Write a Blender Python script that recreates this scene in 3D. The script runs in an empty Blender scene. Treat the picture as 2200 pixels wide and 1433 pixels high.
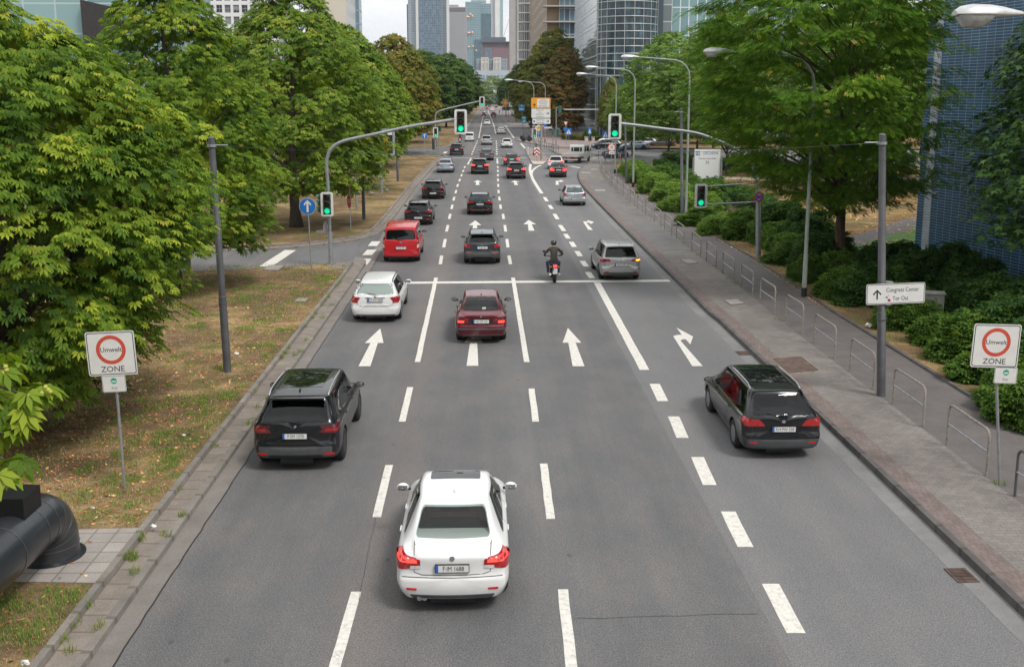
import bpy, bmesh, math, random
import numpy as np
from math import sin, cos, pi, radians, sqrt, atan2
from mathutils import Vector, Matrix, Quaternion, geometry
from mathutils.bvhtree import BVHTree
random.seed(7); RNG = np.random.default_rng(11)
SC = bpy.context.scene
COL = SC.collection

# ------------------------------------------------------------------ camera geometry
FPX, CH = 2206.0, 8.1
PSI, TH = radians(1.55), radians(9.8)
CR = Vector((cos(PSI), -sin(PSI), 0))
CF = Vector((sin(PSI)*cos(TH), cos(PSI)*cos(TH), -sin(TH)))
CU = CR.cross(CF)
CPOS = Vector((0, 0, CH))
def ray(px, py):
    return CF + CR*((px-1100)/FPX) - CU*((py-587)/FPX)
def G(px, py, z=0.0):
    """world point on the level plane z seen at a photo pixel"""
    d = ray(px, py); t = (z-CH)/d.z
    p = CPOS + d*t
    return Vector((p.x, p.y, z))
def GY(px, py, Y):
    """world point in the vertical plane y=Y seen at a photo pixel"""
    d = ray(px, py); t = Y/d.y
    return CPOS + d*t
def PR(p):
    d = Vector(p)-CPOS; f = d.dot(CF)
    return 1100+FPX*d.dot(CR)/f, 587-FPX*d.dot(CU)/f
cam = bpy.data.cameras.new('camera'); co = bpy.data.objects.new('camera', cam); COL.objects.link(co)
cam.sensor_width = 36; cam.lens = FPX/2200*36; cam.shift_y = -(716.5-587)/2200
cam.clip_start = .1; cam.clip_end = 20000
co.matrix_world = Matrix((( CR.x, CU.x, -CF.x, 0), (CR.y, CU.y, -CF.y, 0), (CR.z, CU.z, -CF.z, CH), (0, 0, 0, 1)))
SC.camera = co

# ------------------------------------------------------------------ materials
def newmat(name):
    m = bpy.data.materials.new(name); m.use_nodes = True
    nt = m.node_tree; b = nt.nodes['Principled BSDF']
    return m, nt, b
def N(nt, t, **kw):
    n = nt.nodes.new(t)
    for k, v in kw.items():
        if k in n.inputs.keys(): n.inputs[k].default_value = v
        else: setattr(n, k, v)
    return n
def L(nt, a, b): nt.links.new(a, b)
def c4(c): return (c[0], c[1], c[2], 1)
def ramp(nt, fac, stops, interp='LINEAR'):
    r = nt.nodes.new('ShaderNodeValToRGB'); r.color_ramp.interpolation = interp
    el = r.color_ramp.elements
    while len(el) < len(stops): el.new(.5)
    for e, (p, c) in zip(el, stops):
        e.position = p; e.color = c4(c) if len(c) == 3 else c
    L(nt, fac, r.inputs[0]); return r.outputs[0]
def noise(nt, vec, scale, detail=4, rough=.6, out='Fac', dist=0):
    n = N(nt, 'ShaderNodeTexNoise'); n.inputs['Scale'].default_value = scale
    n.inputs['Detail'].default_value = detail; n.inputs['Roughness'].default_value = rough
    n.inputs['Distortion'].default_value = dist
    if vec is not None: L(nt, vec, n.inputs['Vector'])
    return n.outputs[out]
def mixc(nt, fac, a, b, mode='MIX'):
    m = nt.nodes.new('ShaderNodeMix'); m.data_type = 'RGBA'; m.blend_type = mode
    for s, v in ((m.inputs[0], fac), (m.inputs[6], a), (m.inputs[7], b)):
        if isinstance(v, (int, float)): s.default_value = v
        elif isinstance(v, (tuple, list)): s.default_value = c4(v)
        else: L(nt, v, s)
    return m.outputs[2]
def mathn(nt, op, a, b=None, c=None):
    m = nt.nodes.new('ShaderNodeMath'); m.operation = op
    for i, v in enumerate((a, b, c)):
        if v is None: continue
        if isinstance(v, (int, float)): m.inputs[i].default_value = v
        else: L(nt, v, m.inputs[i])
    return m.outputs[0]
def objco(nt, scale=None):
    t = nt.nodes.new('ShaderNodeTexCoord')
    if scale is None: return t.outputs['Object']
    mp = nt.nodes.new('ShaderNodeMapping'); mp.inputs['Scale'].default_value = scale
    L(nt, t.outputs['Object'], mp.inputs[0]); return mp.outputs[0]
def worldco(nt, scale=(1, 1, 1), rot=(0, 0, 0), loc=(0, 0, 0)):
    t = nt.nodes.new('ShaderNodeNewGeometry'); mp = nt.nodes.new('ShaderNodeMapping')
    mp.inputs['Scale'].default_value = scale; mp.inputs['Rotation'].default_value = rot; mp.inputs['Location'].default_value = loc
    L(nt, t.outputs['Position'], mp.inputs[0]); return mp.outputs[0]
def bump(nt, b, h, strength=.3, dist=.02):
    n = nt.nodes.new('ShaderNodeBump'); n.inputs['Strength'].default_value = strength; n.inputs['Distance'].default_value = dist
    L(nt, h, n.inputs['Height']); L(nt, n.outputs[0], b.inputs['Normal'])
_M = {}
def mat(name, col, rough=.6, metal=0, coat=0, emit=None, es=1, var=.12, vs=6, spec=.5):
    """plain material with a little mottling of its colour"""
    if name in _M: return _M[name]
    m, nt, b = newmat(name)
    if var:
        f = noise(nt, objco(nt), vs, 3)
        lo = tuple(max(0, x*(1-var)) for x in col); hi = tuple(min(1, x*(1+var)) for x in col)
        L(nt, ramp(nt, f, [(.3, lo), (.7, hi)]), b.inputs['Base Color'])
    else: b.inputs['Base Color'].default_value = c4(col)
    b.inputs['Roughness'].default_value = rough; b.inputs['Metallic'].default_value = metal
    b.inputs['Coat Weight'].default_value = coat; b.inputs['Coat Roughness'].default_value = .06
    b.inputs['Specular IOR Level'].default_value = spec
    if emit: b.inputs['Emission Color'].default_value = c4(emit); b.inputs['Emission Strength'].default_value = es
    _M[name] = m; return m
def paint(name, col, metal=0.0, rough=.35, dirt=.5):
    """car paint with road dust low down on the body"""
    if name in _M: return _M[name]
    m, nt, b = newmat(name)
    co_ = objco(nt); sp = nt.nodes.new('ShaderNodeSeparateXYZ'); L(nt, co_, sp.inputs[0])
    n1 = noise(nt, co_, 3, 4)
    h = mathn(nt, 'MULTIPLY_ADD', sp.outputs[2], -1.4, 1.0)
    h = mathn(nt, 'MULTIPLY', h, n1)
    d = ramp(nt, h, [(.1, (0, 0, 0)), (.55, (dirt, dirt, dirt))])
    L(nt, mixc(nt, d, col, (.16, .145, .125)), b.inputs['Base Color'])
    r = mathn(nt, 'MULTIPLY_ADD', d, .3, rough); L(nt, r, b.inputs['Roughness'])
    b.inputs['Metallic'].default_value = metal
    b.inputs['Specular IOR Level'].default_value = .3; b.inputs['Coat Weight'].default_value = .6; b.inputs['Coat Roughness'].default_value = .05
    _M[name] = m; return m

# ------------------------------------------------------------------ mesh building
class MB:
    def __init__(s): s.v = []; s.f = []; s.m = []
    def add(s, vs, fs, mi=0, M=None):
        o = len(s.v)
        if M is not None: vs = [M @ Vector(p) for p in vs]
        s.v += [tuple(p) for p in vs]; s.f += [tuple(i+o for i in f) for f in fs]; s.m += [mi]*len(fs); return s
    def box(s, c, d, mi=0, rz=0, M=None, bev=0):
        x, y, z = d[0]/2, d[1]/2, d[2]/2
        if bev:
            bm = bmesh.new(); bmesh.ops.create_cube(bm, size=1)
            for q in bm.verts: q.co = Vector((q.co.x*d[0], q.co.y*d[1], q.co.z*d[2]))
            bmesh.ops.bevel(bm, geom=list(bm.edges), offset=bev, segments=2, affect='EDGES', profile=.6)
            bm.verts.ensure_lookup_table(); bm.verts.index_update()
            vs = [q.co.copy() for q in bm.verts]; fs = [[q.index for q in f.verts] for f in bm.faces]; bm.free()
        else:
            vs = [Vector((i*x, j*y, k*z)) for k in (-1, 1) for j in (-1, 1) for i in (-1, 1)]
            fs = [(0, 2, 3, 1), (4, 5, 7, 6), (0, 1, 5, 4), (2, 6, 7, 3), (0, 4, 6, 2), (1, 3, 7, 5)]
        T = Matrix.Translation(c) @ Matrix.Rotation(rz, 4, 'Z')
        if M is not None: T = M @ T
        return s.add(vs, fs, mi, T)
    def cyl(s, a, b, r1, r2=None, n=12, mi=0, caps=True):
        a, b = Vector(a), Vector(b); r2 = r1 if r2 is None else r2
        d = (b-a); 
        if d.length < 1e-9: return s
        q = d.to_track_quat('Z', 'Y'); vs = []
        for p, r in ((a, r1), (b, r2)):
            for i in range(n):
                t = 2*pi*i/n; vs.append(p + q @ Vector((r*cos(t), r*sin(t), 0)))
        fs = [(i, (i+1) % n, n+(i+1) % n, n+i) for i in range(n)]
        if caps: fs += [tuple(range(n))[::-1], tuple(range(n, 2*n))]
        return s.add(vs, fs, mi)
    def tube(s, pts, r, n=8, mi=0, caps=True):
        pts = [Vector(p) for p in pts]; k = len(pts)
        rs = r if isinstance(r, (list, tuple)) else [r]*k
        vs = []; up = None
        for i, p in enumerate(pts):
            t = (pts[min(i+1, k-1)]-pts[max(i-1, 0)]).normalized()
            if up is None: up = Vector((0, 0, 1)) if abs(t.z) < .9 else Vector((0, 1, 0))
            x = t.cross(up).normalized(); up = x.cross(t).normalized()
            for j in range(n):
                a = 2*pi*j/n; vs.append(p + (x*cos(a)+up*sin(a))*rs[i])
        fs = [(i*n+j, i*n+(j+1) % n, (i+1)*n+(j+1) % n, (i+1)*n+j) for i in range(k-1) for j in range(n)]
        if caps: fs += [tuple(range(n))[::-1], tuple(range((k-1)*n, k*n))]
        return s.add(vs, fs, mi)
    def prism(s, poly, z0, z1, mi=0, M=None, side_mi=None):
        """poly of (x,y) points, extruded in z; any simple outline"""
        poly = [Vector((p[0], p[1])) for p in poly]
        area = sum(poly[i].x*poly[(i+1) % len(poly)].y-poly[(i+1) % len(poly)].x*poly[i].y for i in range(len(poly)))
        if area < 0: poly = poly[::-1]
        tri = geometry.tessellate_polygon([[Vector((p.x, p.y, 0)) for p in poly]])
        n = len(poly); vs = [(p.x, p.y, z0) for p in poly]+[(p.x, p.y, z1) for p in poly]
        up = []
        for t in tri:
            a, b, c = (poly[i] for i in t)
            t = t if (b-a).cross(c-a) > 0 else t[::-1]
            up.append(tuple(i+n for i in t))
        s.add(vs, up+[tuple(i-n for i in t[::-1]) for t in up], mi, M)
        o = len(s.v)-2*n
        for i in range(n):
            j = (i+1) % n; s.f.append((o+i, o+j, o+n+j, o+n+i)); s.m.append(mi if side_mi is None else side_mi)
        return s
    def sphere(s, c, r, n=10, m=6, mi=0, M=None):
        rx, ry, rz = r if isinstance(r, (tuple, list)) else (r, r, r)
        vs = [(0, 0, -rz)]
        for i in range(1, m):
            a = -pi/2+pi*i/m
            for j in range(n): vs.append((rx*cos(a)*cos(2*pi*j/n), ry*cos(a)*sin(2*pi*j/n), rz*sin(a)))
        vs.append((0, 0, rz)); k = len(vs)-1
        fs = [(0, 1+(j+1) % n, 1+j) for j in range(n)]
        for i in range(m-2):
            for j in range(n):
                a = 1+i*n; fs.append((a+j, a+(j+1) % n, a+n+(j+1) % n, a+n+j))
        a = 1+(m-2)*n; fs += [(a+j, a+(j+1) % n, k) for j in range(n)]
        T = Matrix.Translation(c)
        return s.add(vs, fs, mi, T if M is None else M @ T)
    def lathe(s, prof, c=(0, 0, 0), n=16, mi=0, M=None):
        """prof: (r,z) points turned about z"""
        vs = []; k = len(prof)
        for r, z in prof:
            for j in range(n): vs.append((c[0]+r*cos(2*pi*j/n), c[1]+r*sin(2*pi*j/n), c[2]+z))
        fs = [(i*n+j, i*n+(j+1) % n, (i+1)*n+(j+1) % n, (i+1)*n+j) for i in range(k-1) for j in range(n)]
        fs += [tuple(range(n))[::-1], tuple(range((k-1)*n, k*n))]
        return s.add(vs, fs, mi, M)
    def quad(s, pts, mi=0): return s.add(pts, [tuple(range(len(pts)))], mi)
    def text(s, txt, size, M, mi=0, align='CENTER', depth=.003, sx=1.0):
        cu = bpy.data.curves.new('t', 'FONT'); cu.body = txt; cu.size = size; cu.align_x = align; cu.align_y = 'CENTER'
        cu.extrude = depth/2; cu.resolution_u = 3
        o = bpy.data.objects.new('t', cu)
        me = o.to_mesh()
        vs = [Vector((v.co.x*sx, v.co.y, v.co.z)) for v in me.vertices]; fs = [tuple(p.vertices) for p in me.polygons]
        o.to_mesh_clear(); bpy.data.objects.remove(o); bpy.data.curves.remove(cu)
        return s.add(vs, fs, mi, M)
    def mesh(s, name, mats, smooth=False, angle=None):
        me = bpy.data.meshes.new(name); me.from_pydata(s.v, [], s.f)
        for m in (mats if isinstance(mats, (list, tuple)) else [mats]): me.materials.append(m)
        me.polygons.foreach_set('material_index', s.m)
        if smooth: 
            me.polygons.foreach_set('use_smooth', [True]*len(me.polygons))
            if angle: me.set_sharp_from_angle(angle=radians(angle))
        me.update(); return me
    def build(s, name, mats, parent=None, smooth=False, angle=40, loc=None, label=None):
        o = bpy.data.objects.new(name, s.mesh(name, mats, smooth, angle)); COL.objects.link(o)
        if parent is not None: o.parent = parent
        if loc is not None: o.location = loc
        if label: o['label'] = label
        return o
def tag(o, label=None, cat=None, group=None, kind=None):
    for k, v in (('label', label), ('category', cat), ('group', group), ('kind', kind)):
        if v: o[k] = v
    return o
def thing(name, label, cat, loc=(0, 0, 0), rz=0, group=None):
    o = bpy.data.objects.new(name, None); COL.objects.link(o); o.location = loc; o.rotation_euler = (0, 0, rz)
    o.empty_display_size = .3
    return tag(o, label, cat, group)
def copy_thing(o, loc, rz=None, label=None, group=None, scale=None):
    def cp(a, par):
        c = a.copy(); COL.objects.link(c); c.parent = par
        for ch in list(kids.get(a, ())): cp(ch, c)
        return c
    kids = {}
    for q in o.children_recursive: kids.setdefault(q.parent, []).append(q)
    c = cp(o, None); c.location = loc
    if rz is not None: c.rotation_euler = (0, 0, rz)
    if scale: c.scale = scale if isinstance(scale, tuple) else (scale,)*3
    if label: c['label'] = label
    if group: c['group'] = group
    return c
XZ = Matrix(((1, 0, 0, 0), (0, 0, -1, 0), (0, 1, 0, 0), (0, 0, 0, 1)))   # x right, y up -> faces -Y
def FACE(x, y, z, rz=0): return Matrix.Translation((x, y, z)) @ Matrix.Rotation(rz, 4, 'Z') @ XZ
def rrect(w, h, r, n=5, cx=0, cy=0):
    o = []
    for qx, qy, a0 in ((1, 1, 0), (-1, 1, 90), (-1, -1, 180), (1, -1, 270)):
        for i in range(n+1):
            a = radians(a0+90*i/n); o.append((cx+qx*(w/2-r)+r*cos(a), cy+qy*(h/2-r)+r*sin(a)))
    return o
def circ(r, n=32, cx=0, cy=0): return [(cx+r*cos(2*pi*i/n), cy+r*sin(2*pi*i/n)) for i in range(n)]
def ring_prism(mb, outer, inner, z0, z1, mi, M):
    """frame between two outlines of equal count"""
    n = len(outer); vs = [(p[0], p[1], z) for z in (z0, z1) for p in outer]+[(p[0], p[1], z) for z in (z0, z1) for p in inner]
    fs = []
    for i in range(n):
        j = (i+1) % n
        fs += [(n+i, n+j, 3*n+j, 3*n+i), (i, j, n+j, n+i), (2*n+j, 2*n+i, 3*n+i, 3*n+j), (j, i, 2*n+i, 2*n+j)]
    mb.add(vs, fs, mi, M)
def resample(pts, step):
    pts = [Vector((p[0], p[1], 0)) for p in pts]; out = [pts[0].copy()]; 
    for a, b in zip(pts, pts[1:]):
        n = max(1, int((b-a).length/step))
        for i in range(1, n+1): out.append(a.lerp(b, i/n))
    return out
def offset_line(pts, d):
    """shift a polyline sideways (to its right for d>0)"""
    o = []
    for i, p in enumerate(pts):
        t = (pts[min(i+1, len(pts)-1)]-pts[max(i-1, 0)]); t.z = 0; t.normalize()
        o.append(p+Vector((t.y, -t.x, 0))*d)
    return o
def strip(mb, a, b, za, zb, mi=0):
    o = len(mb.v); n = len(a)
    mb.v += [(p.x, p.y, za) for p in a]+[(p.x, p.y, zb) for p in b]
    for i in range(n-1): mb.f.append((o+i, o+n+i, o+n+i+1, o+i+1)); mb.m.append(mi)
def smooth_line(pts, it=2):
    pts = [Vector(p) for p in pts]
    for _ in range(it):
        q = [pts[0]]
        for a, b in zip(pts, pts[1:]): q += [a.lerp(b, .25), a.lerp(b, .75)]
        q.append(pts[-1]); pts = q
    return pts
# ------------------------------------------------------------------ ground materials
def asphalt_mat():
    m, nt, b = newmat('asphalt'); w = worldco(nt)
    sp = nt.nodes.new('ShaderNodeSeparateXYZ'); L(nt, w, sp.inputs[0])
    streak = noise(nt, worldco(nt, (1.1, .035, 1)), 1.0, 5, .55)
    blot = noise(nt, w, .35, 4, .6)
    fine = noise(nt, w, 42, 2, .7)
    grit = N(nt, 'ShaderNodeTexVoronoi'); grit.inputs['Scale'].default_value = 70; L(nt, w, grit.inputs['Vector'])
    base = ramp(nt, streak, [(.32, (.090, .091, .096)), (.5, (.130, .128, .129)), (.68, (.180, .165, .155))])
    tr = []
    for lc in (-3.95, -.45, 3.02, 6.65):
        for o in (-1.3, -.78, 0, .78, 1.3): tr.append(((lc+o+6.5)/16, (.78,)*3 if abs(o) == .78 else (1.06, 1.05, 1.03) if o else (.86, .85, .85)))
    xn = mathn(nt, 'MULTIPLY_ADD', mathn(nt, 'ADD', sp.outputs[0], mathn(nt, 'MULTIPLY', mathn(nt, 'SUBTRACT', noise(nt, worldco(nt, (.2, .04, 1)), 1.0, 2), .5), 1.1)), 1/16, 6.5/16)
    base = mixc(nt, mathn(nt, 'MULTIPLY', noise(nt, worldco(nt, (.3, .05, 1), loc=(9, 2, 0)), 1.0, 3), 1.7), base, mixc(nt, 1.0, base, ramp(nt, xn, tr), 'MULTIPLY'))
    base = mixc(nt, .38, base, ramp(nt, blot, [(.35, (.095, .098, .106)), (.65, (.160, .156, .154))]))
    mo = noise(nt, worldco(nt, (1, .45, 1), loc=(4, 4, 0)), 1.1, 5, .65); base = mixc(nt, .34, base, ramp(nt, mo, [(.36, (.098, .103, .112)), (.5, (.130, .126, .125)), (.64, (.172, .152, .138))]))
    side = mathn(nt, 'GREATER_THAN', sp.outputs[0], 4.42)
    base = mixc(nt, mathn(nt, 'MULTIPLY', side, .30), base, (.215, .215, .22))
    # browner band along the joint beside the second lane
    d = mathn(nt, 'ABSOLUTE', mathn(nt, 'ADD', sp.outputs[0], 2.0)); band = ramp(nt, d, [(0, (1, 1, 1)), (.9, (0, 0, 0))])
    base = mixc(nt, mathn(nt, 'MULTIPLY', band, .30), base, (.165, .134, .118))
    g = ramp(nt, fine, [(.3, (.52, .52, .52)), (.7, (1.46, 1.46, 1.46))])
    base = mixc(nt, 1.0, base, g, 'MULTIPLY')
    g2 = ramp(nt, grit.outputs['Color'], [(0, (.75, .75, .75)), (1, (1.25, 1.25, 1.25))])
    base = mixc(nt, 1.0, base, g2, 'MULTIPLY')
    # tar spots and thin cracks
    sv = N(nt, 'ShaderNodeTexVoronoi'); sv.inputs['Scale'].default_value = .9; L(nt, worldco(nt, (1, .6, 1)), sv.inputs['Vector'])
    spot = ramp(nt, sv.outputs['Distance'], [(.028, (1, 1, 1)), (.05, (0, 0, 0))])
    base = mixc(nt, mathn(nt, 'MULTIPLY', spot, .6), base, (.055, .055, .056))
    wv = worldco(nt, (.5, .12, 1)); cr = noise(nt, wv, 1.0, 6, .7, dist=.6)
    crk = ramp(nt, mathn(nt, 'ABSOLUTE', mathn(nt, 'SUBTRACT', cr, .5)), [(.0, (1, 1, 1)), (.0035, (0, 0, 0))])
    msk = ramp(nt, noise(nt, w, .12, 2), [(.52, (0, 0, 0)), (.62, (1, 1, 1))])
    base = mixc(nt, mathn(nt, 'MULTIPLY', mathn(nt, 'MULTIPLY', crk, msk), .5), base, (.05, .05, .052))
    L(nt, base, b.inputs['Base Color']); b.inputs['Roughness'].default_value = .88
    bump(nt, b, fine, .25, .01); return m
def plainstone(name, lo, hi, scale=3, grain=60, slab=None, rough=.9):
    m, nt, b = newmat(name); w = worldco(nt)
    c = ramp(nt, noise(nt, w, scale, 5, .65), [(.3, lo), (.7, hi)])
    g = ramp(nt, noise(nt, w, grain, 2, .7), [(.3, (.8, .8, .8)), (.7, (1.2, 1.2, 1.2))])
    c = mixc(nt, 1.0, c, g, 'MULTIPLY')
    if slab:
        br = N(nt, 'ShaderNodeTexBrick'); sx, sy, off, rot = slab
        L(nt, worldco(nt, (1, 1, 1), (0, 0, rot)), br.inputs['Vector'])
        br.inputs['Scale'].default_value = 1; br.inputs['Brick Width'].default_value = sx; br.inputs['Row Height'].default_value = sy
        br.inputs['Mortar Size'].default_value = min(sx, sy)*.05; br.inputs['Mortar Smooth'].default_value = .2; br.offset = off
        br.inputs['Color1'].default_value = (.88, .88, .88, 1); br.inputs['Color2'].default_value = (1.12, 1.10, 1.08, 1); br.inputs['Mortar'].default_value = (.66, .63, .58, 1)
        c = mixc(nt, 1.0, c, br.outputs['Color'], 'MULTIPLY')
        bump(nt, b, br.outputs['Fac'], .35, -.01)
    L(nt, c, b.inputs['Base Color']); b.inputs['Roughness'].default_value = rough; return m
def verge_mat(name, dry=.5, leaves=0):
    m, nt, b = newmat(name); w = worldco(nt)
    big = noise(nt, w, .32, 5, .62, dist=.5); med = noise(nt, w, 2.2, 5, .7); fine = noise(nt, w, 26, 3, .75)
    c = ramp(nt, med, [(.30, (.160, .104, .056)), (.46, (.275, .186, .094)), (.6, (.345, .245, .128)), (.78, (.43, .325, .18))])
    soil = ramp(nt, big, [(.44, (1, 1, 1)), (.6, (0, 0, 0))])
    c = mixc(nt, mathn(nt, 'MULTIPLY', soil, .75), c, (.105, .068, .046))
    gr = ramp(nt, noise(nt, worldco(nt, loc=(31, 7, 0)), .55, 5, .7), [(.56-.14*(1-dry), (0, 0, 0)), (.68-.1*(1-dry), (1, 1, 1))])
    c = mixc(nt, mathn(nt, 'MULTIPLY', gr, .62), c, (.085, .118, .028))
    if leaves:
        lv = ramp(nt, noise(nt, w, 14, 3, .8), [(.5, (0, 0, 0)), (.6, (1, 1, 1))])
        lm = ramp(nt, noise(nt, worldco(nt, loc=(3, 77, 0)), .14, 3, .6), [(.42, (0, 0, 0)), (.58, (1, 1, 1))])
        c = mixc(nt, mathn(nt, 'MULTIPLY', mathn(nt, 'MULTIPLY', lv, lm), leaves), c, (.44, .225, .065))
    g = ramp(nt, fine, [(.3, (.55, .55, .55)), (.7, (1.45, 1.45, 1.45))])
    c = mixc(nt, 1.0, c, g, 'MULTIPLY')
    L(nt, c, b.inputs['Base Color']); b.inputs['Roughness'].default_value = 1; b.inputs['Specular IOR Level'].default_value = .1
    bump(nt, b, fine, .6, .03); return m
A_ASPH = asphalt_mat()
A_ASPH2 = plainstone('patched_asphalt', (.125, .125, .13), (.165, .165, .17), 1.2, 45)
A_PATH = plainstone('path_asphalt', (.108, .094, .090), (.150, .134, .128), 1.5, 40)
A_VERGE = verge_mat('dry_verge', .55)
A_PARK = verge_mat('park_lawn', .45, .85)
A_SOIL = verge_mat('planting_soil', .8, .35)
A_FAR = verge_mat('far_ground', .2)
A_KERB = plainstone('kerb_stone', (.165, .148, .132), (.25, .228, .205), 2, 50, slab=(50, 1.0, 0, 0))
A_KERBD = plainstone('dark_kerb_stone', (.075, .07, .068), (.13, .122, .116), 2, 50, slab=(50, 1.0, 0, 0))
A_STRIP = plainstone('paved_strip', (.165, .138, .116), (.255, .22, .19), 1.6, 40, slab=(.42, .52, 0, 0))
A_GUTTER = plainstone('gutter_concrete', (.165, .145, .130), (.225, .20, .182), 1.3, 45)
A_GUTTER2 = plainstone('right_gutter_concrete', (.16, .158, .156), (.225, .222, .218), 1.3, 45)
A_PAVER = plainstone('paver', (.155, .137, .128), (.225, .205, .192), .7, 30, slab=(.22, .125, .5, 0))
A_BRICK = plainstone('red_paver', (.140, .108, .100), (.200, .158, .145), 1.5, 30, slab=(.11, .22, .5, 0))
A_PINK = plainstone('pink_paver', (.24, .185, .17), (.32, .255, .235), .5, 20, slab=(.4, .4, .5, 0))
A_SLAB = plainstone('concrete_slab', (.27, .245, .225), (.36, .335, .31), 2, 40, slab=(.40, .40, 0, 0))
A_TAR = mat('tar_joint', (.022, .022, .023), .7)
def white_mat():
    m, nt, b = newmat('road_marking_paint'); w = worldco(nt)
    f = noise(nt, w, 9, 5, .75); g = noise(nt, w, 60, 2, .7)
    c = ramp(nt, f, [(.30, (.42, .40, .36)), (.47, (.64, .61, .56)), (.7, (.76, .73, .67))])
    c = mixc(nt, 1.0, c, ramp(nt, g, [(.3, (.88, .88, .88)), (.7, (1.08, 1.08, 1.08))]), 'MULTIPLY')
    wear = ramp(nt, noise(nt, worldco(nt, loc=(5, 9, 0)), 3.5, 6, .8), [(.60, (0, 0, 0)), (.70, (1, 1, 1))])
    c = mixc(nt, mathn(nt, 'MULTIPLY', wear, .75), c, (.2, .195, .19))
    L(nt, c, b.inputs['Base Color']); b.inputs['Roughness'].default_value = .75; return m
A_WHITE = white_mat()

def sheet(name, poly, z, m, kind='structure'):
    mb = MB(); poly = [Vector((p[0], p[1])) for p in poly]
    tri = geometry.tessellate_polygon([[Vector((p.x, p.y, 0)) for p in poly]])
    fs = []
    for t in tri:
        a, b, c = (poly[i] for i in t); fs.append(t if (b-a).cross(c-a) > 0 else t[::-1])
    mb.add([(p.x, p.y, z) for p in poly], fs)
    return tag(mb.build(name, m), kind=kind)
# rolling base sheet out to the horizon
sheet('ground', [(-9000, -200), (9000, -200), (9000, 12000), (-9000, 12000)], -.03, A_FAR)

# main line polylines (road side of each kerb), world coordinates
def PX(pts, z=0): return [G(x, y, z) for x, y in pts]
KL_A = [Vector((-5.76, -12, 0)), Vector((-5.76, 46, 0)), Vector((-5.80, 49.3, 0))]
KL_B = smooth_line(PX([(330, 539), (394, 541), (471, 543), (584, 538), (675, 531), (766, 519), (812, 507), (838, 482), (893, 403), (925, 367), (952, 341), (961, 333)]))
KL_C = smooth_line(PX([(560, 322), (760, 321), (900, 320), (962, 319), (985, 306), (998, 288), (1008, 270), (1018, 254), (1029, 239), (1037, 229), (1043, 222)]))
KR = [Vector((8.46, -12, 0)), Vector((8.46, 36, 0))]+smooth_line(PX([(1520, 675), (1441, 596), (1361, 516), (1304.5, 459.5), (1268, 421), (1245.5, 396), (1240.7, 379.5), (1241.4, 370), (1245.5, 364.5), (1257.7, 355.7), (1276.8, 351.6), (1300, 350.6), (1420, 349), (1560, 348)]))
road_far = PX([(1043, 222), (1061, 222), (1063, 239), (1078, 252), (1102, 267)])
# road sheet: everything not covered by a raised verge or pavement
sheet('road', [(-90, -12), (110, -12), (110, 330), (60, 330)]+[(p.x, p.y) for p in road_far[::-1]]+[(-60, 330), (-90, 330)], 0, A_ASPH)

def verge(name, line, back, profile, mtop, ztop):
    """raised verge: kerb profile [(offset, z, material)] stepping away from the road, then a top sheet"""
    mb = MB(); mats = []; prev = offset_line(line, profile[0][0]*SGN); pz = 0
    for (o0, z0, mm), (o1, z1, _) in zip(profile, profile[1:]):
        if mm not in mats: mats.append(mm)
        a = offset_line(line, o0*SGN); b_ = offset_line(line, o1*SGN)
        if SGN < 0: strip(mb, b_, a, z1, z0, mats.index(mm))
        else: strip(mb, a, b_, z0, z1, mats.index(mm))
    k = tag(mb.build(name+'_kerb', mats), kind='structure')
    edge = offset_line(line, profile[-1][0]*SGN)
    poly = [(p.x, p.y) for p in edge]+back
    sheet(name, poly, ztop, mtop)
    return edge
KPROF = [(0, -.02, A_KERB), (.012, .10, A_KERB), (.16, .105, A_STRIP), (.55, .11, A_KERB), (.562, .20, A_KERB), (.68, .205, A_KERB), (.69, .17, A_KERB)]
SGN = -1
near_back = PX([(752, 563), (700, 568), (620, 575), (415, 583)])
edgeA = verge('left_verge', KL_A, [(p.x, p.y) for p in PX([(754, 562), (700, 566), (620, 574), (415, 582), (100, 590)], .17)]+[(-60, 50), (-60, -12)], KPROF, A_VERGE, .17)
mb = MB()
pl = [Vector((edgeA[-1].x, edgeA[-1].y, 0))]+PX([(754, 562), (700, 566), (620, 574), (415, 582), (100, 590)], .17)
strip(mb, pl, offset_line(pl, .03), .17, -.02); strip(mb, offset_line(pl, -.12), pl, .175, .175)
tag(mb.build('side_street_kerb', A_KERB), kind='structure')
p0 = KL_A[-1]
mb = MB(); mb.prism([(-6.45, 49.2), (-5.765, 49.2), (-5.85, 50.2), (-6.1, 51.0), (-6.5, 51.3)], -.02, .106)
tag(mb.build('kerb_nose', A_KERB), kind='structure')
verge('far_left_verge', KL_B, [(p.x, p.y) for p in PX([(955, 334), (860, 335), (700, 336), (500, 338)], .17)]+[(-90, 125), (-90, 57)], KPROF, A_VERGE, .17)
verge('distant_left_verge', KL_C, [(-60, 1500), (-500, 1500), (-500, 140), (-90, 140)], KPROF, A_VERGE, .17)
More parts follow.
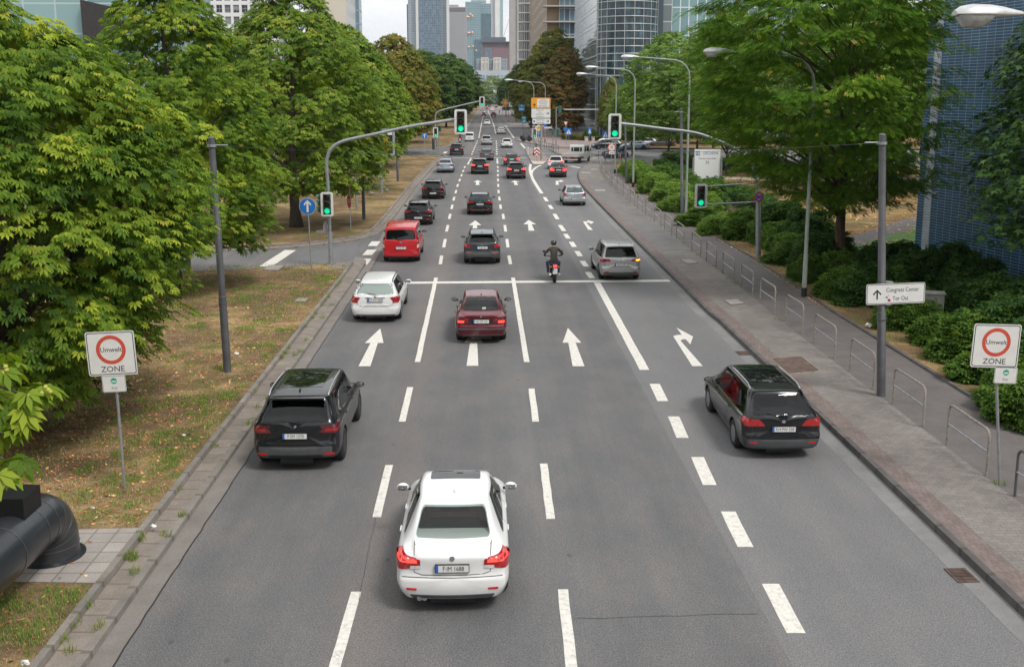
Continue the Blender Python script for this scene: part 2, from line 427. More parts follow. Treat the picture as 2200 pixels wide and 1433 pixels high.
# gutters, tar joint
def ribbon(name, line, o0, o1, z, m):
    mb = MB(); strip(mb, offset_line(line, o0), offset_line(line, o1), z, z); return tag(mb.build(name, m), kind='structure')
ribbon('left_gutter', [Vector((-5.76, -12, 0)), Vector((-5.76, 49, 0)), Vector((-6.15, 64, 0))], .0, .37, .004, A_GUTTER)
jl = [Vector((-5.385+.014*random.uniform(-1, 1), y, 0)) for y in np.arange(-12, 62, .35)]
ribbon('left_tar_joint', jl, -.014, .014, .008, A_TAR)
ribbon('right_gutter', [p for p in KR if p.y < 88], -.42, 0, .004, A_GUTTER2)
ribbon('distant_left_gutter', [p for p in KL_B if p.x > -7.5 and p.y > 62], .0, .37, .004, A_GUTTER)
def crack(pts, w_):
    q = resample(pts, .22); q = [p+Vector((random.uniform(-.018, .018), random.uniform(-.018, .018), 0)) for p in q]; ribbon('road_crack', q, -w_, w_, .0065, A_TAR)
for cp, w_ in ((((1238, 1328), (1330, 1327), (1430, 1323), (1632, 1318)), .004), (((772, 1290), (790, 1190), (808, 1112)), .003)): crack([tuple(G(*p))[:2] for p in cp], w_)
# right pavement
SGN = 1
RAIL = [Vector((10.62, -12, 0)), Vector((10.62, 36, 0))]+smooth_line(PX([(1586, 612), (1504, 552), (1468, 522), (1398, 466), (1360, 441), (1325, 413), (1304, 393), (1292, 374), (1289, 354)], .14))
EDG = [Vector((12.95, -12, 0)), Vector((12.95, 38, 0))]+smooth_line(PX([(1622, 559), (1544, 514), (1468, 469), (1358, 401), (1330, 372), (1319, 352), (1318, 346)], .14))
mb = MB()
for o0, z0, o1, z1, mi in ((0, -.02, .012, .14, 0), (.012, .14, .14, .145, 0)): strip(mb, offset_line(KR, o0), offset_line(KR, o1), z0, z1, mi)
tag(mb.build('right_kerb', A_KERBD), kind='structure')
ke = offset_line(KR, .14)
sheet('pavement', [(p.x, p.y) for p in ke]+[(110, 128), (110, -12)], .14, A_PAVER)
kb = [p for p in ke if p.y < 100]
ribbon('red_paver_band', kb, 0, .46, .144, A_BRICK)
def between(name, a, b, z, m):
    return sheet(name, [(p.x, p.y) for p in a]+[(p.x, p.y) for p in b[::-1]], z, m)
between('footpath', RAIL, EDG, .144, A_PATH)
# older asphalt stretch of the pavement beyond the railings' bend
kb2 = [p for p in offset_line(ke, .46) if 52 < p.y < 100]
between('asphalt_pavement', kb2, [p for p in RAIL if 52 < p.y < 100], .1455, plainstone('old_asphalt', (.125, .118, .114), (.175, .166, .16), 1.1, 35))
sheet('red_brick_paving', [(10.75, -12), (12.93, -12), (12.93, 17.5), (12.4, 19.5), (10.75, 19.5)], .148, A_BRICK)
mb = MB(); strip(mb, EDG, offset_line(EDG, .01), .14, .215); strip(mb, offset_line(EDG, .01), offset_line(EDG, .12), .215, .215); strip(mb, offset_line(EDG, .12), offset_line(EDG, .13), .215, .18)
tag(mb.build('planting_edging', A_KERBD), kind='structure')
eo = offset_line(EDG, .12)
BACKL = [Vector((19.5, -12, 0)), Vector((19.5, 40, 0)), Vector((19.0, 60, 0)), Vector((18.8, 80, 0)), Vector((18.4, 100, 0)), Vector((17.6, 112, 0))]
between('planting_bed', eo, BACKL, .18, A_SOIL)
sheet('park_lawn', [(p.x, p.y) for p in BACKL]+[(110, 112), (110, -12)], .19, A_PARK)
sheet('far_park_lawn', [(20, 158), (110, 150), (110, 330), (26, 330), (22, 215)], .19, A_PARK)
# grey park path, light gravel path and the bright green grass beside the blue building
ppath = smooth_line(PX([(1700, 560), (1800, 532), (1880, 505), (1960, 478), (2050, 450)], .19), 1)
ribbon('park_path', ppath, -.9, .9, .195, A_PATH)
gp = smooth_line(PX([(1350, 372), (1500, 380), (1700, 388), (1800, 387), (1950, 384), (2150, 380)], .19), 1)
ribbon('gravel_path', gp, -1.5, 1.5, .196, plainstone('gravel', (.3, .26, .21), (.42, .37, .31), 1, 20))
A_GREEN = plainstone('green_grass', (.05, .12, .02), (.10, .19, .035), 1.5, 25)
sheet('green_grass_patch', [(p.x, p.y) for p in PX([(1700, 575), (1800, 545), (1890, 512), (1975, 490), (2000, 600), (1900, 620)], .19)], .2, A_GREEN)
# traffic island, plaza and median past the right turn
mb = MB()
isl = [(p.x, p.y) for p in PX([(1132, 330), (1140, 345), (1146, 353), (1166, 353), (1176, 345), (1172, 333), (1160, 322), (1140, 318), (1128, 318)], .12)]
mb.prism(isl, -.02, .12, 0, None, 1); tag(mb.build('traffic_island', [A_PINK, A_KERB]), kind='structure')
mb = MB(); mb.prism([(p.x, p.y) for p in PX([(1140, 346), (1146, 353), (1166, 353), (1174, 347), (1163, 347.5)], .12)], .10, .126); tag(mb.build('island_nose', plainstone('pale_kerb', (.42, .38, .33), (.55, .5, .44))), kind='structure')
mb = MB()
mb.prism([(p.x, p.y) for p in PX([(1107, 301), (1128, 305), (1160, 312), (1192, 316), (1262, 317), (1330, 306), (1560, 296), (1560, 262), (1230, 262), (1135, 266), (1140, 280), (1146, 293), (1128, 297)], .12)], -.02, .12, 0, None, 1)
mb.prism([(p.x, p.y) for p in PX([(1180, 321), (1200, 331), (1262, 337.5), (1286, 334), (1262, 327), (1192, 319)], .12)], -.02, .12, 0, None, 1)
tag(mb.build('plaza', [A_PINK, A_KERB]), kind='structure')
# pavement beyond on the right of the far street
far_right = PX([(1051, 222), (1056, 230), (1062, 239), (1075, 252), (1088, 266), (1100, 270), (1130, 271), (1190, 268)], .12)
mb = MB(); mb.prism([(p.x, p.y) for p in far_right]+[(400, 340), (400, 1500), (40, 1500)], -.02, .12, 0, None, 1)
tag(mb.build('far_pavement', [plainstone('far_paving', (.17, .145, .135), (.23, .2, .19), .3, 8), A_KERB]), kind='structure')
sheet('side_street_patch', [(p.x, p.y) for p in PX([(590, 574), (690, 536), (770, 522), (762, 560), (700, 566)])], .004, A_ASPH2)
# drain slabs by the air duct
sheet('duct_paving', [(p.x, p.y) for p in PX([(140, 1140), (176, 1137), (300, 1134), (204, 1252), (60, 1250), (-140, 1252), (-60, 1140)], .17)], .176, A_SLAB)
sheet('nose_paving', [(p.x, p.y) for p in PX([(700, 570), (752, 563), (742, 578), (712, 577)], .17)], .176, A_PAVER)

# ------------------------------------------------------------------ road markings
def at_z(pts, z=.006): return [(p.x, p.y, z) for p in pts]
def bar(mb, p, q, w, z=.006):
    """painted bar between two world points, width w"""
    d = (q-p); d.z = 0; d.normalize(); s = Vector((d.y, -d.x, 0))*w/2
    n = max(1, int((q-p).length/.5)); o = len(mb.v)
    for i in range(n+1):
        c = p.lerp(q, i/n); j = random.uniform(-.006, .006)
        mb.v += [(c.x-s.x+j, c.y-s.y, z), (c.x+s.x+j, c.y+s.y, z)]
    for i in range(n): mb.f.append((o+2*i, o+2*i+1, o+2*i+3, o+2*i+2)); mb.m.append(0)
def marking(name, mb): return tag(mb.build(name, A_WHITE), kind='structure')
mb = MB()
L1 = PX([(968, 459), (975, 428), (983.5, 397.6), (992.5, 375), (999.4, 357), (1005, 346)])
L2 = PX([(1086, 482), (1078.4, 465.5), (1070.8, 411.4), (1069.9, 386), (1069.4, 357), (1068.5, 339)])
def along(line, y):
    for a, b in zip(line, line[1:]):
        if a.y <= y <= b.y: return a.lerp(b, (y-a.y)/(b.y-a.y))
    return line[0].copy() if y < line[0].y else line[-1].copy()
def pxbar(mb, a, b, w): bar(mb, G(*a), G(*b), w)
for a, b in (((711, 1462), (765, 1271)), ((809, 1111), (836, 999)), ((864, 906), (881, 832)), ((897, 778), (937, 597)), ((946, 568), (949, 549.5)), ((953.3, 532), (956.5, 514)), ((959.4, 498), (962.5, 484)), ((965, 471), (967.5, 460))): pxbar(mb, a, b, .17)
for a, b in (((1232, 1462), (1209, 1266)), ((1183, 1115), (1168, 996)), ((1151, 906), (1142, 835)), ((1132, 778), (1102, 597)), ((1096.6, 568), (1093.5, 549.5)), ((1091.5, 532), (1089, 514)), ((1086.5, 498), (1084.5, 484)), ((1082, 471), (1080.5, 460))): pxbar(mb, a, b, .17)
y = L1[0].y+2.8
while y < 118:
    bar(mb, along(L1, y), along(L1, y+3), .17); bar(mb, along(L2, y), along(L2, y+3), .17); y += 6.1
pxbar(mb, (1005, 354), (1012, 341), .2); pxbar(mb, (1069, 352), (1068, 341), .2)
L1F = PX([(1013, 334), (1019, 319), (1028.6, 297), (1031, 285), (1036, 258), (1041, 240), (1046, 229)])
L2F = PX([(1067.5, 334), (1066.7, 309), (1065, 288), (1061.6, 272), (1054, 252), (1049, 240), (1048, 229)])
y = L1F[0].y+1
while y < 190:
    bar(mb, along(L1F, y), along(L1F, y+3), .2); bar(mb, along(L2F, y), along(L2F, y+3), .2); y += 6.1
for l in (L1F, L2F):
    q = [p for p in l if p.y > 185]
    for a, b in zip(q, q[1:]): bar(mb, a, b, .2)
marking('lane_marking', mb)
mb = MB()
for a, b in (((1775, 1500), (1712, 1362)),): pass
for a, b in (((1710, 1360), (1655, 1254)), ((1602, 1175), (1564, 1099)), ((1525, 1042), (1498, 982)), ((1467, 941), (1447, 895)), ((1424, 862), (1406, 825))): pxbar(mb, a, b, .29)
pxbar(mb, (1385, 795), (1283, 608), .29)
for a, b in (((1272.5, 598), (1263, 585)), ((1260, 573), (1251, 561)), ((1247, 551), (1239, 540)), ((1234, 531), (1227, 520)), ((1221.5, 513), (1214.5, 503)), ((1212, 497), (1203, 484)), ((1198, 471.5), (1191, 460)), ((1186, 449.5), (1180, 441)), ((1175.5, 433), (1169.5, 424))): pxbar(mb, a, b, .27)
ln = PX([(1164, 416), (1156, 404), (1145, 386), (1139.5, 371), (1138.5, 362), (1140, 353)])
for a, b in zip(ln, ln[1:]): bar(mb, a, b, .3)
ln = PX([(1141.5, 374), (1144, 367), (1151, 361), (1158, 357), (1166, 354)])
for a, b in zip(ln, ln[1:]): bar(mb, a, b, .26, .009)
marking('turn_lane_marking', mb)
ZB = .009
mb = MB()
def pxbar9(mb, a, b, w): bar(mb, G(*a), G(*b), w, .0095)
pxbar9(mb, (866, 608.2), (1439, 603.6), .5)
pxbar9(mb, (972, 340), (1131, 340), .45)
pxbar9(mb, (1227, 357.5), (1247, 362), .3)
for k in range(6):
    pxbar9(mb, (1257+k*1.5, 338.6+k*2.35), (1319, 337.6+k*2.35), .42)
mb2 = MB()
pl = PX([(556, 573), (584, 573), (636, 538), (612, 537.5)]); mb2.quad(at_z(pl))
for a, b in (((778, 569), (788, 556)), ((789, 548.5), (799, 537)), ((800, 529), (808, 519)), ((950, 337), (953, 332)), ((955, 330), (958, 326.5))): pxbar(mb2, a, b, .5)
pxbar(mb2, (1086, 271), (1104, 297), .3); pxbar(mb2, (1119, 309), (1129, 320), .3); pxbar(mb2, (1084, 271.5), (1110, 271.5), .5)
marking('stop_line', mb); marking('side_street_marking', mb2)
# turning edges of the bays painted on the pavement
mb = MB()
for (x, y, w) in ((1259, 371, 20), (1289, 409, 22), (1277, 364, 14)):
    a = G(x-w/2, y, .15); b = G(x+w/2, y, .15); bar(mb, a, b, .45, .15)
marking('pavement_marking', mb)
def straight_arrow(tip, base, wid=.62, head=.42):
    t, b_ = G(*tip), G(*base); d = (t-b_); ln = d.length; d.normalize(); s = Vector((d.y, -d.x, 0))
    def q(u, v): p = b_+d*u*ln+s*v; return (p.x, p.y, .006)
    h = 1-head
    mb = MB(); mb.prism([q(0, -.18)[:2], q(0, .18)[:2], q(h, .12)[:2], q(h, wid/2)[:2], q(1, 0)[:2], q(h, -wid/2)[:2], q(h, -.12)[:2]], .003, .0065)
    return marking('lane_arrow', mb)
straight_arrow((817, 706), (783, 787)); straight_arrow((1019, 706), (1015, 786)); straight_arrow((1220, 705), (1243, 787))
straight_arrow((1021, 474), (1020, 500),   .8); straight_arrow((1135.5, 473), (1142, 496),   .8); straight_arrow((1026, 387.5), (1026, 398),   .8); straight_arrow((1105.5, 388), (1109, 398), .8)
def turn_arrow(px):
    mb = MB(); mb.prism([tuple(G(*p))[:2] for p in px], .003, .0065); return marking('turn_arrow', mb)
turn_arrow([(1453.3, 704.2), (1488.9, 723.5), (1483, 740.1), (1472.9, 728.8), (1464.9, 729.4), (1462.1, 732.5), (1509.6, 786.6), (1487.4, 786.9), (1446, 722.2), (1455.7, 719.9), (1464.9, 719.5)])
turn_arrow([(1261.5, 473), (1276.2, 477.8), (1269.3, 481.9), (1266.6, 479), (1259, 479), (1273.8, 494.3), (1263.7, 494.3), (1252.5, 476.6), (1263.7, 476)])
turn_arrow([(1203, 386.9), (1211.3, 389.5), (1205.1, 392), (1203.9, 391.1), (1199.3, 391.1), (1201.1, 397.7), (1193.5, 397.7), (1194.4, 389.1), (1202.6, 388.9)])
# ------------------------------------------------------------------ vehicles
# body shell: closed loft, x across, y forward from the rear bumper, z up
M_GLASS = None
def glass_mat(name, col, rough=.03):
    m, nt, b = newmat(name); co_ = objco(nt)
    f = noise(nt, co_, 1.7, 3, .5)
    L(nt, ramp(nt, f, [(.35, tuple(x*.55 for x in col)), (.65, col)]), b.inputs['Base Color'])
    b.inputs['Roughness'].default_value = rough; b.inputs['Specular IOR Level'].default_value = .5
    b.inputs['Coat Weight'].default_value = 0; b.inputs['Coat Roughness'].default_value = .02
    return m
M_GLASS = glass_mat('tinted_window', (.030, .042, .046))
M_GLASSD = glass_mat('privacy_window', (.008, .010, .012))
M_GLASSL = glass_mat('light_window', (.10, .13, .135))
M_BLK = mat('black_plastic', (.018, .018, .019), .55, var=.2)
M_GRY = mat('grey_plastic', (.07, .072, .075), .6, var=.15)
M_RUB = mat('tyre_rubber', (.022, .022, .023), .85, var=.25, vs=20)
M_RIM = mat('alloy_rim', (.42, .43, .45), .35, .8, var=.15)
M_RIMD = mat('dark_rim', (.07, .07, .075), .4, .7, var=.15)
M_CHR = mat('chrome_trim', (.72, .73, .75), .18, 1, var=.05)
M_LRED = mat('tail_light_lens', (.36, .012, .014), .18, 0, 1, var=.25, vs=20)
M_LDK = mat('dark_lens', (.10, .012, .014), .18, 0, 1, var=.25, vs=20)
M_LON = mat('lit_brake_light', (.8, .03, .03), .2, 0, 1, (1, .045, .03), 1.6, var=.2, vs=20)
M_LWH = mat('clear_lens', (.62, .60, .60), .15, 0, 1, var=.15, vs=20)
M_ORA = mat('lit_indicator', (.9, .35, .03), .2, 0, 1, (1, .36, .03), 1.8, var=.1)
M_PLATE = mat('number_plate_white', (.72, .72, .70), .4, var=.03)
M_PBLUE = mat('number_plate_blue', (.03, .13, .48), .4, var=.05)
M_PTXT = mat('plate_lettering', (.03, .03, .035), .5, var=0)
M_REFL = mat('rear_reflector', (.55, .02, .02), .25, 0, .5, var=.1)
M_MIRG = mat('mirror_glass', (.30, .32, .33), .12, .7)
M_HEAD = mat('headlight_lens', (.6, .62, .64), .08, .3, 1, var=.1)

def pchip(x, y, xi):
    x = np.asarray(x, float); y = np.asarray(y, float); h = np.diff(x); dl = np.diff(y)/h; n = len(x)
    d = np.zeros(n)
    for i in range(1, n-1):
        if dl[i-1]*dl[i] > 0:
            w1 = 2*h[i]+h[i-1]; w2 = h[i]+2*h[i-1]; d[i] = (w1+w2)/(w1/dl[i-1]+w2/dl[i])
    d[0] = dl[0]; d[-1] = dl[-1]
    k = np.clip(np.searchsorted(x, xi, side='right')-1, 0, n-2); t = (xi-x[k])/h[k]
    return ((2*t**3-3*t**2+1)*y[k]+(t**3-2*t**2+t)*h[k]*d[k]+(-2*t**3+3*t**2)*y[k+1]+(t**3-t**2)*h[k]*d[k+1])
def catmull(P, sub, tens=.42):
    P = np.asarray(P, float); n = len(P); out = []
    for i in range(n-1):
        p0 = P[max(i-1, 0)]; p1 = P[i]; p2 = P[i+1]; p3 = P[min(i+2, n-1)]
        if i == 0: p0 = np.array([-P[1][0], P[1][1]])
        if i == n-2: p3 = np.array([-P[n-2][0], P[n-2][1]])
        m1 = (p2-p0)*tens; m2 = (p3-p1)*tens
        lim = np.linalg.norm(p2-p1)*1.2
        for m in (m1, m2):
            l = np.linalg.norm(m)
            if l > lim: m *= lim/l
        for j in range(sub):
            t = j/sub
            out.append((2*t**3-3*t**2+1)*p1+(t**3-2*t**2+t)*m1+(-2*t**3+3*t**2)*p2+(t**3-t**2)*m2)
    out.append(P[-1]); return out
# columns: y, zb, wlow, zmid, wmax, zbelt, wbelt, ztop, wtop
def shell(T):
    S = np.array(T['st'], float); Lc = T['L']; W = S[:, 4].max()
    ys = [0.0]; 
    for a, b in zip(S[:-1, 0], S[1:, 0]):
        n = max(2, int((b-a)/.075)); ys += [a+(b-a)*i/n for i in range(1, n+1)]
    ys = np.array(ys); C = [pchip(S[:, 0], S[:, k], ys) for k in range(1, 9)]
    rz, ry = np.array(T['rear']).T; fz, fy = np.array(T['front']).T
    bl = T.get('blend', .9)
    def ring(i):
        zb, wl, zm, wm, ze, we, zt, wt = [c[i] for c in C]
        P = [(0, zb), (wl*.88, zb), (wl, zb+.06), (wm*.995, zm-.14), (wm, zm), (wm*.992, ze-.09), (we, ze), (we*.62+wt*.38, ze*.62+(zt-.05)*.38), (wt, zt-.055), (wt*.86, zt-.014), (0, zt)]
        h = catmull(P, 4); full = h+[np.array([-p[0], p[1]]) for p in h[-2:0:-1]]
        return np.array(full)
    def yoff(y0, x, z, s=1.0):
        kr = np.clip(1-y0/bl, 0, 1); kf = np.clip(1-(Lc-y0)/bl, 0, 1)
        return y0+kr*(np.interp(z, rz, ry)+T.get('plan', .10)*(x/W)**2)-kf*(np.interp(z, fz, fy)+.22*(x/W)**2)
    rings = []
    R0 = ring(0); zc = (R0[:, 1].min()+R0[:, 1].max())/2
    for s, e in ((0.02, 0), (.35, 0), (.65, 0), (.84, 0), (.93, .004), (.975, .018), (.995, .036)):
        x = R0[:, 0]*s; z = zc+(R0[:, 1]-zc)*s; rings.append(np.stack([x, yoff(0, x, z)+e, z], 1))
    for i in range(len(ys)):
        R = ring(i); e = .06 if i == 0 else (.02 if ys[i] < .1 else 0)
        rings.append(np.stack([R[:, 0], yoff(ys[i], R[:, 0], R[:, 1])+e, R[:, 1]], 1))
    RL = ring(len(ys)-1); zc = (RL[:, 1].min()+RL[:, 1].max())/2
    for s in (.96, .8, .5, .02):
        x = RL[:, 0]*s; z = zc+(RL[:, 1]-zc)*s; rings.append(np.stack([x, yoff(Lc, x, z)+.02, z], 1))
    n = len(rings[0]); vs = np.concatenate(rings); k = len(rings)
    fs = [(i*n+j, i*n+(j+1) % n, (i+1)*n+(j+1) % n, (i+1)*n+j) for i in range(k-1) for j in range(n)]
    fs += [tuple(range(n))[::-1], tuple(range((k-1)*n, k*n))]
    return [tuple(v) for v in vs], fs
def boolean_cut(vs, fs, cutters):
    me = bpy.data.meshes.new('tmp'); me.from_pydata(vs, [], fs)
    bm = bmesh.new(); bm.from_mesh(me); bmesh.ops.recalc_face_normals(bm, faces=bm.faces); bm.to_mesh(me); bm.free()
    o = bpy.data.objects.new('tmp', me); COL.objects.link(o)
    cm = cutters.mesh('tmpc', [], False); bm = bmesh.new(); bm.from_mesh(cm); bmesh.ops.recalc_face_normals(bm, faces=bm.faces); bm.to_mesh(cm); bm.free()
    c = bpy.data.objects.new('tmpc', cm); COL.objects.link(c)
    md = o.modifiers.new('b', 'BOOLEAN'); md.object = c; md.operation = 'DIFFERENCE'; md.solver = 'EXACT'
    dg = bpy.context.evaluated_depsgraph_get(); ev = o.evaluated_get(dg).to_mesh()
    V = [v.co.copy() for v in ev.vertices]; F = [tuple(p.vertices) for p in ev.polygons]
    bpy.data.objects.remove(o); bpy.data.objects.remove(c); bpy.data.meshes.remove(me); bpy.data.meshes.remove(cm)
    return V, F
VIEW = {'rear': (lambda a, b: Vector((a, -3, b)), Vector((0, 1, 0))), 'front': (lambda a, b: Vector((a, 12, b)), Vector((0, -1, 0))),
        'right': (lambda a, b: Vector((3, a, b)), Vector((-1, 0, 0))), 'left': (lambda a, b: Vector((-3, a, b)), Vector((1, 0, 0))),
        'top': (lambda a, b: Vector((a, b, 5)), Vector((0, 0, -1)))}
def rounded(pts, r, n=4):
    out = []; k = len(pts)
    for i in range(k):
        p = Vector(pts[i]); a = Vector(pts[i-1]); b = Vector(pts[(i+1) % k])
        ra = min(r, (a-p).length*.45, (b-p).length*.45)
        p1 = p+(a-p).normalized()*ra; p2 = p+(b-p).normalized()*ra
        for j in range(n+1):
            t = j/n; out.append(tuple(p1*(1-t)**2+p*2*t*(1-t)+p2*t*t))
    return out
def patch(mb, bvh, poly, view, off=.005, mi=0, step=.07, skirt=.02):
    org, d = VIEW[view]
    B = []; k = len(poly)
    for i in range(k):
        a, b = Vector(poly[i]), Vector(poly[(i+1) % k]); n = max(1, int((b-a).length/step))
        for j in range(n): B.append(a.lerp(b, j/n))
    nb = len(B); lo = Vector((min(p.x for p in B), min(p.y for p in B))); hi = Vector((max(p.x for p in B), max(p.y for p in B)))
    pts = list(B)
    nx, ny = int((hi.x-lo.x)/step), int((hi.y-lo.y)/step)
    for i in range(1, nx):
        for j in range(1, ny): pts.append(Vector((lo.x+(hi.x-lo.x)*i/nx, lo.y+(hi.y-lo.y)*j/ny)))
    r = geometry.delaunay_2d_cdt([Vector((p.x, p.y)) for p in pts], [(i, (i+1) % nb) for i in range(nb)], [list(range(nb))], 1, 1e-5)
    V2, E2, F2 = r[0], r[1], r[2]
    V3 = []; NN = []
    last = None
    for p in V2:
        h = bvh.ray_cast(org(p.x, p.y), d)
        if h[0] is None:
            q = last if last else Vector(org(p.x, p.y))+d*3; nn = -d
            if last is not None:
                q = Vector((p.x, last.y, p.y)) if view in ('rear', 'front') else (Vector((last.x, p.x, p.y)) if view != 'top' else Vector((p.x, p.y, last.z)))
        else: q = h[0]; nn = h[1] if h[1].dot(d) < 0 else -h[1]; last = q
        V3.append(q+nn*off); NN.append(nn)
    # orientation
    fs = []
    for f in F2:
        f = list(f); n = (V3[f[1]]-V3[f[0]]).cross(V3[f[2]]-V3[f[0]])
        if n.dot(-d) < 0: f = f[::-1]
        fs.append(tuple(f))
    if skirt:
        ec = {}
        for f in fs:
            for i in range(len(f)): ec[(f[i], f[(i+1) % len(f)])] = 1
        m = {}
        vs = list(V3)
        for (a, b) in list(ec):
            if (b, a) not in ec:
                for q in (a, b):
                    if q not in m: m[q] = len(vs); vs.append(V3[q]-NN[q]*skirt)
                fs.append((b, a, m[a], m[b]))
        V3 = vs
    mb.add(V3, fs, mi)
def line_patch(mb, bvh, pts, view, w=.008, off=.003, mi=0, step=.05):
    """thin line laid on the body (panel gaps, trim strips)"""
    org, d = VIEW[view]; P = []
    for a, b in zip(pts, pts[1:]):
        a, b = Vector(a), Vector(b); n = max(1, int((b-a).length/step)); P += [a.lerp(b, i/n) for i in range(n)]
    P.append(Vector(pts[-1])); vs = []; ok = []
    for i, p in enumerate(P):
        t = (P[min(i+1, len(P)-1)]-P[max(i-1, 0)]).normalized(); s = Vector((-t.y, t.x))*w/2
        for q in (p-s, p+s):
            h = bvh.ray_cast(org(q.x, q.y), d)
            if h[0] is None: return
            nn = h[1] if h[1].dot(d) < 0 else -h[1]; vs.append(h[0]+nn*off)
    fs = [(2*i, 2*i+1, 2*i+3, 2*i+2) for i in range(len(P)-1)]
    mb.add(vs, fs, mi)
def mirx(poly): return [(-p[0], p[1]) for p in poly][::-1]

def sedan_spec(L_=4.6, W=.90, H=1.42, deck=1.04, yw0=.62, yr=1.42, yf=2.75, yc=3.42, wt=.555):
    return dict(L=L_, W=W, H=H, kind='sedan', st=[
     (0, .27, W*.84, .62, W*.93, .93, W*.80, deck-.03, W*.66), (.25, .22, W*.9, .62, W*.985, .94, W*.87, deck, W*.72),
     (yw0-.06, .2, W*.92, .62, W, .95, W*.885, deck+.02, W*.74), (yw0+.02, .2, W*.92, .62, W, .95, W*.89, deck+.035, W*.74),
     ((yw0+yr)/2, .2, W*.92, .62, W, .95, W*.90, (deck+H)/2+.05, W*.70), (yr, .2, W*.92, .62, W, .94, W*.905, H-.025, wt+.03), (2.2, .19, W*.93, .62, W, .92, W*.91, H, wt+.05),
     (yf, .19, W*.93, .62, W, .90, W*.91, H-.04, wt+.03), ((yf+yc)/2, .19, W*.93, .62, W, .88, W*.905, (H+.93)/2+.03, W*.70), (yc, .2, W*.92, .6, W, .86, W*.88, .965, W*.76),
     (yc+.5, .2, W*.9, .58, W*.98, .80, W*.85, .89, W*.70), (L_-.25, .2, W*.88, .55, W*.93, .70, W*.8, .76, W*.62), (L_, .22, W*.82, .5, W*.84, .62, W*.70, .66, W*.5)],
     rear=[(.2, .14), (.28, .04), (.45, 0), (.60, .005), (.66, .05), (.8, .06), (.95, .05), (1.0, .07), (1.1, .12)], front=[(.2, .08), (.4, 0), (.6, .05), (.8, .25)])
def hatch_spec(L_=4.25, W=.90, H=1.45, ht=.44, yf=2.45, yc=3.15, wt=.60, gc=.22, beltr=.98, boxy=0, lip=0, hoodz=.98, zw=1.0, bump_z=.62):
    """one-box tail: hatchback, estate, SUV, MPV, van; ht = how far the top of the tailgate leans forward"""
    B = beltr
    return dict(L=L_, W=W, H=H, kind='hatch', st=[
     (0, gc+.06, W*.86, .64, W*.93, B-.02, W*.86, H-.055, wt-.03), (.2, gc+.02, W*.92, .64, W*.985, B, W*.90, H-.035, wt), (.6, gc, W*.93, .64, W, B, W*.915, H-.02, wt+.02),
     (1.5, gc, W*.93, .64, W, B-.02, W*.92, H, wt+.035), (yf, gc, W*.93, .64, W, B-.06, W*.92, H-.045, wt+.02), ((yf+yc)/2, gc, W*.93, .64, W, B-.08, W*.915, (H+hoodz)/2+.02, (wt+W*.76)/2),
     (yc, gc, W*.92, .62, W, B-.11, W*.89, hoodz, W*.76), (yc+.45, gc, W*.9, .60, W*.98, B-.15, W*.86, hoodz-.07, W*.72), (L_-.2, gc, W*.87, .56, W*.93, B-.26, W*.8, hoodz-.2, W*.62), (L_, gc+.02, W*.82, .52, W*.84, B-.34, W*.7, hoodz-.3, W*.5)],
     rear=[(gc, .13), (gc+.08, .03), (.46, 0), (bump_z-.02, .0), (bump_z+.03, .045), (.80, .05), (zw-.03, .07), (zw+.04, .11), (H-.14, ht-.02), (H-.02, ht-lip), (H+.1, ht)], front=[(.2, .08), (.45, 0), (.7, .05), (.95, .22), (1.2, .3)])

# wheel: tyre + rim, axle along x, origin at hub
def wheel_meshes(r, w, dark=False, key=''):
    t = MB(); t.lathe([(r*.64, -w/2), (r*.86, -w/2-.008), (r*.97, -w/2+.02), (r, -w/2+.05), (r, w/2-.05), (r*.97, w/2-.02), (r*.86, w/2+.008), (r*.64, w/2)], n=28)
    rot = Matrix.Rotation(pi/2, 4, 'Y'); t.v = [tuple(rot @ Vector(v)) for v in t.v]
    m = MB()
    m.lathe([(r*.60, -w*.44), (r*.66, -w*.44), (r*.66, -w*.50), (r*.62, -w*.52), (r*.60, -w*.44), (r*.57, -w*.2), (.02, -w*.2)], n=24, mi=1)
    m.lathe([(r*.60, w*.44), (r*.66, w*.44), (r*.66, w*.50), (r*.62, w*.52), (r*.60, w*.44), (r*.57, w*.2), (.02, w*.2)], n=24, mi=1)
    for s in (-1, 1):
        m.cyl((0, 0, s*w*.34), (0, 0, s*w*.46), r*.14, r*.12, 12)
        for k in range(5):
            a = 2*pi*k/5
            for da in (-.16, .16):
                M_ = Matrix.Rotation(a+da, 4, 'Z'); m.box((r*.36, 0, s*w*.42), (r*.50, r*.075, w*.07), 0, M=M_)
        m.lathe([(r*.60, s*w*.40), (r*.665, s*w*.40), (r*.665, s*w*.5), (r*.60, s*w*.5)], n=28)
    m.v = [tuple(rot @ Vector(v)) for v in m.v]
    return t.mesh('tyre', M_RUB, True, 50), m.mesh('rim', [M_RIMD if dark else M_RIM, M_BLK], False)
TYPES = {}
def clear_mat():
    m, nt, b = newmat('clear_tinted_glass'); nt.nodes.remove(b)
    tr = nt.nodes.new('ShaderNodeBsdfTransparent'); tr.inputs[0].default_value = (.60, .66, .64, 1); gl = nt.nodes.new('ShaderNodeBsdfGlossy'); gl.inputs['Roughness'].default_value = .02
    fr = nt.nodes.new('ShaderNodeFresnel'); fr.inputs[0].default_value = 1.52; mx = nt.nodes.new('ShaderNodeMixShader'); L(nt, fr.outputs[0], mx.inputs[0]); L(nt, tr.outputs[0], mx.inputs[1]); L(nt, gl.outputs[0], mx.inputs[2])
    L(nt, mx.outputs[0], nt.nodes['Material Output'].inputs[0]); return m
M_CLEAR = clear_mat(); M_INT = mat('car_interior', (.028, .029, .031), .8, var=.2); M_SEAT = mat('seat_fabric', (.06, .058, .056), .85, var=.2); M_TANSEAT = mat('tan_seat', (.40, .25, .16), .75, var=.1)
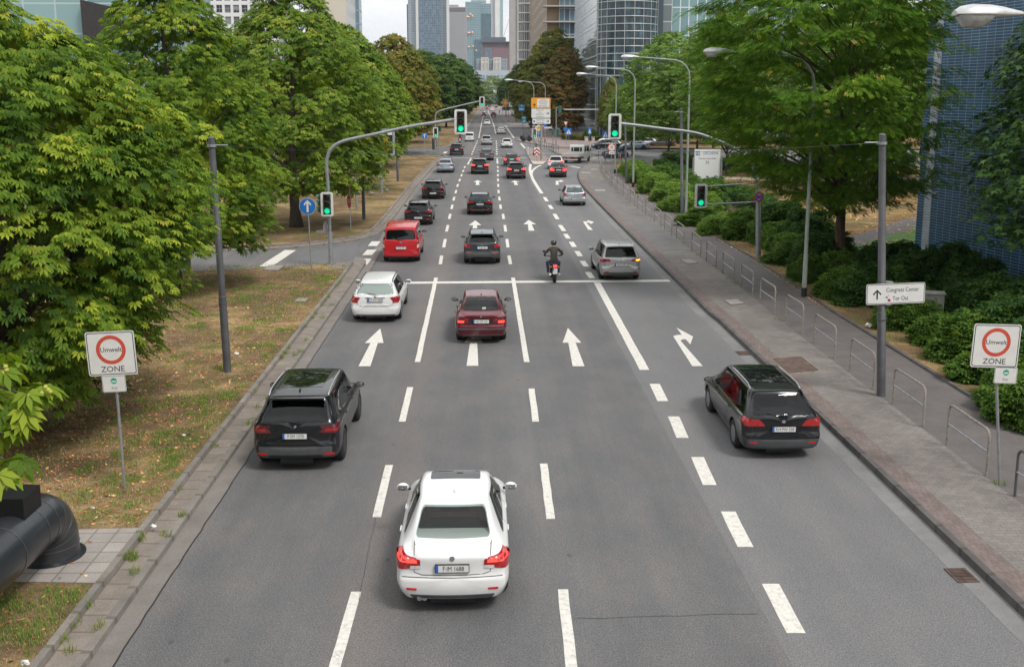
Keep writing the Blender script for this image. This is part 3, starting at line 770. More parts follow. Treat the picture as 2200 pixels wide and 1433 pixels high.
def solid(vs, fs): mb = MB(); mb.add(vs, fs); return mb
def cabin_cut(V, F, vs, fs, T, bvh):
    """hollow cabin with real window openings; returns None when the cut goes wrong"""
    y0, y1, zf = T['cab']
    me = bpy.data.meshes.new('q'); me.from_pydata(vs, [], fs); bm = bmesh.new(); bm.from_mesh(me); bmesh.ops.recalc_face_normals(bm, faces=bm.faces); bm.normal_update()
    iv = [tuple(v.co-v.normal*.055) for v in bm.verts]; bm.free(); bpy.data.meshes.remove(me)
    if T['kind'] == 'sedan': iv = [(v[0]*(1-.06/T['W']), v[1], .6+(v[2]-.6)*(1-.055/(T['H']-.6))) for v in vs]
    lo = zf
    # keep the part of the inner shell above the floor and between the bulkheads: cut four blocks away
    cut = MB(); cut.box((0, T['L']/2, lo-2), (4, T['L']+2, 4)); cv, cf = boolean_cut(iv, fs, cut)
    cut = MB(); cut.box((0, y0-3, 1), (4, 6, 5)); cv, cf = boolean_cut([tuple(v) for v in cv], cf, cut)
    cut = MB(); cut.box((0, y1+3, 1), (4, 6, 5)); cv, cf = boolean_cut([tuple(v) for v in cv], cf, cut)
    if len(cf) < 50: return None
    V2, F2 = boolean_cut([tuple(v) for v in V], F, solid([tuple(v) for v in cv], cf))
    for v, poly in T['wins']:
        c = MB()
        if v == 'rear': c.prism(poly, -y0-1.5, 1.2, 0, XZ)
        elif v == 'front': c.prism([(p[0], p[1]) for p in poly], -T['L']-1, -(y1-1.15), 0, XZ)
        else:
            s = 1 if v == 'right' else -1
            c.prism(poly, *sorted((s*.40, s*2.5)), 0, Matrix(((0, 0, 1, 0), (1, 0, 0, 0), (0, 1, 0, 0), (0, 0, 0, 1))))
        V2, F2 = boolean_cut([tuple(q) for q in V2], F2, c)
    if len(F2) < len(F)*.6: return None
    return V2, F2
def make_type(key, T):
    """build every mesh of one body type once; cars then share them"""
    vs, fs = shell(T); W = T['W']; rw = T.get('rw', .325); yr_, yf_ = T['axles']
    body_bvh = None
    cut = MB()
    for y in (yr_, yf_):
        for s in (-1, 1): cut.cyl((s*(W-.30), y, rw), (s*(W+.3), y, rw), rw+.055, n=28)
    V, F = boolean_cut(vs, fs, cut)
    bvh = BVHTree.FromPolygons(vs, fs)
    T['wins'] = []; hollow = None
    if T.get('cab'):
        for nm, items in T['parts'].items():
            if nm.split('#')[0] in ('rear_window', 'side_window', 'windscreen') and items[-1][3] in (M_GLASS, M_GLASSL): T['wins'].append((items[-1][1], items[-1][2]))
        hollow = cabin_cut(V, F, vs, fs, T, bvh)
        if hollow is None: print('CABIN CUT FAILED', key)
        else:
            V, F = hollow
            sides = any(w[0] == 'right' for w in T['wins'])
            def grow(poly, e=.014):
                cx = sum(p[0] for p in poly)/len(poly); cy = sum(p[1] for p in poly)/len(poly); wx = max(abs(p[0]-cx) for p in poly); wy = max(abs(p[1]-cy) for p in poly)
                return [(cx+(p[0]-cx)*(1+e/wx), cy+(p[1]-cy)*(1+e/wy)) for p in poly]
            for nm in list(T['parts']):
                k = nm.split('#')[0]; it = T['parts'][nm]
                if k == 'window_frame' and sides: del T['parts'][nm]
                elif k in ('rear_window', 'side_window', 'windscreen') and it[-1][3] in (M_GLASS, M_GLASSL): T['parts'][nm] = [('p', it[-1][1], grow(it[-1][2]), M_CLEAR, .004)]
            st = M_TANSEAT if key == 'saloon' else M_SEAT; yr0 = T.get('seats', (1.75, 2.65)); zs = T['cab'][2]
            for i, (x, y, w_) in enumerate(((-.36, yr0[1], .5), (.36, yr0[1], .5), (0, yr0[0], 1.15))):
                def fn(mb, bvh, mats, x=x, y=y, w_=w_):
                    R2 = Matrix.Translation((x, y-.05, zs)) @ Matrix.Rotation(radians(14), 4, 'X'); mb.box((0, 0, .24), (w_, .16, .50), 0, M=R2, bev=.05); mb.box((x, y+.28, zs+.0), (w_, .52, .14), 0, bev=.04)
                    for hx in ((0,) if w_ < 1 else (-.36, .36)): mb.box((hx, .0, .52 if w_ > 1 else .60), (.26, .09, .17), 0, M=R2, bev=.04); mb.cyl(R2 @ Vector((hx-.06, 0, .5)), R2 @ Vector((hx-.06, 0, .6)), .008, n=5)
                T['parts']['seat#%d' % i] = [('f', fn, st)]
    out = []     # (part name, mesh, slot kinds, loc, parent part index)
    body = MB(); body.add(V, F, 0)
    # panel gaps
    for v, pts in T.get('seams', []):
        line_patch(body, bvh, pts, v, .011, .0025, 1)
        if v == 'right': line_patch(body, bvh, pts, 'left', .011, .0025, 1)
    for nm, v, poly, kind in T.get('panels', []): pass
    P = []
    if hollow:
        for i, f in enumerate(F):
            c = sum((Vector(V[j]) for j in f), Vector())/len(f)
            if c.z > .4:
                h = bvh.find_nearest(c)
                if h[0] is not None and h[3] > .030 and (T['cab'][0]-.1 < c.y < T['cab'][1]+.1): body.m[i] = 2
    P.append(('body', body.mesh('body', [M_BLK, M_BLK, M_INT], True, 38), ['paint', None, None]))
    # wheel-arch liner and underbody
    for nm, items in T['parts'].items():
        mb = MB(); mats = []
        for it in items:
            k = it[0]
            if k == 'p':       # patch: view, poly, material, offset
                _, v, poly, mm, off = it
                if mm not in mats: mats.append(mm)
                patch(mb, bvh, poly, v, off, mats.index(mm), .03 if nm[:4] in ('tail', 'refl', 'bump', 'diff') else .05)
            elif k == 'l':
                _, v, pts, w, mm = it
                if mm not in mats: mats.append(mm)
                line_patch(mb, bvh, pts, v, w, .008, mats.index(mm))
            elif k == 'f':
                _, fn, mm = it
                for q in (mm if isinstance(mm, list) else [mm]):
                    if q not in mats: mats.append(q)
                fn(mb, bvh, mats)
        if mb.f:
            n = nm.split('#')[0]
            P.append((n, mb.mesh(n, [m if not isinstance(m, str) else M_BLK for m in mats], True, 38), [m if isinstance(m, str) else None for m in mats]))
    T['meshes'] = P; T['tyre'], T['rim'] = wheel_meshes(rw, T.get('tw', .215), T.get('darkrim', False))
    TYPES[key] = T
def surf(bvh, x, z, view='rear'):
    org, d = VIEW[view]; h = bvh.ray_cast(org(x, z), d); return h[0], h[1]
def plate(txt, z, x=0, tilt=0):
    def fn(mb, bvh, mats):
        p, n = surf(bvh, x, z); y = p.y-.022
        mb.box((x, y, z), (.54, .03, .135), mats.index(M_BLK)); mb.box((x, y-.012, z), (.52, .014, .112), mats.index(M_PLATE))
        mb.box((x-.238, y-.0200, z), (.044, .004, .112), mats.index(M_PBLUE))
        mb.text(txt, .105, FACE(x+.02, y-.0205, z), mats.index(M_PTXT), depth=.002, sx=.80)
    return ('f', fn, [M_BLK, M_PLATE, M_PBLUE, M_PTXT])
def mirrors(s, y, z, W, col='mirror'):
    def fn(mb, bvh, mats):
        c = mats.index(col); b = mats.index(M_BLK)
        mb.sphere((s*(W+.09), y, z), (.115, .07, .075), 12, 8, c)
        mb.box((s*(W+.09), y-.062, z), (.17, .012, .095), mats.index(M_MIRG), bev=.004)
        mb.cyl((s*(W-.05), y+.02, z-.05), (s*(W+.03), y+.01, z-.02), .03, .022, 8, b)
    return ('f', fn, [col, M_BLK, M_MIRG])
def rail(s, y0, y1, x, H, m):
    def fn(mb, bvh, mats):
        pts = []
        for i in range(9):
            y = y0+(y1-y0)*i/8; h = bvh.ray_cast(Vector((s*x, y, 5)), Vector((0, 0, -1)))[0]
            pts.append((s*x, y, h.z+(.045 if 0 < i < 8 else .0)))
        mb.tube(pts, .017, 8, mats.index(m))
    return ('f', fn, m)
def antenna(y):
    def fn(mb, bvh, mats):
        h = bvh.ray_cast(Vector((0, y, 5)), Vector((0, 0, -1)))[0]
        mb.add([(-.02, y+.09, h.z), (.02, y+.09, h.z), (.022, y-.05, h.z), (-.022, y-.05, h.z), (0, y-.045, h.z+.06), (0, y-.02, h.z+.058)], [(0, 1, 5), (1, 2, 4, 5), (2, 3, 4), (3, 0, 5, 4)], mats.index('paint'))
    return ('f', fn, 'paint')
def exhaust(xs, z):
    def fn(mb, bvh, mats):
        for x in xs: mb.lathe([(.036, 0), (.04, 0), (.04, .12), (.03, .12), (.03, .02)], n=14, mi=mats.index(M_CHR), M=Matrix.Translation((x, .06, z)) @ Matrix.Rotation(-pi/2, 4, 'X'))
    return ('f', fn, M_CHR)
def badge(z, r=.04, x=0, m=M_CHR):
    def fn(mb, bvh, mats):
        p, n = surf(bvh, x, z); mb.cyl(p-Vector((0, .001, 0)), p-Vector((0, .012, 0)), r, r*.95, 20, mats.index(m))
    return ('f', fn, m)
def word(txt, x, z, size=.05, m=M_CHR):
    def fn(mb, bvh, mats):
        p, n = surf(bvh, x, z); mb.text(txt, size, FACE(x, p.y-.006, z), mats.index(m), depth=.004)
    return ('f', fn, m)
def handles(s, W, ys, z, m='paint'):
    def fn(mb, bvh, mats):
        for y in ys:
            p = bvh.ray_cast(Vector((s*3, y, z)), Vector((-s, 0, 0)))[0]; mb.box((p.x+s*.018, y, z), (.022, .2, .026), mats.index(m), bev=.006)
    return ('f', fn, m)
def wiper(z0, z1, x=.03, l=.38):
    def fn(mb, bvh, mats):
        p, _ = surf(bvh, x, z0); q, _ = surf(bvh, x-l, z0+.04)
        mb.tube([p-Vector((0, .02, 0)), (p+q)/2-Vector((0, .025, 0)), q-Vector((0, .018, 0))], .009, 6, mats.index(M_BLK))
    return ('f', fn, M_BLK)
def underbody(T):
    W, L_ = T['W'], T['L']; rw = T.get('rw', .325); yr_, yf_ = T['axles']
    def fn(mb, bvh, mats):
        mb.box((0, L_/2, .26), (W*1.3, L_-1.0, .14), 0); mb.box((0, (yr_+yf_)/2, .20), (W*1.0, 1.7, .05), 0)
        for y in (yr_, yf_): mb.cyl((-W+.12, y, rw), (W-.12, y, rw), .05, n=8)
        mb.cyl((.35, .22, .24), (-.35, .22, .24), .10, n=12)
    return ('f', fn, M_BLK)
def side_glass(T, dlo, pillars, glass=M_GLASS, frame=None):
    """dlo: (y,z) outline from rear-bottom, front-bottom, front-top, rear-top; pillars split it"""
    parts = {}
    yb0, zb0 = dlo[0]; yb1, zb1 = dlo[1]; yt1, zt1 = dlo[2]; yt0, zt0 = dlo[3]
    for s, v in ((1, 'right'), (-1, 'left')):
        tag_ = '#r' if s > 0 else '#l'
        parts['window_frame'+tag_] = [('p', v, rounded([(yb0-.03, zb0-.02), (yb1+.05, zb1-.02), (yt1+.01, zt1+.02), (yt0-.03, zt0+.02)], .04), frame or M_BLK, .003)]
        cuts = [0]+pillars+[1]
        for i, (a, b) in enumerate(zip(cuts, cuts[1:])):
            g = .012
            def pt(t, top):
                yb = yb0+(yb1-yb0)*t; zb = zb0+(zb1-zb0)*t; yt = yt0+(yt1-yt0)*t; zt = zt0+(zt1-zt0)*t
                # keep pillars nearly upright except at the ends
                return (yt, zt) if top else (yb, zb)
            poly = rounded([pt(a+g, 0), pt(b-g, 0), pt(b-g, 1), pt(a+g, 1)], .035)
            parts['side_window%s%d' % (tag_, i)] = [('p', v, poly, glass if i == len(cuts)-2 or glass is M_GLASSD else glass, .007)]
    return parts
def tail(poly, lens=M_LRED, extra=None, side=None):
    parts = {}
    for s, t in ((1, '#r'), (-1, '#l')):
        it = [('p', 'rear', poly if s > 0 else mirx(poly), lens, .010)]
        for e in (extra or []): it.append(('p', 'rear', e[0] if s > 0 else mirx(e[0]), e[1], .014))
        if side: it.append(('p', 'right' if s > 0 else 'left', side, lens, .009))
        parts['tail_light'+t] = it
    return parts
def std_parts(T, txt, rwin, dlo, pillars, taillens, plate_z, glass=M_GLASS, rglass=None, wind=None, mirror=None, handles_=None, bumper=None, refl=None, extra=None, rails=None, windr=.06):
    W, H = T['W'], T['H']; P = {}
    zb, zt, wb, wtp = rwin
    P['rear_window'] = [('p', 'rear', rounded([(-wb-.02, zb-.015), (wb+.02, zb-.015), (wtp+.02, zt+.015), (-wtp-.02, zt+.015)], windr+.02), M_BLK, .003),
                        ('p', 'rear', rounded([(-wb, zb), (wb, zb), (wtp, zt), (-wtp, zt)], windr), rglass or glass, .007)]
    wz0, wz1, ww0, ww1 = wind
    P['windscreen'] = [('p', 'front', rounded([(-ww0, wz0), (ww0, wz0), (ww1, wz1), (-ww1, wz1)], .06), M_GLASSL, .006)]
    P.update(side_glass(T, dlo, pillars, glass)); P.update(taillens)
    P['number_plate'] = [plate(txt, plate_z)]
    for s, t in ((1, '#r'), (-1, '#l')):
        P['side_mirror'+t] = [mirrors(s, *mirror, W)]
        P['headlight'+t] = [('p', 'front', rounded([(s*W*.45, .58), (s*W*.80, .60), (s*W*.82, .72), (s*W*.5, .70)][::s], .03), M_HEAD, .006)]
        for hk, hy in enumerate(handles_[0] if handles_ else []): P['door_handle%s%d' % (t, hk)] = [handles(s, W, [hy], *handles_[1:])]
        if rails: P['roof_rail'+t] = [rail(s, *rails)]
        if refl: 
            rp = [(W*refl[0], refl[2]), (W*refl[1], refl[2]), (W*refl[1], refl[3]), (W*refl[0], refl[3])]
            P['reflector'+t] = [('p', 'rear', rounded(rp if s > 0 else mirx(rp), .012), M_REFL, .008)]
    if bumper:
        z0, z1, w0, w1, m = bumper
        P['bumper_trim'] = [('p', 'rear', rounded([(-w0, z0), (w0, z0), (w1, z1), (-w1, z1)], .04), m, .006)]
    P['underbody'] = [underbody(T)]
    for k, v in (extra or {}).items(): P[k] = v
    T['parts'] = P
def door_seams(ys, z0, z1, top=None):
    return [('right', [(y, z0), (y+.0, z1)]) for y in ys]
# ------------------------------------------------------------------ body types
# modern saloon with sunroof
T = sedan_spec(4.62, .905, 1.43, 1.03, .55, 1.52, 2.75, 3.45, .56); T['axles'] = (.98, 3.80); T['rw'] = .33; T['cab'] = (.95, 3.35, .72); T['seats'] = (1.62, 2.55)
T['seams'] = [('rear', [(-.60, 1.02), (-.60, .72), (-.48, .68), (.48, .68), (.60, .72), (.60, 1.02)]), ('right', [(2.55, .30), (2.55, .93)]), ('right', [(1.62, .45), (1.55, .70), (1.62, .94)]), ('right', [(3.5, .45), (3.55, .9)]), ('rear', [(-.84, .64), (.84, .64)]), ('top', [(-.60, .17), (-.62, .56)]), ('top', [(.60, .17), (.62, .56)])]
lens = rounded([(.50, .80), (.90, .74), (.92, .90), (.86, .955), (.50, .93)], .03)
std_parts(T, 'F·IM 1688', (1.07, 1.335, .60, .515), [(1.02, .955), (3.22, .93), (2.62, 1.335), (1.66, 1.35)], [.22, .60],
          tail(lens, M_LRED, [(rounded([(.55, .87), (.88, .87), (.86, .93), (.56, .92)], .01), M_LON), (rounded([(.50, .78), (.66, .765), (.66, .82), (.50, .83)], .01), M_LWH)], rounded([(.10, .78), (.30, .84), (.28, .92), (.10, .95)], .02)),
          .80, wind=(.99, 1.37, .72, .55), mirror=(3.02, .98), handles_=([1.45, 2.4], .86), refl=(.62, .80, .44, .475),
          bumper=(.27, .36, .60, .68, M_GRY), extra={
          'sunroof': [('p', 'top', rounded([(-.44, 2.25), (.44, 2.25), (.44, 2.72), (-.44, 2.72)], .05), M_GLASSD, .005)],
          'roof_antenna': [antenna(1.68)], 'exhaust_pipe': [exhaust((-.52, -.44), .29)], 'badge': [badge(.955, .042)]})
make_type('saloon', T)
# older rounded saloon, burgundy
T = sedan_spec(4.4, .86, 1.43, 1.02, .42, 1.30, 2.55, 3.2, .53); T['axles'] = (.86, 3.40); T['rw'] = .30; T['tw'] = .19; T['cab'] = (.75, 3.1, .72); T['seats'] = (1.5, 2.4)
T['seams'] = [('rear', [(-.66, .98), (-.66, .66), (.66, .66), (.66, .98)]), ('right', [(2.42, .30), (2.42, .93)]), ('right', [(1.5, .45), (1.45, .70), (1.5, .94)]), ('rear', [(-.82, .62), (.82, .62)])]
lens = rounded([(.40, .70), (.79, .70), (.81, .86), (.78, .90), (.40, .89)], .02)
std_parts(T, 'GG·ZZ 101', (1.06, 1.38, .60, .48), [(.98, .945), (3.02, .93), (2.45, 1.335), (1.45, 1.35)], [.20, .58],
          tail(lens, M_LDK, [(rounded([(.56, .72), (.76, .72), (.77, .80), (.56, .80)], .02), M_LON), (rounded([(.42, .80), (.55, .80), (.55, .87), (.42, .87)], .01), M_LRED)]),
          .78, wind=(.98, 1.36, .68, .52), mirror=(2.82, .98), handles_=([1.35, 2.28], .84, M_BLK),
          bumper=(.26, .34, .60, .66, M_GRY), extra={
          'light_band': [('p', 'rear', [(-.40, .71), (.40, .71), (.40, .88), (-.40, .88)], M_BLK, .006)],
          'bumper_strip': [('p', 'rear', rounded([(-.80, .50), (.80, .50), (.80, .56), (-.80, .56)], .01), M_GRY, .012)],
          'roof_antenna': [antenna(1.45)], 'badge': [badge(.935, .03)],
          'paper_box': [('f', lambda mb, bvh, mats: mb.box((.10, .62+.0, 1.10), (.12, .1, .06), 0), mat('white_paper', (.7, .72, .72), .7))]})
make_type('old_saloon', T)
# large SUV
T = hatch_spec(4.67, .95, 1.64, .50, 2.85, 3.55, .66, .26, 1.10, zw=1.10, bump_z=.66, hoodz=1.12); T['axles'] = (.95, 3.78); T['rw'] = .365; T['tw'] = .235; T['darkrim'] = True; T['cab'] = (.2, 3.45, .85)
T['seams'] = [('rear', [(-.74, 1.06), (-.78, .90), (-.70, .68), (.70, .68), (.78, .90), (.74, 1.06)]), ('right', [(2.65, .35), (2.65, 1.04)]), ('right', [(1.55, .45), (1.5, .75), (1.55, 1.05)])]
lens = rounded([(.50, .90), (.90, .87), (.93, 1.00), (.90, 1.07), (.66, 1.03)], .02)
std_parts(T, 'F·SM 1270', (1.12, 1.50, .72, .60), [(.48, 1.10), (3.38, 1.03), (2.78, 1.54), (.78, 1.56)], [.24, .62],
          tail(lens, M_LDK, [(rounded([(.62, .93), (.9, .92), (.9, .97), (.66, .985)], .01), M_LRED)], rounded([(.10, .92), (.34, .98), (.34, 1.05), (.10, 1.06)], .02)), .84,
          glass=M_GLASSD, rglass=M_GLASS, wind=(1.13, 1.56, .76, .62), mirror=(3.1, 1.12), handles_=([1.4, 2.5], .98), refl=(.66, .88, .40, .46),
          bumper=(.30, .60, .78, .80, M_GRY), rails=(.65, 2.75, .655, 1.64, M_CHR), extra={
          'roof_spoiler': [('f', lambda mb, bvh, mats: mb.box((0, .40, 1.585), (1.22, .16, .035), 0, bev=.012), 'paint')], 'rear_wiper': [wiper(1.13, 1.2)], 'roof_antenna': [antenna(.85)],
          'panoramic_roof': [('p', 'top', rounded([(-.46, 1.1), (.46, 1.1), (.46, 2.6), (-.46, 2.6)], .06), M_GLASSD, .004)], 'badge': [badge(1.03, .03)],
          'diffuser': [('p', 'rear', rounded([(-.60, .29), (.60, .29), (.56, .42), (-.56, .42)], .03), M_BLK, .012)]})
make_type('suv', T)
# second SUV shape: taller light units high up, chrome strip low on the bumper
T = hatch_spec(4.55, .93, 1.63, .40, 2.75, 3.45, .66, .25, 1.06, zw=1.06, bump_z=.64, hoodz=1.10); T['axles'] = (.90, 3.68); T['rw'] = .36; T['tw'] = .235
T['seams'] = [('rear', [(-.74, 1.0), (-.74, .68), (.74, .68), (.74, 1.0)])]
lens = rounded([(.46, .90), (.90, .88), (.92, 1.02), (.86, 1.08), (.50, 1.02)], .03)
std_parts(T, 'F·AU 5020', (1.09, 1.48, .70, .58), [(.42, 1.08), (3.26, 1.01), (2.7, 1.53), (.66, 1.55)], [.24, .62],
          tail(lens, M_LRED, [(rounded([(.56, .93), (.86, .93), (.86, .98), (.56, .985)], .01), M_LON)]), .86,
          glass=M_GLASSD, rglass=M_GLASSD, wind=(1.11, 1.55, .76, .62), mirror=(3.02, 1.10), handles_=([1.35, 2.4], .96), refl=(.60, .86, .52, .57),
          bumper=(.28, .44, .78, .80, M_GRY), rails=(.6, 2.6, .645, 1.63, M_CHR), extra={
          'roof_spoiler': [('f', lambda mb, bvh, mats: mb.box((0, .31, 1.575), (1.2, .14, .03), 0, bev=.012), 'paint')], 'rear_wiper': [wiper(1.1, 1.16)],
          'skid_plate': [('p', 'rear', rounded([(-.62, .39), (.62, .39), (.55, .44), (-.55, .44)], .02), M_CHR, .014)], 'badge': [badge(.99, .035)]})
make_type('tall_suv', T)
# compact crossover, grey with charcoal lower body
T = hatch_spec(4.2, .90, 1.52, .46, 2.5, 3.15, .60, .24, 1.02, zw=1.06, bump_z=.62, hoodz=1.02); T['axles'] = (.80, 3.40); T['rw'] = .34; T['cab'] = (.2, 3.05, .78); T['seats'] = (1.4, 2.2)
T['seams'] = [('rear', [(-.58, 1.0), (-.58, .66), (.58, .66), (.58, 1.0)])]
lens = rounded([(.58, .84), (.84, .84), (.87, .94), (.84, 1.02), (.60, 1.02)], .04)
std_parts(T, 'F·QJ 1717', (1.09, 1.37, .64, .53), [(.48, 1.05), (3.0, .97), (2.45, 1.42), (.80, 1.42)], [.26, .62],
          tail(lens, M_LRED, [(rounded([(.63, .88), (.82, .88), (.82, .97), (.63, .97)], .03), M_LON)]), .84,
          rglass=M_GLASS, wind=(1.03, 1.45, .70, .57), mirror=(2.75, 1.03), handles_=([1.25, 2.2], .92), refl=(.58, .78, .56, .61),
          bumper=(.28, .64, .80, .84, M_GRY), rails=(.55, 2.35, .585, 1.52, M_BLK), extra={
          'rear_wiper': [wiper(1.1, 1.14)], 'roof_antenna': [antenna(.75)], 'badge': [badge(1.0, .03)],
          'roof_spoiler': [('f', lambda mb, bvh, mats: mb.box((0, .40, 1.465), (1.1, .14, .03), 0, bev=.012), 'paint')],
          'diffuser': [('p', 'rear', rounded([(-.50, .29), (.50, .29), (.46, .40), (-.46, .40)], .03), M_BLK, .012)]})
make_type('crossover', T)
# estate with wide lamps, chrome rails and sill strips
T = hatch_spec(4.77, .91, 1.50, .62, 2.95, 3.75, .58, .20, .97, zw=1.0, bump_z=.60, hoodz=.98); T['axles'] = (1.02, 3.75); T['rw'] = .33; T['cab'] = (.2, 3.65, .74)
T['seams'] = [('rear', [(-.66, .94), (-.70, .66), (.70, .66), (.66, .94)]), ('right', [(2.75, .3), (2.75, .93)]), ('right', [(1.7, .45), (1.62, .7), (1.66, .95)]), ('rear', [(-.84, .63), (.84, .63)])]
lens = rounded([(.40, .80), (.86, .78), (.90, .90), (.86, .965), (.52, .93)], .04)
std_parts(T, 'KH·PW 338', (1.03, 1.38, .66, .54), [(.42, .975), (3.58, .93), (2.88, 1.40), (.92, 1.42)], [.24, .60],
          tail(lens, M_LRED, [(rounded([(.46, .83), (.62, .82), (.64, .90), (.52, .91)], .02), M_LON)], rounded([(.10, .82), (.36, .86), (.34, .93), (.10, .95)], .02)), .74,
          wind=(.99, 1.43, .72, .55), mirror=(3.32, .98), handles_=([1.5, 2.6], .85), refl=(.64, .82, .40, .44),
          bumper=(.27, .50, .78, .82, M_GRY), rails=(.80, 2.9, .575, 1.50, M_CHR), glass=M_GLASS, rglass=M_GLASSL, extra={
          'rear_wiper': [wiper(1.03, 1.08)], 'badge': [badge(.90, .045)],
          'roof_window': [('p', 'top', rounded([(-.44, 1.2), (.44, 1.2), (.44, 2.8), (-.44, 2.8)], .06), M_GLASSD, .004)],
          'window_trim#r': [('l', 'right', [(.42, .955), (1.8, .945), (3.58, .91)], .03, M_CHR)], 'window_trim#l': [('l', 'left', [(.42, .955), (1.8, .945), (3.58, .91)], .03, M_CHR)],
          'sill_trim#r': [('l', 'right', [(1.45, .34), (3.2, .34)], .025, M_CHR)], 'sill_trim#l': [('l', 'left', [(1.45, .34), (3.2, .34)], .025, M_CHR)]})
make_type('estate', T)
# white estate with upright corner lamps
T = hatch_spec(4.6, .89, 1.47, .52, 2.85, 3.55, .57, .20, .97, zw=1.02, bump_z=.60, hoodz=.97); T['axles'] = (.92, 3.68); T['rw'] = .32; T['cab'] = (.2, 3.45, .74)
T['seams'] = [('rear', [(-.62, .98), (-.64, .68), (-.5, .64), (.5, .64), (.64, .68), (.62, .98)]), ('right', [(2.65, .3), (2.65, .93)]), ('right', [(1.6, .45), (1.52, .7), (1.56, .95)]), ('rear', [(-.84, .62), (.84, .62)])]
lens = rounded([(.62, .74), (.84, .76), (.88, .92), (.84, .98), (.66, .96)], .03)
std_parts(T, 'DA·AW 6080', (1.05, 1.36, .66, .56), [(.46, .985), (3.40, .94), (2.75, 1.37), (.86, 1.39)], [.24, .60],
          tail(lens, M_LRED, [(rounded([(.655, .85), (.83, .86), (.835, .90), (.66, .89)], .01), M_LDK)], rounded([(.10, .80), (.36, .84), (.34, .93), (.10, .95)], .02)), .86,
          wind=(.98, 1.40, .70, .55), mirror=(3.14, .99), handles_=([1.42, 2.45], .86), bumper=(.25, .33, .68, .72, M_GRY), rails=(.72, 2.75, .575, 1.47, M_BLK), glass=M_GLASS, rglass=M_GLASS, extra={
          'rear_wiper': [wiper(1.05, 1.10)], 'badge': [badge(.975, .035)], 'roof_antenna': [antenna(.85)],
          'chrome_strip': [('l', 'rear', [(-.36, .93), (.36, .93)], .03, M_CHR)]})
make_type('corner_lamp_estate', T)
# compact hatchback
T = hatch_spec(4.26, .90, 1.46, .46, 2.5, 3.2, .58, .20, .96, zw=1.0, bump_z=.62, hoodz=.97); T['axles'] = (.80, 3.42); T['rw'] = .325
T['seams'] = [('rear', [(-.62, .96), (-.62, .66), (.62, .66), (.62, .96)])]
lens = rounded([(.46, .84), (.86, .83), (.88, .92), (.84, .985), (.48, .93)], .03)
std_parts(T, 'OF·KL 217', (1.02, 1.34, .64, .52), [(.5, .98), (3.04, .93), (2.44, 1.36), (.84, 1.37)], [.26, .62],
          tail(lens, M_LRED, [(rounded([(.54, .86), (.82, .86), (.82, .90), (.54, .895)], .01), M_LON)]), .50,
          wind=(.98, 1.38, .70, .55), mirror=(2.82, .98), handles_=([1.3, 2.2], .85), refl=(.60, .80, .38, .43),
          bumper=(.25, .36, .70, .74, M_BLK), rglass=M_GLASSD, glass=M_GLASSD, extra={
          'rear_wiper': [wiper(1.03, 1.08)], 'badge': [badge(.89, .045)], 'roof_antenna': [antenna(.75)],
          'roof_spoiler': [('f', lambda mb, bvh, mats: mb.box((0, .41, 1.405), (1.08, .13, .025), 0, bev=.01), 'paint')]})
make_type('hatchback', T)
# premium hatchback / estate tail with plate on the tailgate and chrome bumper line
T = hatch_spec(4.35, .90, 1.45, .50, 2.6, 3.3, .57, .20, .96, zw=1.0, bump_z=.58, hoodz=.97); T['axles'] = (.85, 3.5); T['rw'] = .33
T['seams'] = [('rear', [(-.62, .96), (-.62, .62), (.62, .62), (.62, .96)])]
lens = rounded([(.42, .86), (.86, .80), (.88, .90), (.84, .97), (.42, .94)], .03)
std_parts(T, 'MTK·DB 831', (1.02, 1.34, .64, .52), [(.5, .98), (3.14, .93), (2.54, 1.35), (.84, 1.36)], [.26, .62],
          tail(lens, M_LRED, [(rounded([(.48, .88), (.82, .86), (.82, .90), (.48, .91)], .01), M_LON)]), .76,
          wind=(.98, 1.37, .70, .54), mirror=(2.92, .98), handles_=([1.35, 2.3], .85), refl=(.56, .80, .42, .46),
          bumper=(.25, .36, .70, .74, M_BLK), rglass=M_GLASS, glass=M_GLASS, rails=(.62, 2.5, .565, 1.45, M_BLK), extra={
          'rear_wiper': [wiper(1.03, 1.08)], 'chrome_strip': [('l', 'rear', [(-.62, .36), (.62, .36)], .028, M_CHR)], 'badge': [badge(.92, .04)]})
make_type('premium_hatchback', T)
# rounded hatchback of the nineties / two-thousands, silver
T = hatch_spec(4.25, .875, 1.46, .52, 2.5, 3.25, .55, .19, .95, zw=.98, bump_z=.60, hoodz=.95); T['axles'] = (.80, 3.41); T['rw'] = .32; T['tw'] = .2
T['seams'] = [('rear', [(-.56, .94), (-.58, .64), (.58, .64), (.56, .94)]), ('right', [(2.35, .3), (2.35, .92)]), ('right', [(1.4, .45), (1.36, .7), (1.4, .94)])]
lens = rounded([(.56, .86), (.80, .74), (.85, .82), (.82, 1.0), (.70, .97)], .03)
std_parts(T, 'F·NA 3090', (1.01, 1.34, .62, .50), [(.5, .97), (3.06, .92), (2.44, 1.35), (.84, 1.36)], [.26, .62],
          tail(lens, M_LRED), .54, wind=(.96, 1.38, .68, .53), mirror=(2.8, .97), handles_=([1.3, 2.2], .84),
          bumper=(.24, .34, .70, .74, M_GRY), rglass=M_GLASSL, glass=M_GLASS, extra={
          'rear_wiper': [wiper(1.02, 1.07)], 'high_brake_light': [('p', 'rear', [(-.10, 1.37), (.10, 1.37), (.10, 1.40), (-.10, 1.40)], M_LRED, .012)], 'badge': [badge(.88, .035)],
          'chrome_strip': [('l', 'rear', [(-.3, .82), (.3, .82)], .02, M_CHR)]})
make_type('rounded_hatchback', T)
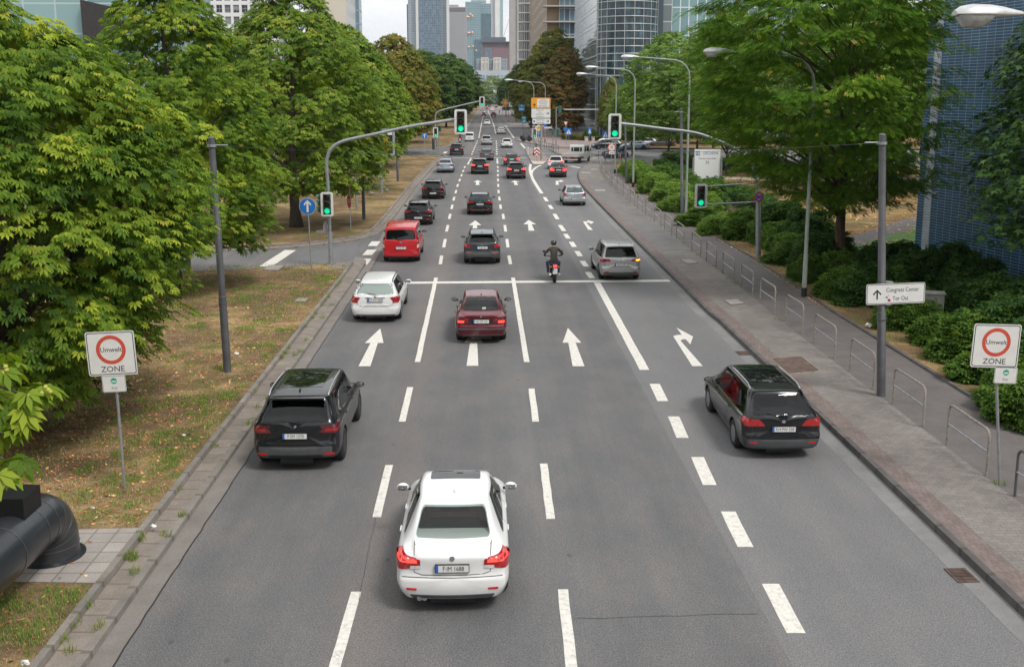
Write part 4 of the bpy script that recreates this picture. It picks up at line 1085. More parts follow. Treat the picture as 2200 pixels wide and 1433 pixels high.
# compact people carrier
T = hatch_spec(4.34, .905, 1.58, .42, 2.6, 3.35, .63, .20, 1.02, zw=1.04, bump_z=.62, hoodz=1.03); T['axles'] = (.82, 3.5); T['rw'] = .33; T['cab'] = (.2, 3.25, .78); T['seats'] = (1.4, 2.3)
T['seams'] = [('rear', [(-.70, .98), (-.72, .66), (.72, .66), (.70, .98)]), ('right', [(2.45, .3), (2.45, 1.0)]), ('right', [(1.45, .45), (1.4, .7), (1.44, 1.0)])]
lens = rounded([(.44, .88), (.88, .84), (.90, .96), (.86, 1.02), (.48, .97)], .03)
std_parts(T, 'AB·SC 492', (1.07, 1.46, .70, .58), [(.4, 1.03), (3.24, .97), (2.55, 1.48), (.66, 1.50)], [.24, .60],
          tail(lens, M_LRED, [(rounded([(.66, .90), (.86, .88), (.87, .96), (.68, .97)], .02), M_LDK)], rounded([(.10, .86), (.34, .92), (.34, .98), (.10, 1.0)], .02)), .74, wind=(1.04, 1.50, .74, .60), mirror=(3.0, 1.04), handles_=([1.3, 2.3], .90), refl=(.60, .80, .40, .44),
          bumper=(.25, .40, .74, .78, M_GRY), rails=(.55, 2.55, .62, 1.58, M_CHR), rglass=M_GLASSL, glass=M_GLASS, extra={
          'rear_wiper': [wiper(1.07, 1.13)], 'badge': [badge(.93, .045)], 'roof_antenna': [antenna(.7)],
          'roof_spoiler': [('f', lambda mb, bvh, mats: mb.box((0, .36, 1.525), (1.12, .12, .025), 0, bev=.01), 'paint')]})
make_type('people_carrier', T)
# box van
T = hatch_spec(4.4, .91, 1.82, .20, 2.9, 3.55, .74, .22, 1.12, zw=1.12, bump_z=.50, hoodz=1.12); T['axles'] = (.80, 3.48); T['rw'] = .33; T['plan'] = .05
for k in range(3): T['st'][k] = T['st'][k][:7]+(1.80-.02*(2-k)-.02, .735)
T['seams'] = [('rear', [(-.76, 1.70), (-.80, 1.2), (-.80, .54), (.80, .54), (.80, 1.2), (.76, 1.70)]), ('right', [(2.5, .3), (2.5, 1.05)]), ('right', [(1.35, .45), (1.35, 1.05)])]
lens = rounded([(.76, .62), (.88, .66), (.895, 1.0), (.84, 1.26), (.775, 1.22)], .02)
def roof_ribs(mb, bvh, mats):
    for i in range(9):
        x = -.56+i*.14; pts = []
        for j in range(7):
            y = .45+j*.36; h = bvh.ray_cast(Vector((x, y, 5)), Vector((0, 0, -1)))[0]; pts.append((x, y, h.z+.002))
        mb.tube(pts, .012, 6, 0)
std_parts(T, 'F·AL 120', (1.16, 1.60, .72, .64), [(.36, 1.14), (3.36, 1.08), (2.85, 1.64), (.52, 1.66)], [.34, .66],
          tail(lens, M_LRED, [(rounded([(.79, .74), (.875, .76), (.885, .92), (.80, .92)], .01), M_LWH)]), .74, wind=(1.14, 1.70, .76, .68), mirror=(3.15, 1.18), handles_=([1.2, 2.7], .98),
          bumper=(.25, .33, .72, .76, M_GRY), glass=M_GLASSD, rglass=M_GLASSD, windr=.12, extra={
          'rear_wiper': [wiper(1.16, 1.24, .05, .5)], 'badge': [badge(1.02, .06)], 'roof_rib': [('f', roof_ribs, 'paint')],
          'high_brake_light': [('p', 'rear', [(-.22, 1.63), (.22, 1.63), (.22, 1.66), (-.22, 1.66)], M_LDK, .010)]})
make_type('van', T)

def place_car(key, bx, by, pm, label, cat='car', rz=0.0, group='cars driving away along the avenue', name=None, lit=False, orange=None, tiny=False, lens=None, mirr=None, plate_off=False, at=None, sc=1.0, glow=False):
    """bx,by: photo pixel of the rear tyres' contact line"""
    T = TYPES[key]; g = at if at is not None else G(bx, by); yr_, yf_ = T['axles']; rw = T.get('rw', .325); W = T['W']
    if at is None:
        # the seen contact line belongs to the rear axle
        off = Vector((-sin(rz), cos(rz), 0))*yr_; loc = g-off*1.0
    else: loc = g
    r = thing(name or key, label, cat, (loc.x, loc.y, 0), rz, group)
    if sc != 1: r.scale = (sc,)*3
    seen = set(); body = None
    for nm, me, slots in T['meshes']:
        if tiny and nm in ('door_handle', 'roof_antenna', 'badge', 'rear_wiper', 'exhaust_pipe', 'reflector', 'roof_rib', 'chrome_strip', 'window_trim', 'sill_trim', 'headlight', 'windscreen', 'underbody', 'high_brake_light'): continue
        o = bpy.data.objects.new(nm, me); COL.objects.link(o); o.parent = r
        for i, sl in enumerate(slots):
            if sl in ('paint', 'mirror'):
                o.material_slots[i].link = 'OBJECT'; o.material_slots[i].material = (mirr or pm) if sl == 'mirror' else pm
        if nm == 'tail_light':
            if lit or lens:
                o.material_slots[0].link = 'OBJECT'; o.material_slots[0].material = M_LON if lit else lens
            for i, s_ in enumerate(o.material_slots):
                if s_.material == M_LON and not lit and not glow: s_.link = 'OBJECT'; s_.material = M_LRED
            if orange == len([1 for q in seen if q == 'tl']): 
                o.material_slots[-1].link = 'OBJECT'; o.material_slots[-1].material = M_ORA
            seen.add('tl' if 'tl' not in seen else 'tl2')
    for y in (yr_, yf_):
        for s in (-1, 1):
            tr = bpy.data.objects.new('wheel', T['tyre']); COL.objects.link(tr); tr.parent = r; tr.location = (s*(W-.125), y, rw)
            if not tiny:
                ri = bpy.data.objects.new('rim', T['rim']); COL.objects.link(ri); ri.parent = tr
    return r
P_WHITE = paint('white_paint', (.74, .74, .73), 0, .3, .25); P_BLACK = paint('black_paint', (.010, .011, .013), 0, .25, .22)
P_BLACK2 = paint('deep_brown_black_paint', (.017, .014, .016), .2, .28, .25); P_GREYG = paint('dark_grey_paint', (.050, .058, .062), .4, .33, .3)
P_SILVER = paint('silver_paint', (.46, .48, .50), .55, .32, .3); P_SILV2 = paint('warm_silver_paint', (.44, .44, .43), .55, .33, .3)
P_RED = paint('red_paint', (.50, .012, .018), .0, .3, .2); P_BURG = paint('burgundy_paint', (.125, .007, .016), .3, .3, .25)
P_GREY = paint('mid_grey_paint', (.11, .12, .13), .5, .33, .3); P_SBLUE = paint('blue_silver_paint', (.36, .42, .48), .55, .32, .3)
P_DKBLUE = paint('dark_blue_paint', (.02, .035, .06), .4, .3, .3); P_DRED = paint('dark_red_paint', (.2, .01, .012), .1, .3, .3)
# foreground
place_car('saloon', 976, 1262, P_WHITE, 'white saloon with a dark sunroof strip, nearest car in the photo', cat='saloon car', rz=0.0, glow=True)
place_car('suv', 652, 985, P_BLACK, 'black SUV with bright roof rails and a glass roof, beside the left kerb', cat='SUV', rz=.0)
place_car('estate', 1655, 958, P_BLACK, 'black estate car with chrome roof rails, alone in the right turning lane', cat='estate car', rz=.0)
place_car('corner_lamp_estate', 812, 684, P_WHITE, 'white estate car with black roof rails just before the stop line by the left kerb', cat='estate car')
place_car('old_saloon', 1034, 728, P_BURG, 'burgundy red old saloon with a white box on its parcel shelf', cat='saloon car', mirr=M_BLK, glow=True)
place_car('van', 864, 560, P_RED, 'bright red box van with ribbed roof and dark rear window', cat='van', mirr=M_BLK)
place_car('crossover', 1036, 564, P_GREYG, 'dark grey compact crossover right of the red van', cat='car', mirr=M_GREY if False else None)
place_car('people_carrier', 1328, 598, P_SILV2, 'silver people carrier with its right orange indicator lit, on the stop line', cat='people carrier', orange=0, rz=.015)
place_car('hatchback', 900, 482, P_BLACK2, 'black hatchback straight ahead of the red van', cat='car', lens=M_LRED)
place_car('hatchback', 931, 427, P_BLACK, 'black hatchback second ahead of the red van, by the left kerb', cat='car')
place_car('premium_hatchback', 1031, 460, P_BLACK, 'black hatchback with a silver line under its bumper, next ahead of the dark grey crossover', cat='car')
place_car('rounded_hatchback', 1233, 441, P_SILVER, 'silver rounded hatchback in the right turning lane under the railings', cat='car', mirr=M_BLK)
place_car('saloon', 957, 371, P_SBLUE, 'bluish silver saloon by the left kerb, on the near side of the far stop line', cat='saloon car', lens=M_LDK)
place_car('tall_suv', 1031, 374, P_BLACK, 'black SUV braking just short of the far stop line', cat='SUV', lit=True)
place_car('premium_hatchback', 1045.5, 345, P_GREY, 'grey hatchback on the far stop line, half hidden by a black SUV', cat='car')
place_car('tall_suv', 1109, 384, P_BLACK2, 'black SUV with a chrome bumper strip, left of the traffic island', cat='SUV', lit=True)
place_car('corner_lamp_estate', 1099, 358, P_GREYG, 'dark green grey estate car tucked behind the black SUV with the chrome strip', cat='estate car', lit=True, mirr=M_BLK)
place_car('old_saloon', 1199, 381, P_BLACK, 'black saloon braking in the right turning lane behind the white flatbed truck', cat='saloon car', lit=True, rz=-.03)
place_car('hatchback', 1194, 364, P_WHITE, 'white hatchback braking just behind the flatbed truck', cat='car', lit=True, rz=-.10)
place_car('tall_suv', 981, 334.5, P_BLACK, 'black SUV by the left kerb with a scooter rider just ahead of it', cat='SUV', tiny=True)
place_car('van', 1009, 304.5, P_WHITE, 'white small van left of the silver people carrier', cat='van', tiny=True, sc=.92)
place_car('people_carrier', 1045.5, 312, P_SILVER, 'silver people carrier with its left orange indicator lit, past the far stop line', cat='people carrier', tiny=True, orange=1)
place_car('hatchback', 1089, 318, P_WHITE, 'white hatchback in the right lane just past the far stop line', cat='car', tiny=True)
place_car('saloon', 1077, 288.5, P_WHITE, 'white saloon on the right lane beside the junction with the bicycle stands', cat='saloon car', tiny=True)
place_car('hatchback', 1046.5, 269.5, P_WHITE, 'white hatchback alone on the left lane just beyond the far overhead traffic light', cat='car', tiny=True)
place_car('hatchback', 1039.5, 249.5, P_DRED, 'dark red hatchback with glowing brake lights under the far trees', cat='car', tiny=True, lit=True)
place_car('hatchback', 1060, 248.5, P_DRED, 'small red car braking right of the dashed line at the far end', cat='car', tiny=True, lit=True)
place_car('van', 1057.5, 238.5, P_WHITE, 'white van with red lights at the far end of the street', cat='van', tiny=True, lit=True)
place_car('hatchback', 1046, 236, P_DRED, 'tiny red car at the very end of the street', cat='car', tiny=True, lit=True)
place_car('hatchback', 1051, 231.5, P_GREY, 'grey car, one of the specks queueing at the vanishing point', cat='car', tiny=True)
place_car('hatchback', 1066, 232.5, P_BLACK, 'black car at the vanishing point beside the far white van', cat='car', tiny=True)
# cars crossing and parked on the side street right of the plaza
def side(key, px, py, pm, label, rz, cat='car', tiny=True):
    g = G(px, py); return place_car(key, 0, 0, pm, label, cat, rz=rz, at=g, tiny=tiny, group='cars on the side street past the crossing')
side('estate', 1336, 321, P_BLACK, 'black estate car seen side on, driving left across the plaza', radians(90+4), 'estate car', False)
side('saloon', 1303, 342, P_DKBLUE, 'dark blue saloon seen from behind just past the zebra crossing', radians(-38), 'saloon car', False)
side('saloon', 1396, 322, P_SBLUE, 'pale silver saloon parked beyond the man in the blue shirt', radians(84), 'saloon car')
side('hatchback', 1412, 316, P_WHITE, 'white hatchback parked behind the lamp posts at the hedge', radians(80))
side('saloon', 1452, 317, P_GREY, 'grey car with a red tail light parked farthest right beside the hedge', radians(82), 'saloon car')
side('premium_hatchback', 1340, 309, P_WHITE, 'white parked car seen over the roof of the black estate', radians(84))
side('hatchback', 1214, 281, P_WHITE, 'white car parked under the brown tree, left of the yield sign', radians(80))
side('van', 1252, 283, P_SBLUE, 'pale blue grey car parked under the glass building canopy', radians(84), 'van')
side('saloon', 520, 410, P_SBLUE, 'silver car parked behind the lowest leaves of the left trees', radians(75), 'saloon car')
side('hatchback', 470, 404, P_WHITE, 'white car parked far left behind the chestnut leaves', radians(78))

# flatbed truck with crew cab
tr = thing('flatbed_truck', 'white flatbed truck with crew cab turning right at the zebra crossing', 'truck', tuple(G(1224, 352)), radians(-22), None)
M_TW = paint('truck_white_paint', (.62, .61, .57), 0, .4, .6)
mb = MB(); mb.box((0, 1.35, .80), (2.05, 2.7, .08)); 
mb.build('load_bed', [mat('bed_steel', (.30, .28, .25), .7)], tr)
for nm, c, d in (('side_board', (-1.02, 1.35, 1.0), (.04, 2.7, .36)), ('side_board', (1.02, 1.35, 1.0), (.04, 2.7, .36)), ('tailboard', (0, .0, 1.0), (2.0, .04, .36)), ('headboard', (0, 2.68, 1.05), (2.0, .04, .46))):
    mb = MB(); mb.box(c, d, bev=.01)
    if d[1] > 1:
        for z in (.90, 1.0, 1.10): mb.box((c[0]*1.022, c[1], z), (.012, 2.66, .025))
    else:
        for z in (.90, 1.0, 1.10): mb.box((0, c[1]-.024, z), (1.9, .012, .025))
    mb.build(nm, M_TW, tr)
cab = MB()
prof = [(2.78, .55), (2.78, 1.05), (2.86, 1.98), (3.0, 2.12), (4.9, 2.14), (5.15, 2.02), (5.62, 1.28), (5.95, 1.12), (6.05, .6), (5.9, .42), (3.0, .42)]
cab.prism(prof, -.92, .92, 0, Matrix(((0, 0, 1, 0), (1, 0, 0, 0), (0, 1, 0, 0), (0, 0, 0, 1))))
o = cab.build('cab', M_TW, tr, True, 30); md = o.modifiers.new('bev', 'BEVEL'); md.width = .06; md.segments = 3; md.limit_method = 'ANGLE'
for x, w_ in ((0, .70), (-.56, .24), (.56, .24)):
    mb = MB(); mb.box((0, 0, 0), (w_, .03, .48), 0, M=Matrix.Translation((x, 2.80, 1.58)) @ Matrix.Rotation(radians(-4.9), 4, 'X')); mb.build('rear_window', M_GLASS, tr)
for s in (-1, 1):
    for y0, y1 in ((3.1, 3.9), (4.05, 4.95)):
        mb = MB(); mb.prism([(y0, 1.30), (y1+(.3 if y1 > 4.5 else 0), 1.30), (y1, 1.92), (y0+.02, 1.92)], s*.925-.006, s*.925+.006, 0, Matrix(((0, 0, 1, 0), (1, 0, 0, 0), (0, 1, 0, 0), (0, 0, 0, 1))))
        mb.build('side_window', M_GLASS, tr)
    mb = MB(); mb.box((s*1.12, 5.15, 1.45), (.12, .16, .30), bev=.03); mb.cyl((s*.92, 5.1, 1.4), (s*1.08, 5.15, 1.42), .02); mb.build('side_mirror', M_BLK, tr)
    mb = MB(); mb.box((s*.72, -.03, .70), (.36, .05, .13), bev=.01); mb.build('tail_light', M_LRED, tr)
    for y in (1.25, 5.1):
        w_ = bpy.data.objects.new('wheel', TYPES['van']['tyre']); COL.objects.link(w_); w_.parent = tr; w_.location = (s*.88, y, .33)
        r_ = bpy.data.objects.new('rim', TYPES['van']['rim']); COL.objects.link(r_); r_.parent = w_
mb = MB(); mb.box((-.4, 3, .55), (.12, 5.2, .18)); mb.box((.4, 3, .55), (.12, 5.2, .18)); mb.box((0, 0, .55), (1.9, .08, .1)); mb.box((0, 1.25, .36), (1.5, .12, .12)); mb.build('chassis', M_BLK, tr)
mb = MB(); mb.box((0, -.06, .62), (.5, .02, .11)); mb.build('number_plate', mat('red_plate', (.5, .08, .06), .4), tr)
mb = MB(); mb.box((0, -.04, .48), (2.0, .1, .12), bev=.02); mb.build('rear_bumper', M_TW, tr)
# ------------------------------------------------------------------ trees and shrubs
def leaf_mat(name, stops, trans=.35, rough=.62, gain=1.8):
    stops = [(p, tuple(min(.9, x*gain) for x in c)) for p, c in stops]
    m, nt, b = newmat(name)
    a = nt.nodes.new('ShaderNodeAttribute'); a.attribute_name = 'tint'
    c = ramp(nt, a.outputs['Fac'], stops)
    L(nt, c, b.inputs['Base Color']); b.inputs['Roughness'].default_value = rough; b.inputs['Specular IOR Level'].default_value = .12
    t = nt.nodes.new('ShaderNodeBsdfTranslucent'); ct = mixc(nt, 1.0, c, (1.25, 1.35, .55), 'MULTIPLY'); L(nt, ct, t.inputs['Color'])
    mx = nt.nodes.new('ShaderNodeMixShader'); mx.inputs[0].default_value = trans
    L(nt, b.outputs[0], mx.inputs[1]); L(nt, t.outputs[0], mx.inputs[2])
    L(nt, mx.outputs[0], nt.nodes['Material Output'].inputs[0]); return m
def bark_mat(name, c):
    m, nt, b = newmat(name); o = objco(nt, (1, 1, .16)); n1 = noise(nt, o, 14, 5, .7)
    L(nt, ramp(nt, n1, [(.3, tuple(x*.5 for x in c)), (.7, tuple(x*1.4 for x in c))]), b.inputs['Base Color'])
    b.inputs['Roughness'].default_value = .95; bump(nt, b, n1, .8, .04); return m
BARK = bark_mat('bark', (.085, .068, .054)); BARK2 = bark_mat('reddish_bark', (.10, .066, .048))
LM_CHEST = leaf_mat('chestnut_leaf', [(0, (.026, .056, .010)), (.35, (.068, .122, .013)), (.7, (.140, .192, .020)), (.93, (.25, .285, .030)), (1, (.30, .22, .05))], gain=1.65)
LM_CHEST2 = leaf_mat('fruiting_chestnut_leaf', [(0, (.036, .066, .012)), (.4, (.072, .122, .014)), (.8, (.136, .180, .022)), (1, (.22, .20, .04))])
LM_YELLOW = leaf_mat('turning_leaf', [(0, (.07, .09, .018)), (.4, (.125, .145, .026)), (.75, (.21, .17, .032)), (1, (.26, .16, .04))], gain=1.25)
LM_BROWN = leaf_mat('brown_leaf', [(0, (.045, .062, .014)), (.4, (.11, .088, .020)), (.8, (.18, .095, .026)), (1, (.24, .11, .035))], .2, gain=1.15)
LM_OLIVE = leaf_mat('olive_leaf', [(0, (.05, .065, .014)), (.5, (.095, .11, .02)), (1, (.17, .135, .028))])
LM_DARK = leaf_mat('dark_leaf', [(0, (.024, .048, .012)), (.5, (.045, .082, .018)), (1, (.08, .125, .028))])
LM_LIME = leaf_mat('lime_leaf', [(0, (.04, .075, .014)), (.5, (.08, .135, .026)), (.9, (.14, .20, .045)), (1, (.22, .27, .08))])
LM_LOCUST = leaf_mat('locust_leaf', [(0, (.028, .066, .008)), (.5, (.062, .125, .013)), (.92, (.125, .185, .020)), (.96, (.34, .26, .03)), (1, (.30, .15, .09))], .4, gain=2.05)
LM_MAPLE = leaf_mat('maple_leaf', [(0, (.022, .052, .016)), (.5, (.042, .086, .024)), (.85, (.07, .125, .032)), (1, (.13, .20, .05))], .25, .4)
LM_SHRUB = leaf_mat('shrub_leaf', [(0, (.028, .060, .012)), (.5, (.055, .105, .018)), (1, (.11, .165, .03))], gain=1.8)
LM_SHRUB2 = leaf_mat('bright_shrub_leaf', [(0, (.05, .095, .016)), (.5, (.095, .16, .026)), (1, (.16, .225, .045))], gain=1.6)
LM_DKSHRUB = leaf_mat('dark_shrub_leaf', [(0, (.018, .045, .012)), (.5, (.034, .072, .018)), (1, (.065, .11, .025))], gain=1.85)
LM_FAR = leaf_mat('pale_leaf', [(0, (.075, .11, .05)), (.5, (.11, .155, .065)), (1, (.16, .20, .08))])  # paler green for the trees at the street's end

def tpl_palmate(n=7, l=.30, w=.088):
    V = []; F = []
    for i in range(n):
        a = radians(-112+224*i/(n-1)); k = l*(1-.38*abs(a)/radians(112))
        d = np.array([sin(a), cos(a), 0]); s = np.array([cos(a), -sin(a), 0]); o = len(V)
        V += [d*.015, d*k*.62+s*w/2+[0, 0, -.03*k/l], d*k+[0, 0, -.36*k], d*k*.62-s*w/2+[0, 0, -.03*k/l]]
        F.append((o, o+1, o+2, o+3))
    return np.array(V), np.array(F)
def tpl_maple(l=.17):
    V = [np.array([0, 0, 0])]; F = []; ang = [-130, -95, -65, -30, 0, 30, 65, 95, 130]; rad = [.55, .35, .85, .4, 1, .4, .85, .35, .55]
    for a, r in zip(ang, rad): V.append(np.array([sin(radians(a))*r*l, cos(radians(a))*r*l+.02, -.22*r*l*r]))
    F = [(0, 1, 2, 3), (0, 3, 4, 5), (0, 5, 6, 7), (0, 7, 8, 9)]
    return np.array(V), np.array(F)
def tpl_pinnate(l=.30, n=5, ll=.10, lw=.060):
    V = []; F = []
    for i in range(n):
        y = l*(i+.5)/n
        for s in (-1, 1):
            o = len(V); z = -.12*y*y/l
            V += [[0, y, z], [s*ll*.5, y+lw*.75, z-.01], [s*ll, y+.02, z-.025], [s*ll*.5, y-lw*.4, z-.01]]; F.append((o, o+1, o+2, o+3) if s > 0 else (o+3, o+2, o+1, o))
    return np.array(V), np.array(F)
def tpl_pair(l=.34, w=.20, k=3):
    V = []; F = []
    for i in range(k):
        a = radians(-60+120*i/max(1, k-1)); d = np.array([sin(a), cos(a), 0]); s = np.array([cos(a), -sin(a), 0]); o = len(V)
        V += [d*.02, d*l*.55+s*w/2, d*l+[0, 0, -.35*l], d*l*.55-s*w/2]; F.append((o, o+1, o+2, o+3))
    return np.array(V), np.array(F)
TPL = {'palm': tpl_palmate(), 'palm5': tpl_palmate(5, .24, .11), 'maple': tpl_maple(), 'pinn': tpl_pinnate(), 'clump': tpl_pair(.42, .26, 3), 'small': tpl_pair(.11, .055, 3), 'needle': tpl_pair(.16, .045, 3), 'big': tpl_pair(.85, .55, 3)}

def leaf_cloud(pos, fwd, up, scale, tint, tpl):
    """one mesh: a leaf template set at every position"""
    V, F = TPL[tpl]; n = len(pos)
    fwd = fwd/np.linalg.norm(fwd, axis=1, keepdims=True)
    x = np.cross(fwd, up); x /= np.linalg.norm(x, axis=1, keepdims=True)+1e-9; z = np.cross(x, fwd)
    R = np.stack([x, fwd, z], 1)                      # rows are the axes
    P = np.einsum('vk,nkj->nvj', V, R)*scale[:, None, None]+pos[:, None, :]
    idx = (np.arange(n)[:, None, None]*len(V)+F[None]).reshape(-1, 4)
    return P.reshape(-1, 3), idx, np.repeat(tint, len(F))
def np_mesh(name, P, F, tint, m):
    me = bpy.data.meshes.new(name); nv, nf = len(P), len(F)
    me.vertices.add(nv); me.vertices.foreach_set('co', P.astype(np.float32).ravel())
    me.loops.add(nf*4); me.loops.foreach_set('vertex_index', F.astype(np.int32).ravel())
    me.polygons.add(nf); me.polygons.foreach_set('loop_start', np.arange(0, nf*4, 4, dtype=np.int32))
    me.update(calc_edges=True)
    at_ = me.attributes.new('tint', 'FLOAT', 'FACE'); at_.data.foreach_set('value', tint.astype(np.float32))
    me.materials.append(m); return me
PROF = {'spire': [(0, .72), (.15, 1.0), (.4, .86), (.6, .60), (.78, .32), (.9, .16), (1, .05)], 'dome': [(0, .62), (.08, .88), (.3, 1.0), (.5, .92), (.66, .68), (.80, .40), (.92, .20), (1, .06)], 'front': [(0, .55), (.15, .85), (.4, 1.0), (.6, .95), (.78, .72), (.89, .40), (1, .06)], 'chest': [(0, .62), (.08, .88), (.25, 1.0), (.45, .97), (.65, .80), (.82, .55), (.94, .28), (1, .06)],
        'round': [(0, .45), (.15, .85), (.4, 1.0), (.65, .92), (.85, .62), (.96, .3), (1, .08)],
        'locust': [(0, .35), (.1, .75), (.25, .92), (.5, 1.0), (.75, .95), (.92, .7), (1, .3)],
        'cone': [(0, .7), (.15, 1.0), (.4, .9), (.7, .6), (.9, .28), (1, .05)]}
def crown_points(rng, R, z0, H, prof, n, lob, inner=.5, off=(0, 0)):
    pr = np.array(PROF[prof]); h = H-z0
    t = rng.uniform(0, 1, n*4); w = np.interp(t, pr[:, 0], pr[:, 1]); keep = rng.uniform(0, 1, n*4) < w*.9+.1; t = t[keep][:n]; n = len(t)
    a = rng.uniform(0, 2*pi, n); r = np.interp(t, pr[:, 0], pr[:, 1])
    ph = rng.uniform(0, 6.28, 8)
    nz = (np.sin(a*2+ph[0]+t*3)+np.sin(a*3+ph[1]-t*5)+.8*np.sin(a*5+ph[2]+t*9)+.7*np.sin(t*14+ph[3]+np.sin(a+ph[4])*2)+.6*np.sin(a*7+t*17+ph[5]))/4.1
    rf = inner+(1-inner)*rng.uniform(0, 1, n)**.42
    rad = R*r*(1+lob*nz)*rf
    hx = np.stack([np.cos(a)*rad+off[0]*np.minimum(1, t*3), np.sin(a)*rad+off[1]*np.minimum(1, t*3), z0+t*h+rng.normal(0, .12, n)], 1)
    return hx, a, t, rf
def build_crown(name, seed, R, z0, H, m, tpl='palm', sprays=900, per=26, prof='chest', lob=.2, spray_r=.75, scale=1.0, droop=.6, extra=None, inner=.5, fruit=0, only=False, off=(0, 0)):
    rng = np.random.default_rng(seed)
    C, A, T_, rf = crown_points(rng, R, z0, H, prof, sprays, lob, inner, off)
    if only: C = np.zeros((0, 3)); 
    if extra is not None:
        C = np.concatenate([C, np.array(extra)]); A = np.arctan2(C[:, 1], C[:, 0]); T_ = np.full(len(C), .5); rf = np.ones(len(C))
    n = len(C); k = n*per
    c = np.repeat(C, per, 0); sr = spray_r*rng.uniform(.6, 1.3, n); sr = np.repeat(sr, per)
    b = rng.uniform(0, 2*pi, k); q = np.sqrt(rng.uniform(0.02, 1, k))
    outx = np.repeat(np.cos(A), per); outy = np.repeat(np.sin(A), per)
    pos = c.copy(); pos[:, 0] += np.cos(b)*q*sr; pos[:, 1] += np.sin(b)*q*sr
    pos[:, 2] += -q*q*sr*droop+rng.normal(0, .07*spray_r, k)
    f = np.stack([np.cos(b)*q+outx*.7+rng.normal(0, .3, k), np.sin(b)*q+outy*.7+rng.normal(0, .3, k), -.25-.75*q*droop+rng.normal(0, .22, k)], 1)
    up = np.stack([outx*.35+rng.normal(0, .2, k), outy*.35+rng.normal(0, .2, k), np.ones(k)], 1)
    tint = np.clip(np.repeat(rng.normal(.45, .17, n), per)+rng.normal(0, .15, k), 0, .9)
    hot = rng.uniform(0, 1, k) < .022; tint[hot] = rng.uniform(.92, 1, hot.sum())
    s = scale*rng.uniform(.5, 1.3, k)
    P, F, tt = leaf_cloud(pos, f, up, s, tint, tpl)
    me = np_mesh(name, P, F, tt, m)
    fm = None
    if fruit:
        idx = rng.choice(k, fruit, replace=False); idx = idx[q[idx] > .4]; c0 = pos[idx]+[0, 0, -.06]; r = .035
        O = np.array([[1, 0, 0], [0, 1, 0], [-1, 0, 0], [0, -1, 0], [0, 0, 1], [0, 0, -1]])*r
        FF = np.array([[0, 1, 4, 4], [1, 2, 4, 4], [2, 3, 4, 4], [3, 0, 4, 4], [1, 0, 5, 5], [2, 1, 5, 5], [3, 2, 5, 5], [0, 3, 5, 5]])[:, :3]
        V = (c0[:, None]+O[None]).reshape(-1, 3); Fi = (np.arange(len(c0))[:, None, None]*6+FF[None]).reshape(-1, 3)
        fm = bpy.data.meshes.new('fruit'); fm.from_pydata(V.tolist(), [], Fi.tolist()); fm.materials.append(mat('green_fruit', (.42, .42, .07), .6))
        fm.polygons.foreach_set('use_smooth', [True]*len(fm.polygons))
    return me, C, fm
def build_trunk(seed, C, r0, zt, H, m=None, limbs=26, lean=(0, 0)):
    rng = random.Random(seed); mb = MB(); top = Vector((lean[0], lean[1], H*.82))
    pts = []; rs = []
    for i in range(12):
        t = i/11; pts.append(Vector((lean[0]*t*t+.10*sin(t*7+seed), lean[1]*t*t+.10*cos(t*5+seed), -.1+(H*.82)*t))); rs.append(r0*(1-.88*t**.8)*(1+.35*max(0, 1-t*14)))
    mb.tube(pts, rs, 12)
    idx = list(range(len(C))); rng.shuffle(idx)
    for j in idx[:limbs]:
        e = Vector(C[j]); hb = max(zt*.8, min(H*.75, e.z-rng.uniform(.5, 2.2)-.25*Vector((e.x, e.y)).length)); t = (hb+.1)/(H*.82); t = min(.95, t)
        i = t*11; a = pts[int(i)].lerp(pts[min(11, int(i)+1)], i-int(i)); r = rs[int(i)]*.55
        mid = a.lerp(e, .5)+Vector((rng.uniform(-.3, .3), rng.uniform(-.3, .3), .35))
        L_ = [a, a.lerp(mid, .5)+Vector((0, 0, .1)), mid, mid.lerp(e, .5)+Vector((0, 0, .08)), e]
        mb.tube(L_, [r, r*.75, r*.5, r*.3, .015], 6, caps=False)
    return mb
CROWNS = {}
def crown_kind(key, **kw):
    me, C, fm = build_crown('crown', **kw); CROWNS[key] = (me, C, fm, kw)
def plant_tree(key, x, y, label, name='tree', group=None, rz=0, sc=1.0, trunk_r=.24, zt=2.5, bark=None, z=.17, m=None, lean=(0, 0), limbs=24, cat='tree'):
    me, C, fm, kw = CROWNS[key]
    r = thing(name, label, cat, (x, y, z), rz, group)
    o = bpy.data.objects.new('crown', me); COL.objects.link(o); o.parent = r
    if m: o.material_slots[0].link = 'OBJECT'; o.material_slots[0].material = m
    if fm: f = bpy.data.objects.new('fruit', fm); COL.objects.link(f); f.parent = r; f['kind'] = 'stuff'
    tk = (key, trunk_r, zt)
    if tk not in _TR: _TR[tk] = build_trunk(len(_TR)+3, C, trunk_r, zt, kw['H'], limbs=limbs, lean=lean).mesh('trunk', BARK, True)
    t = bpy.data.objects.new('trunk', _TR[tk]); COL.objects.link(t); t.parent = r
    if bark: t.material_slots[0].link = 'OBJECT'; t.material_slots[0].material = bark
    r.scale = sc if isinstance(sc, tuple) else (sc,)*3
    return r
_TR = {}
QF = 1.0
crown_kind('front', seed=3, R=4.3, z0=1.6, H=10.4, m=LM_CHEST, tpl='palm', sprays=560, per=68, scale=.60, lob=.24, spray_r=.82, droop=.75, fruit=400, inner=.5, prof='front')
crown_kind('second', seed=9, R=4.4, z0=1.9, H=15.0, m=LM_CHEST, tpl='palm', sprays=500, per=50, scale=.64, lob=.28, spray_r=.74, droop=.85, fruit=150, inner=.5, prof='spire')
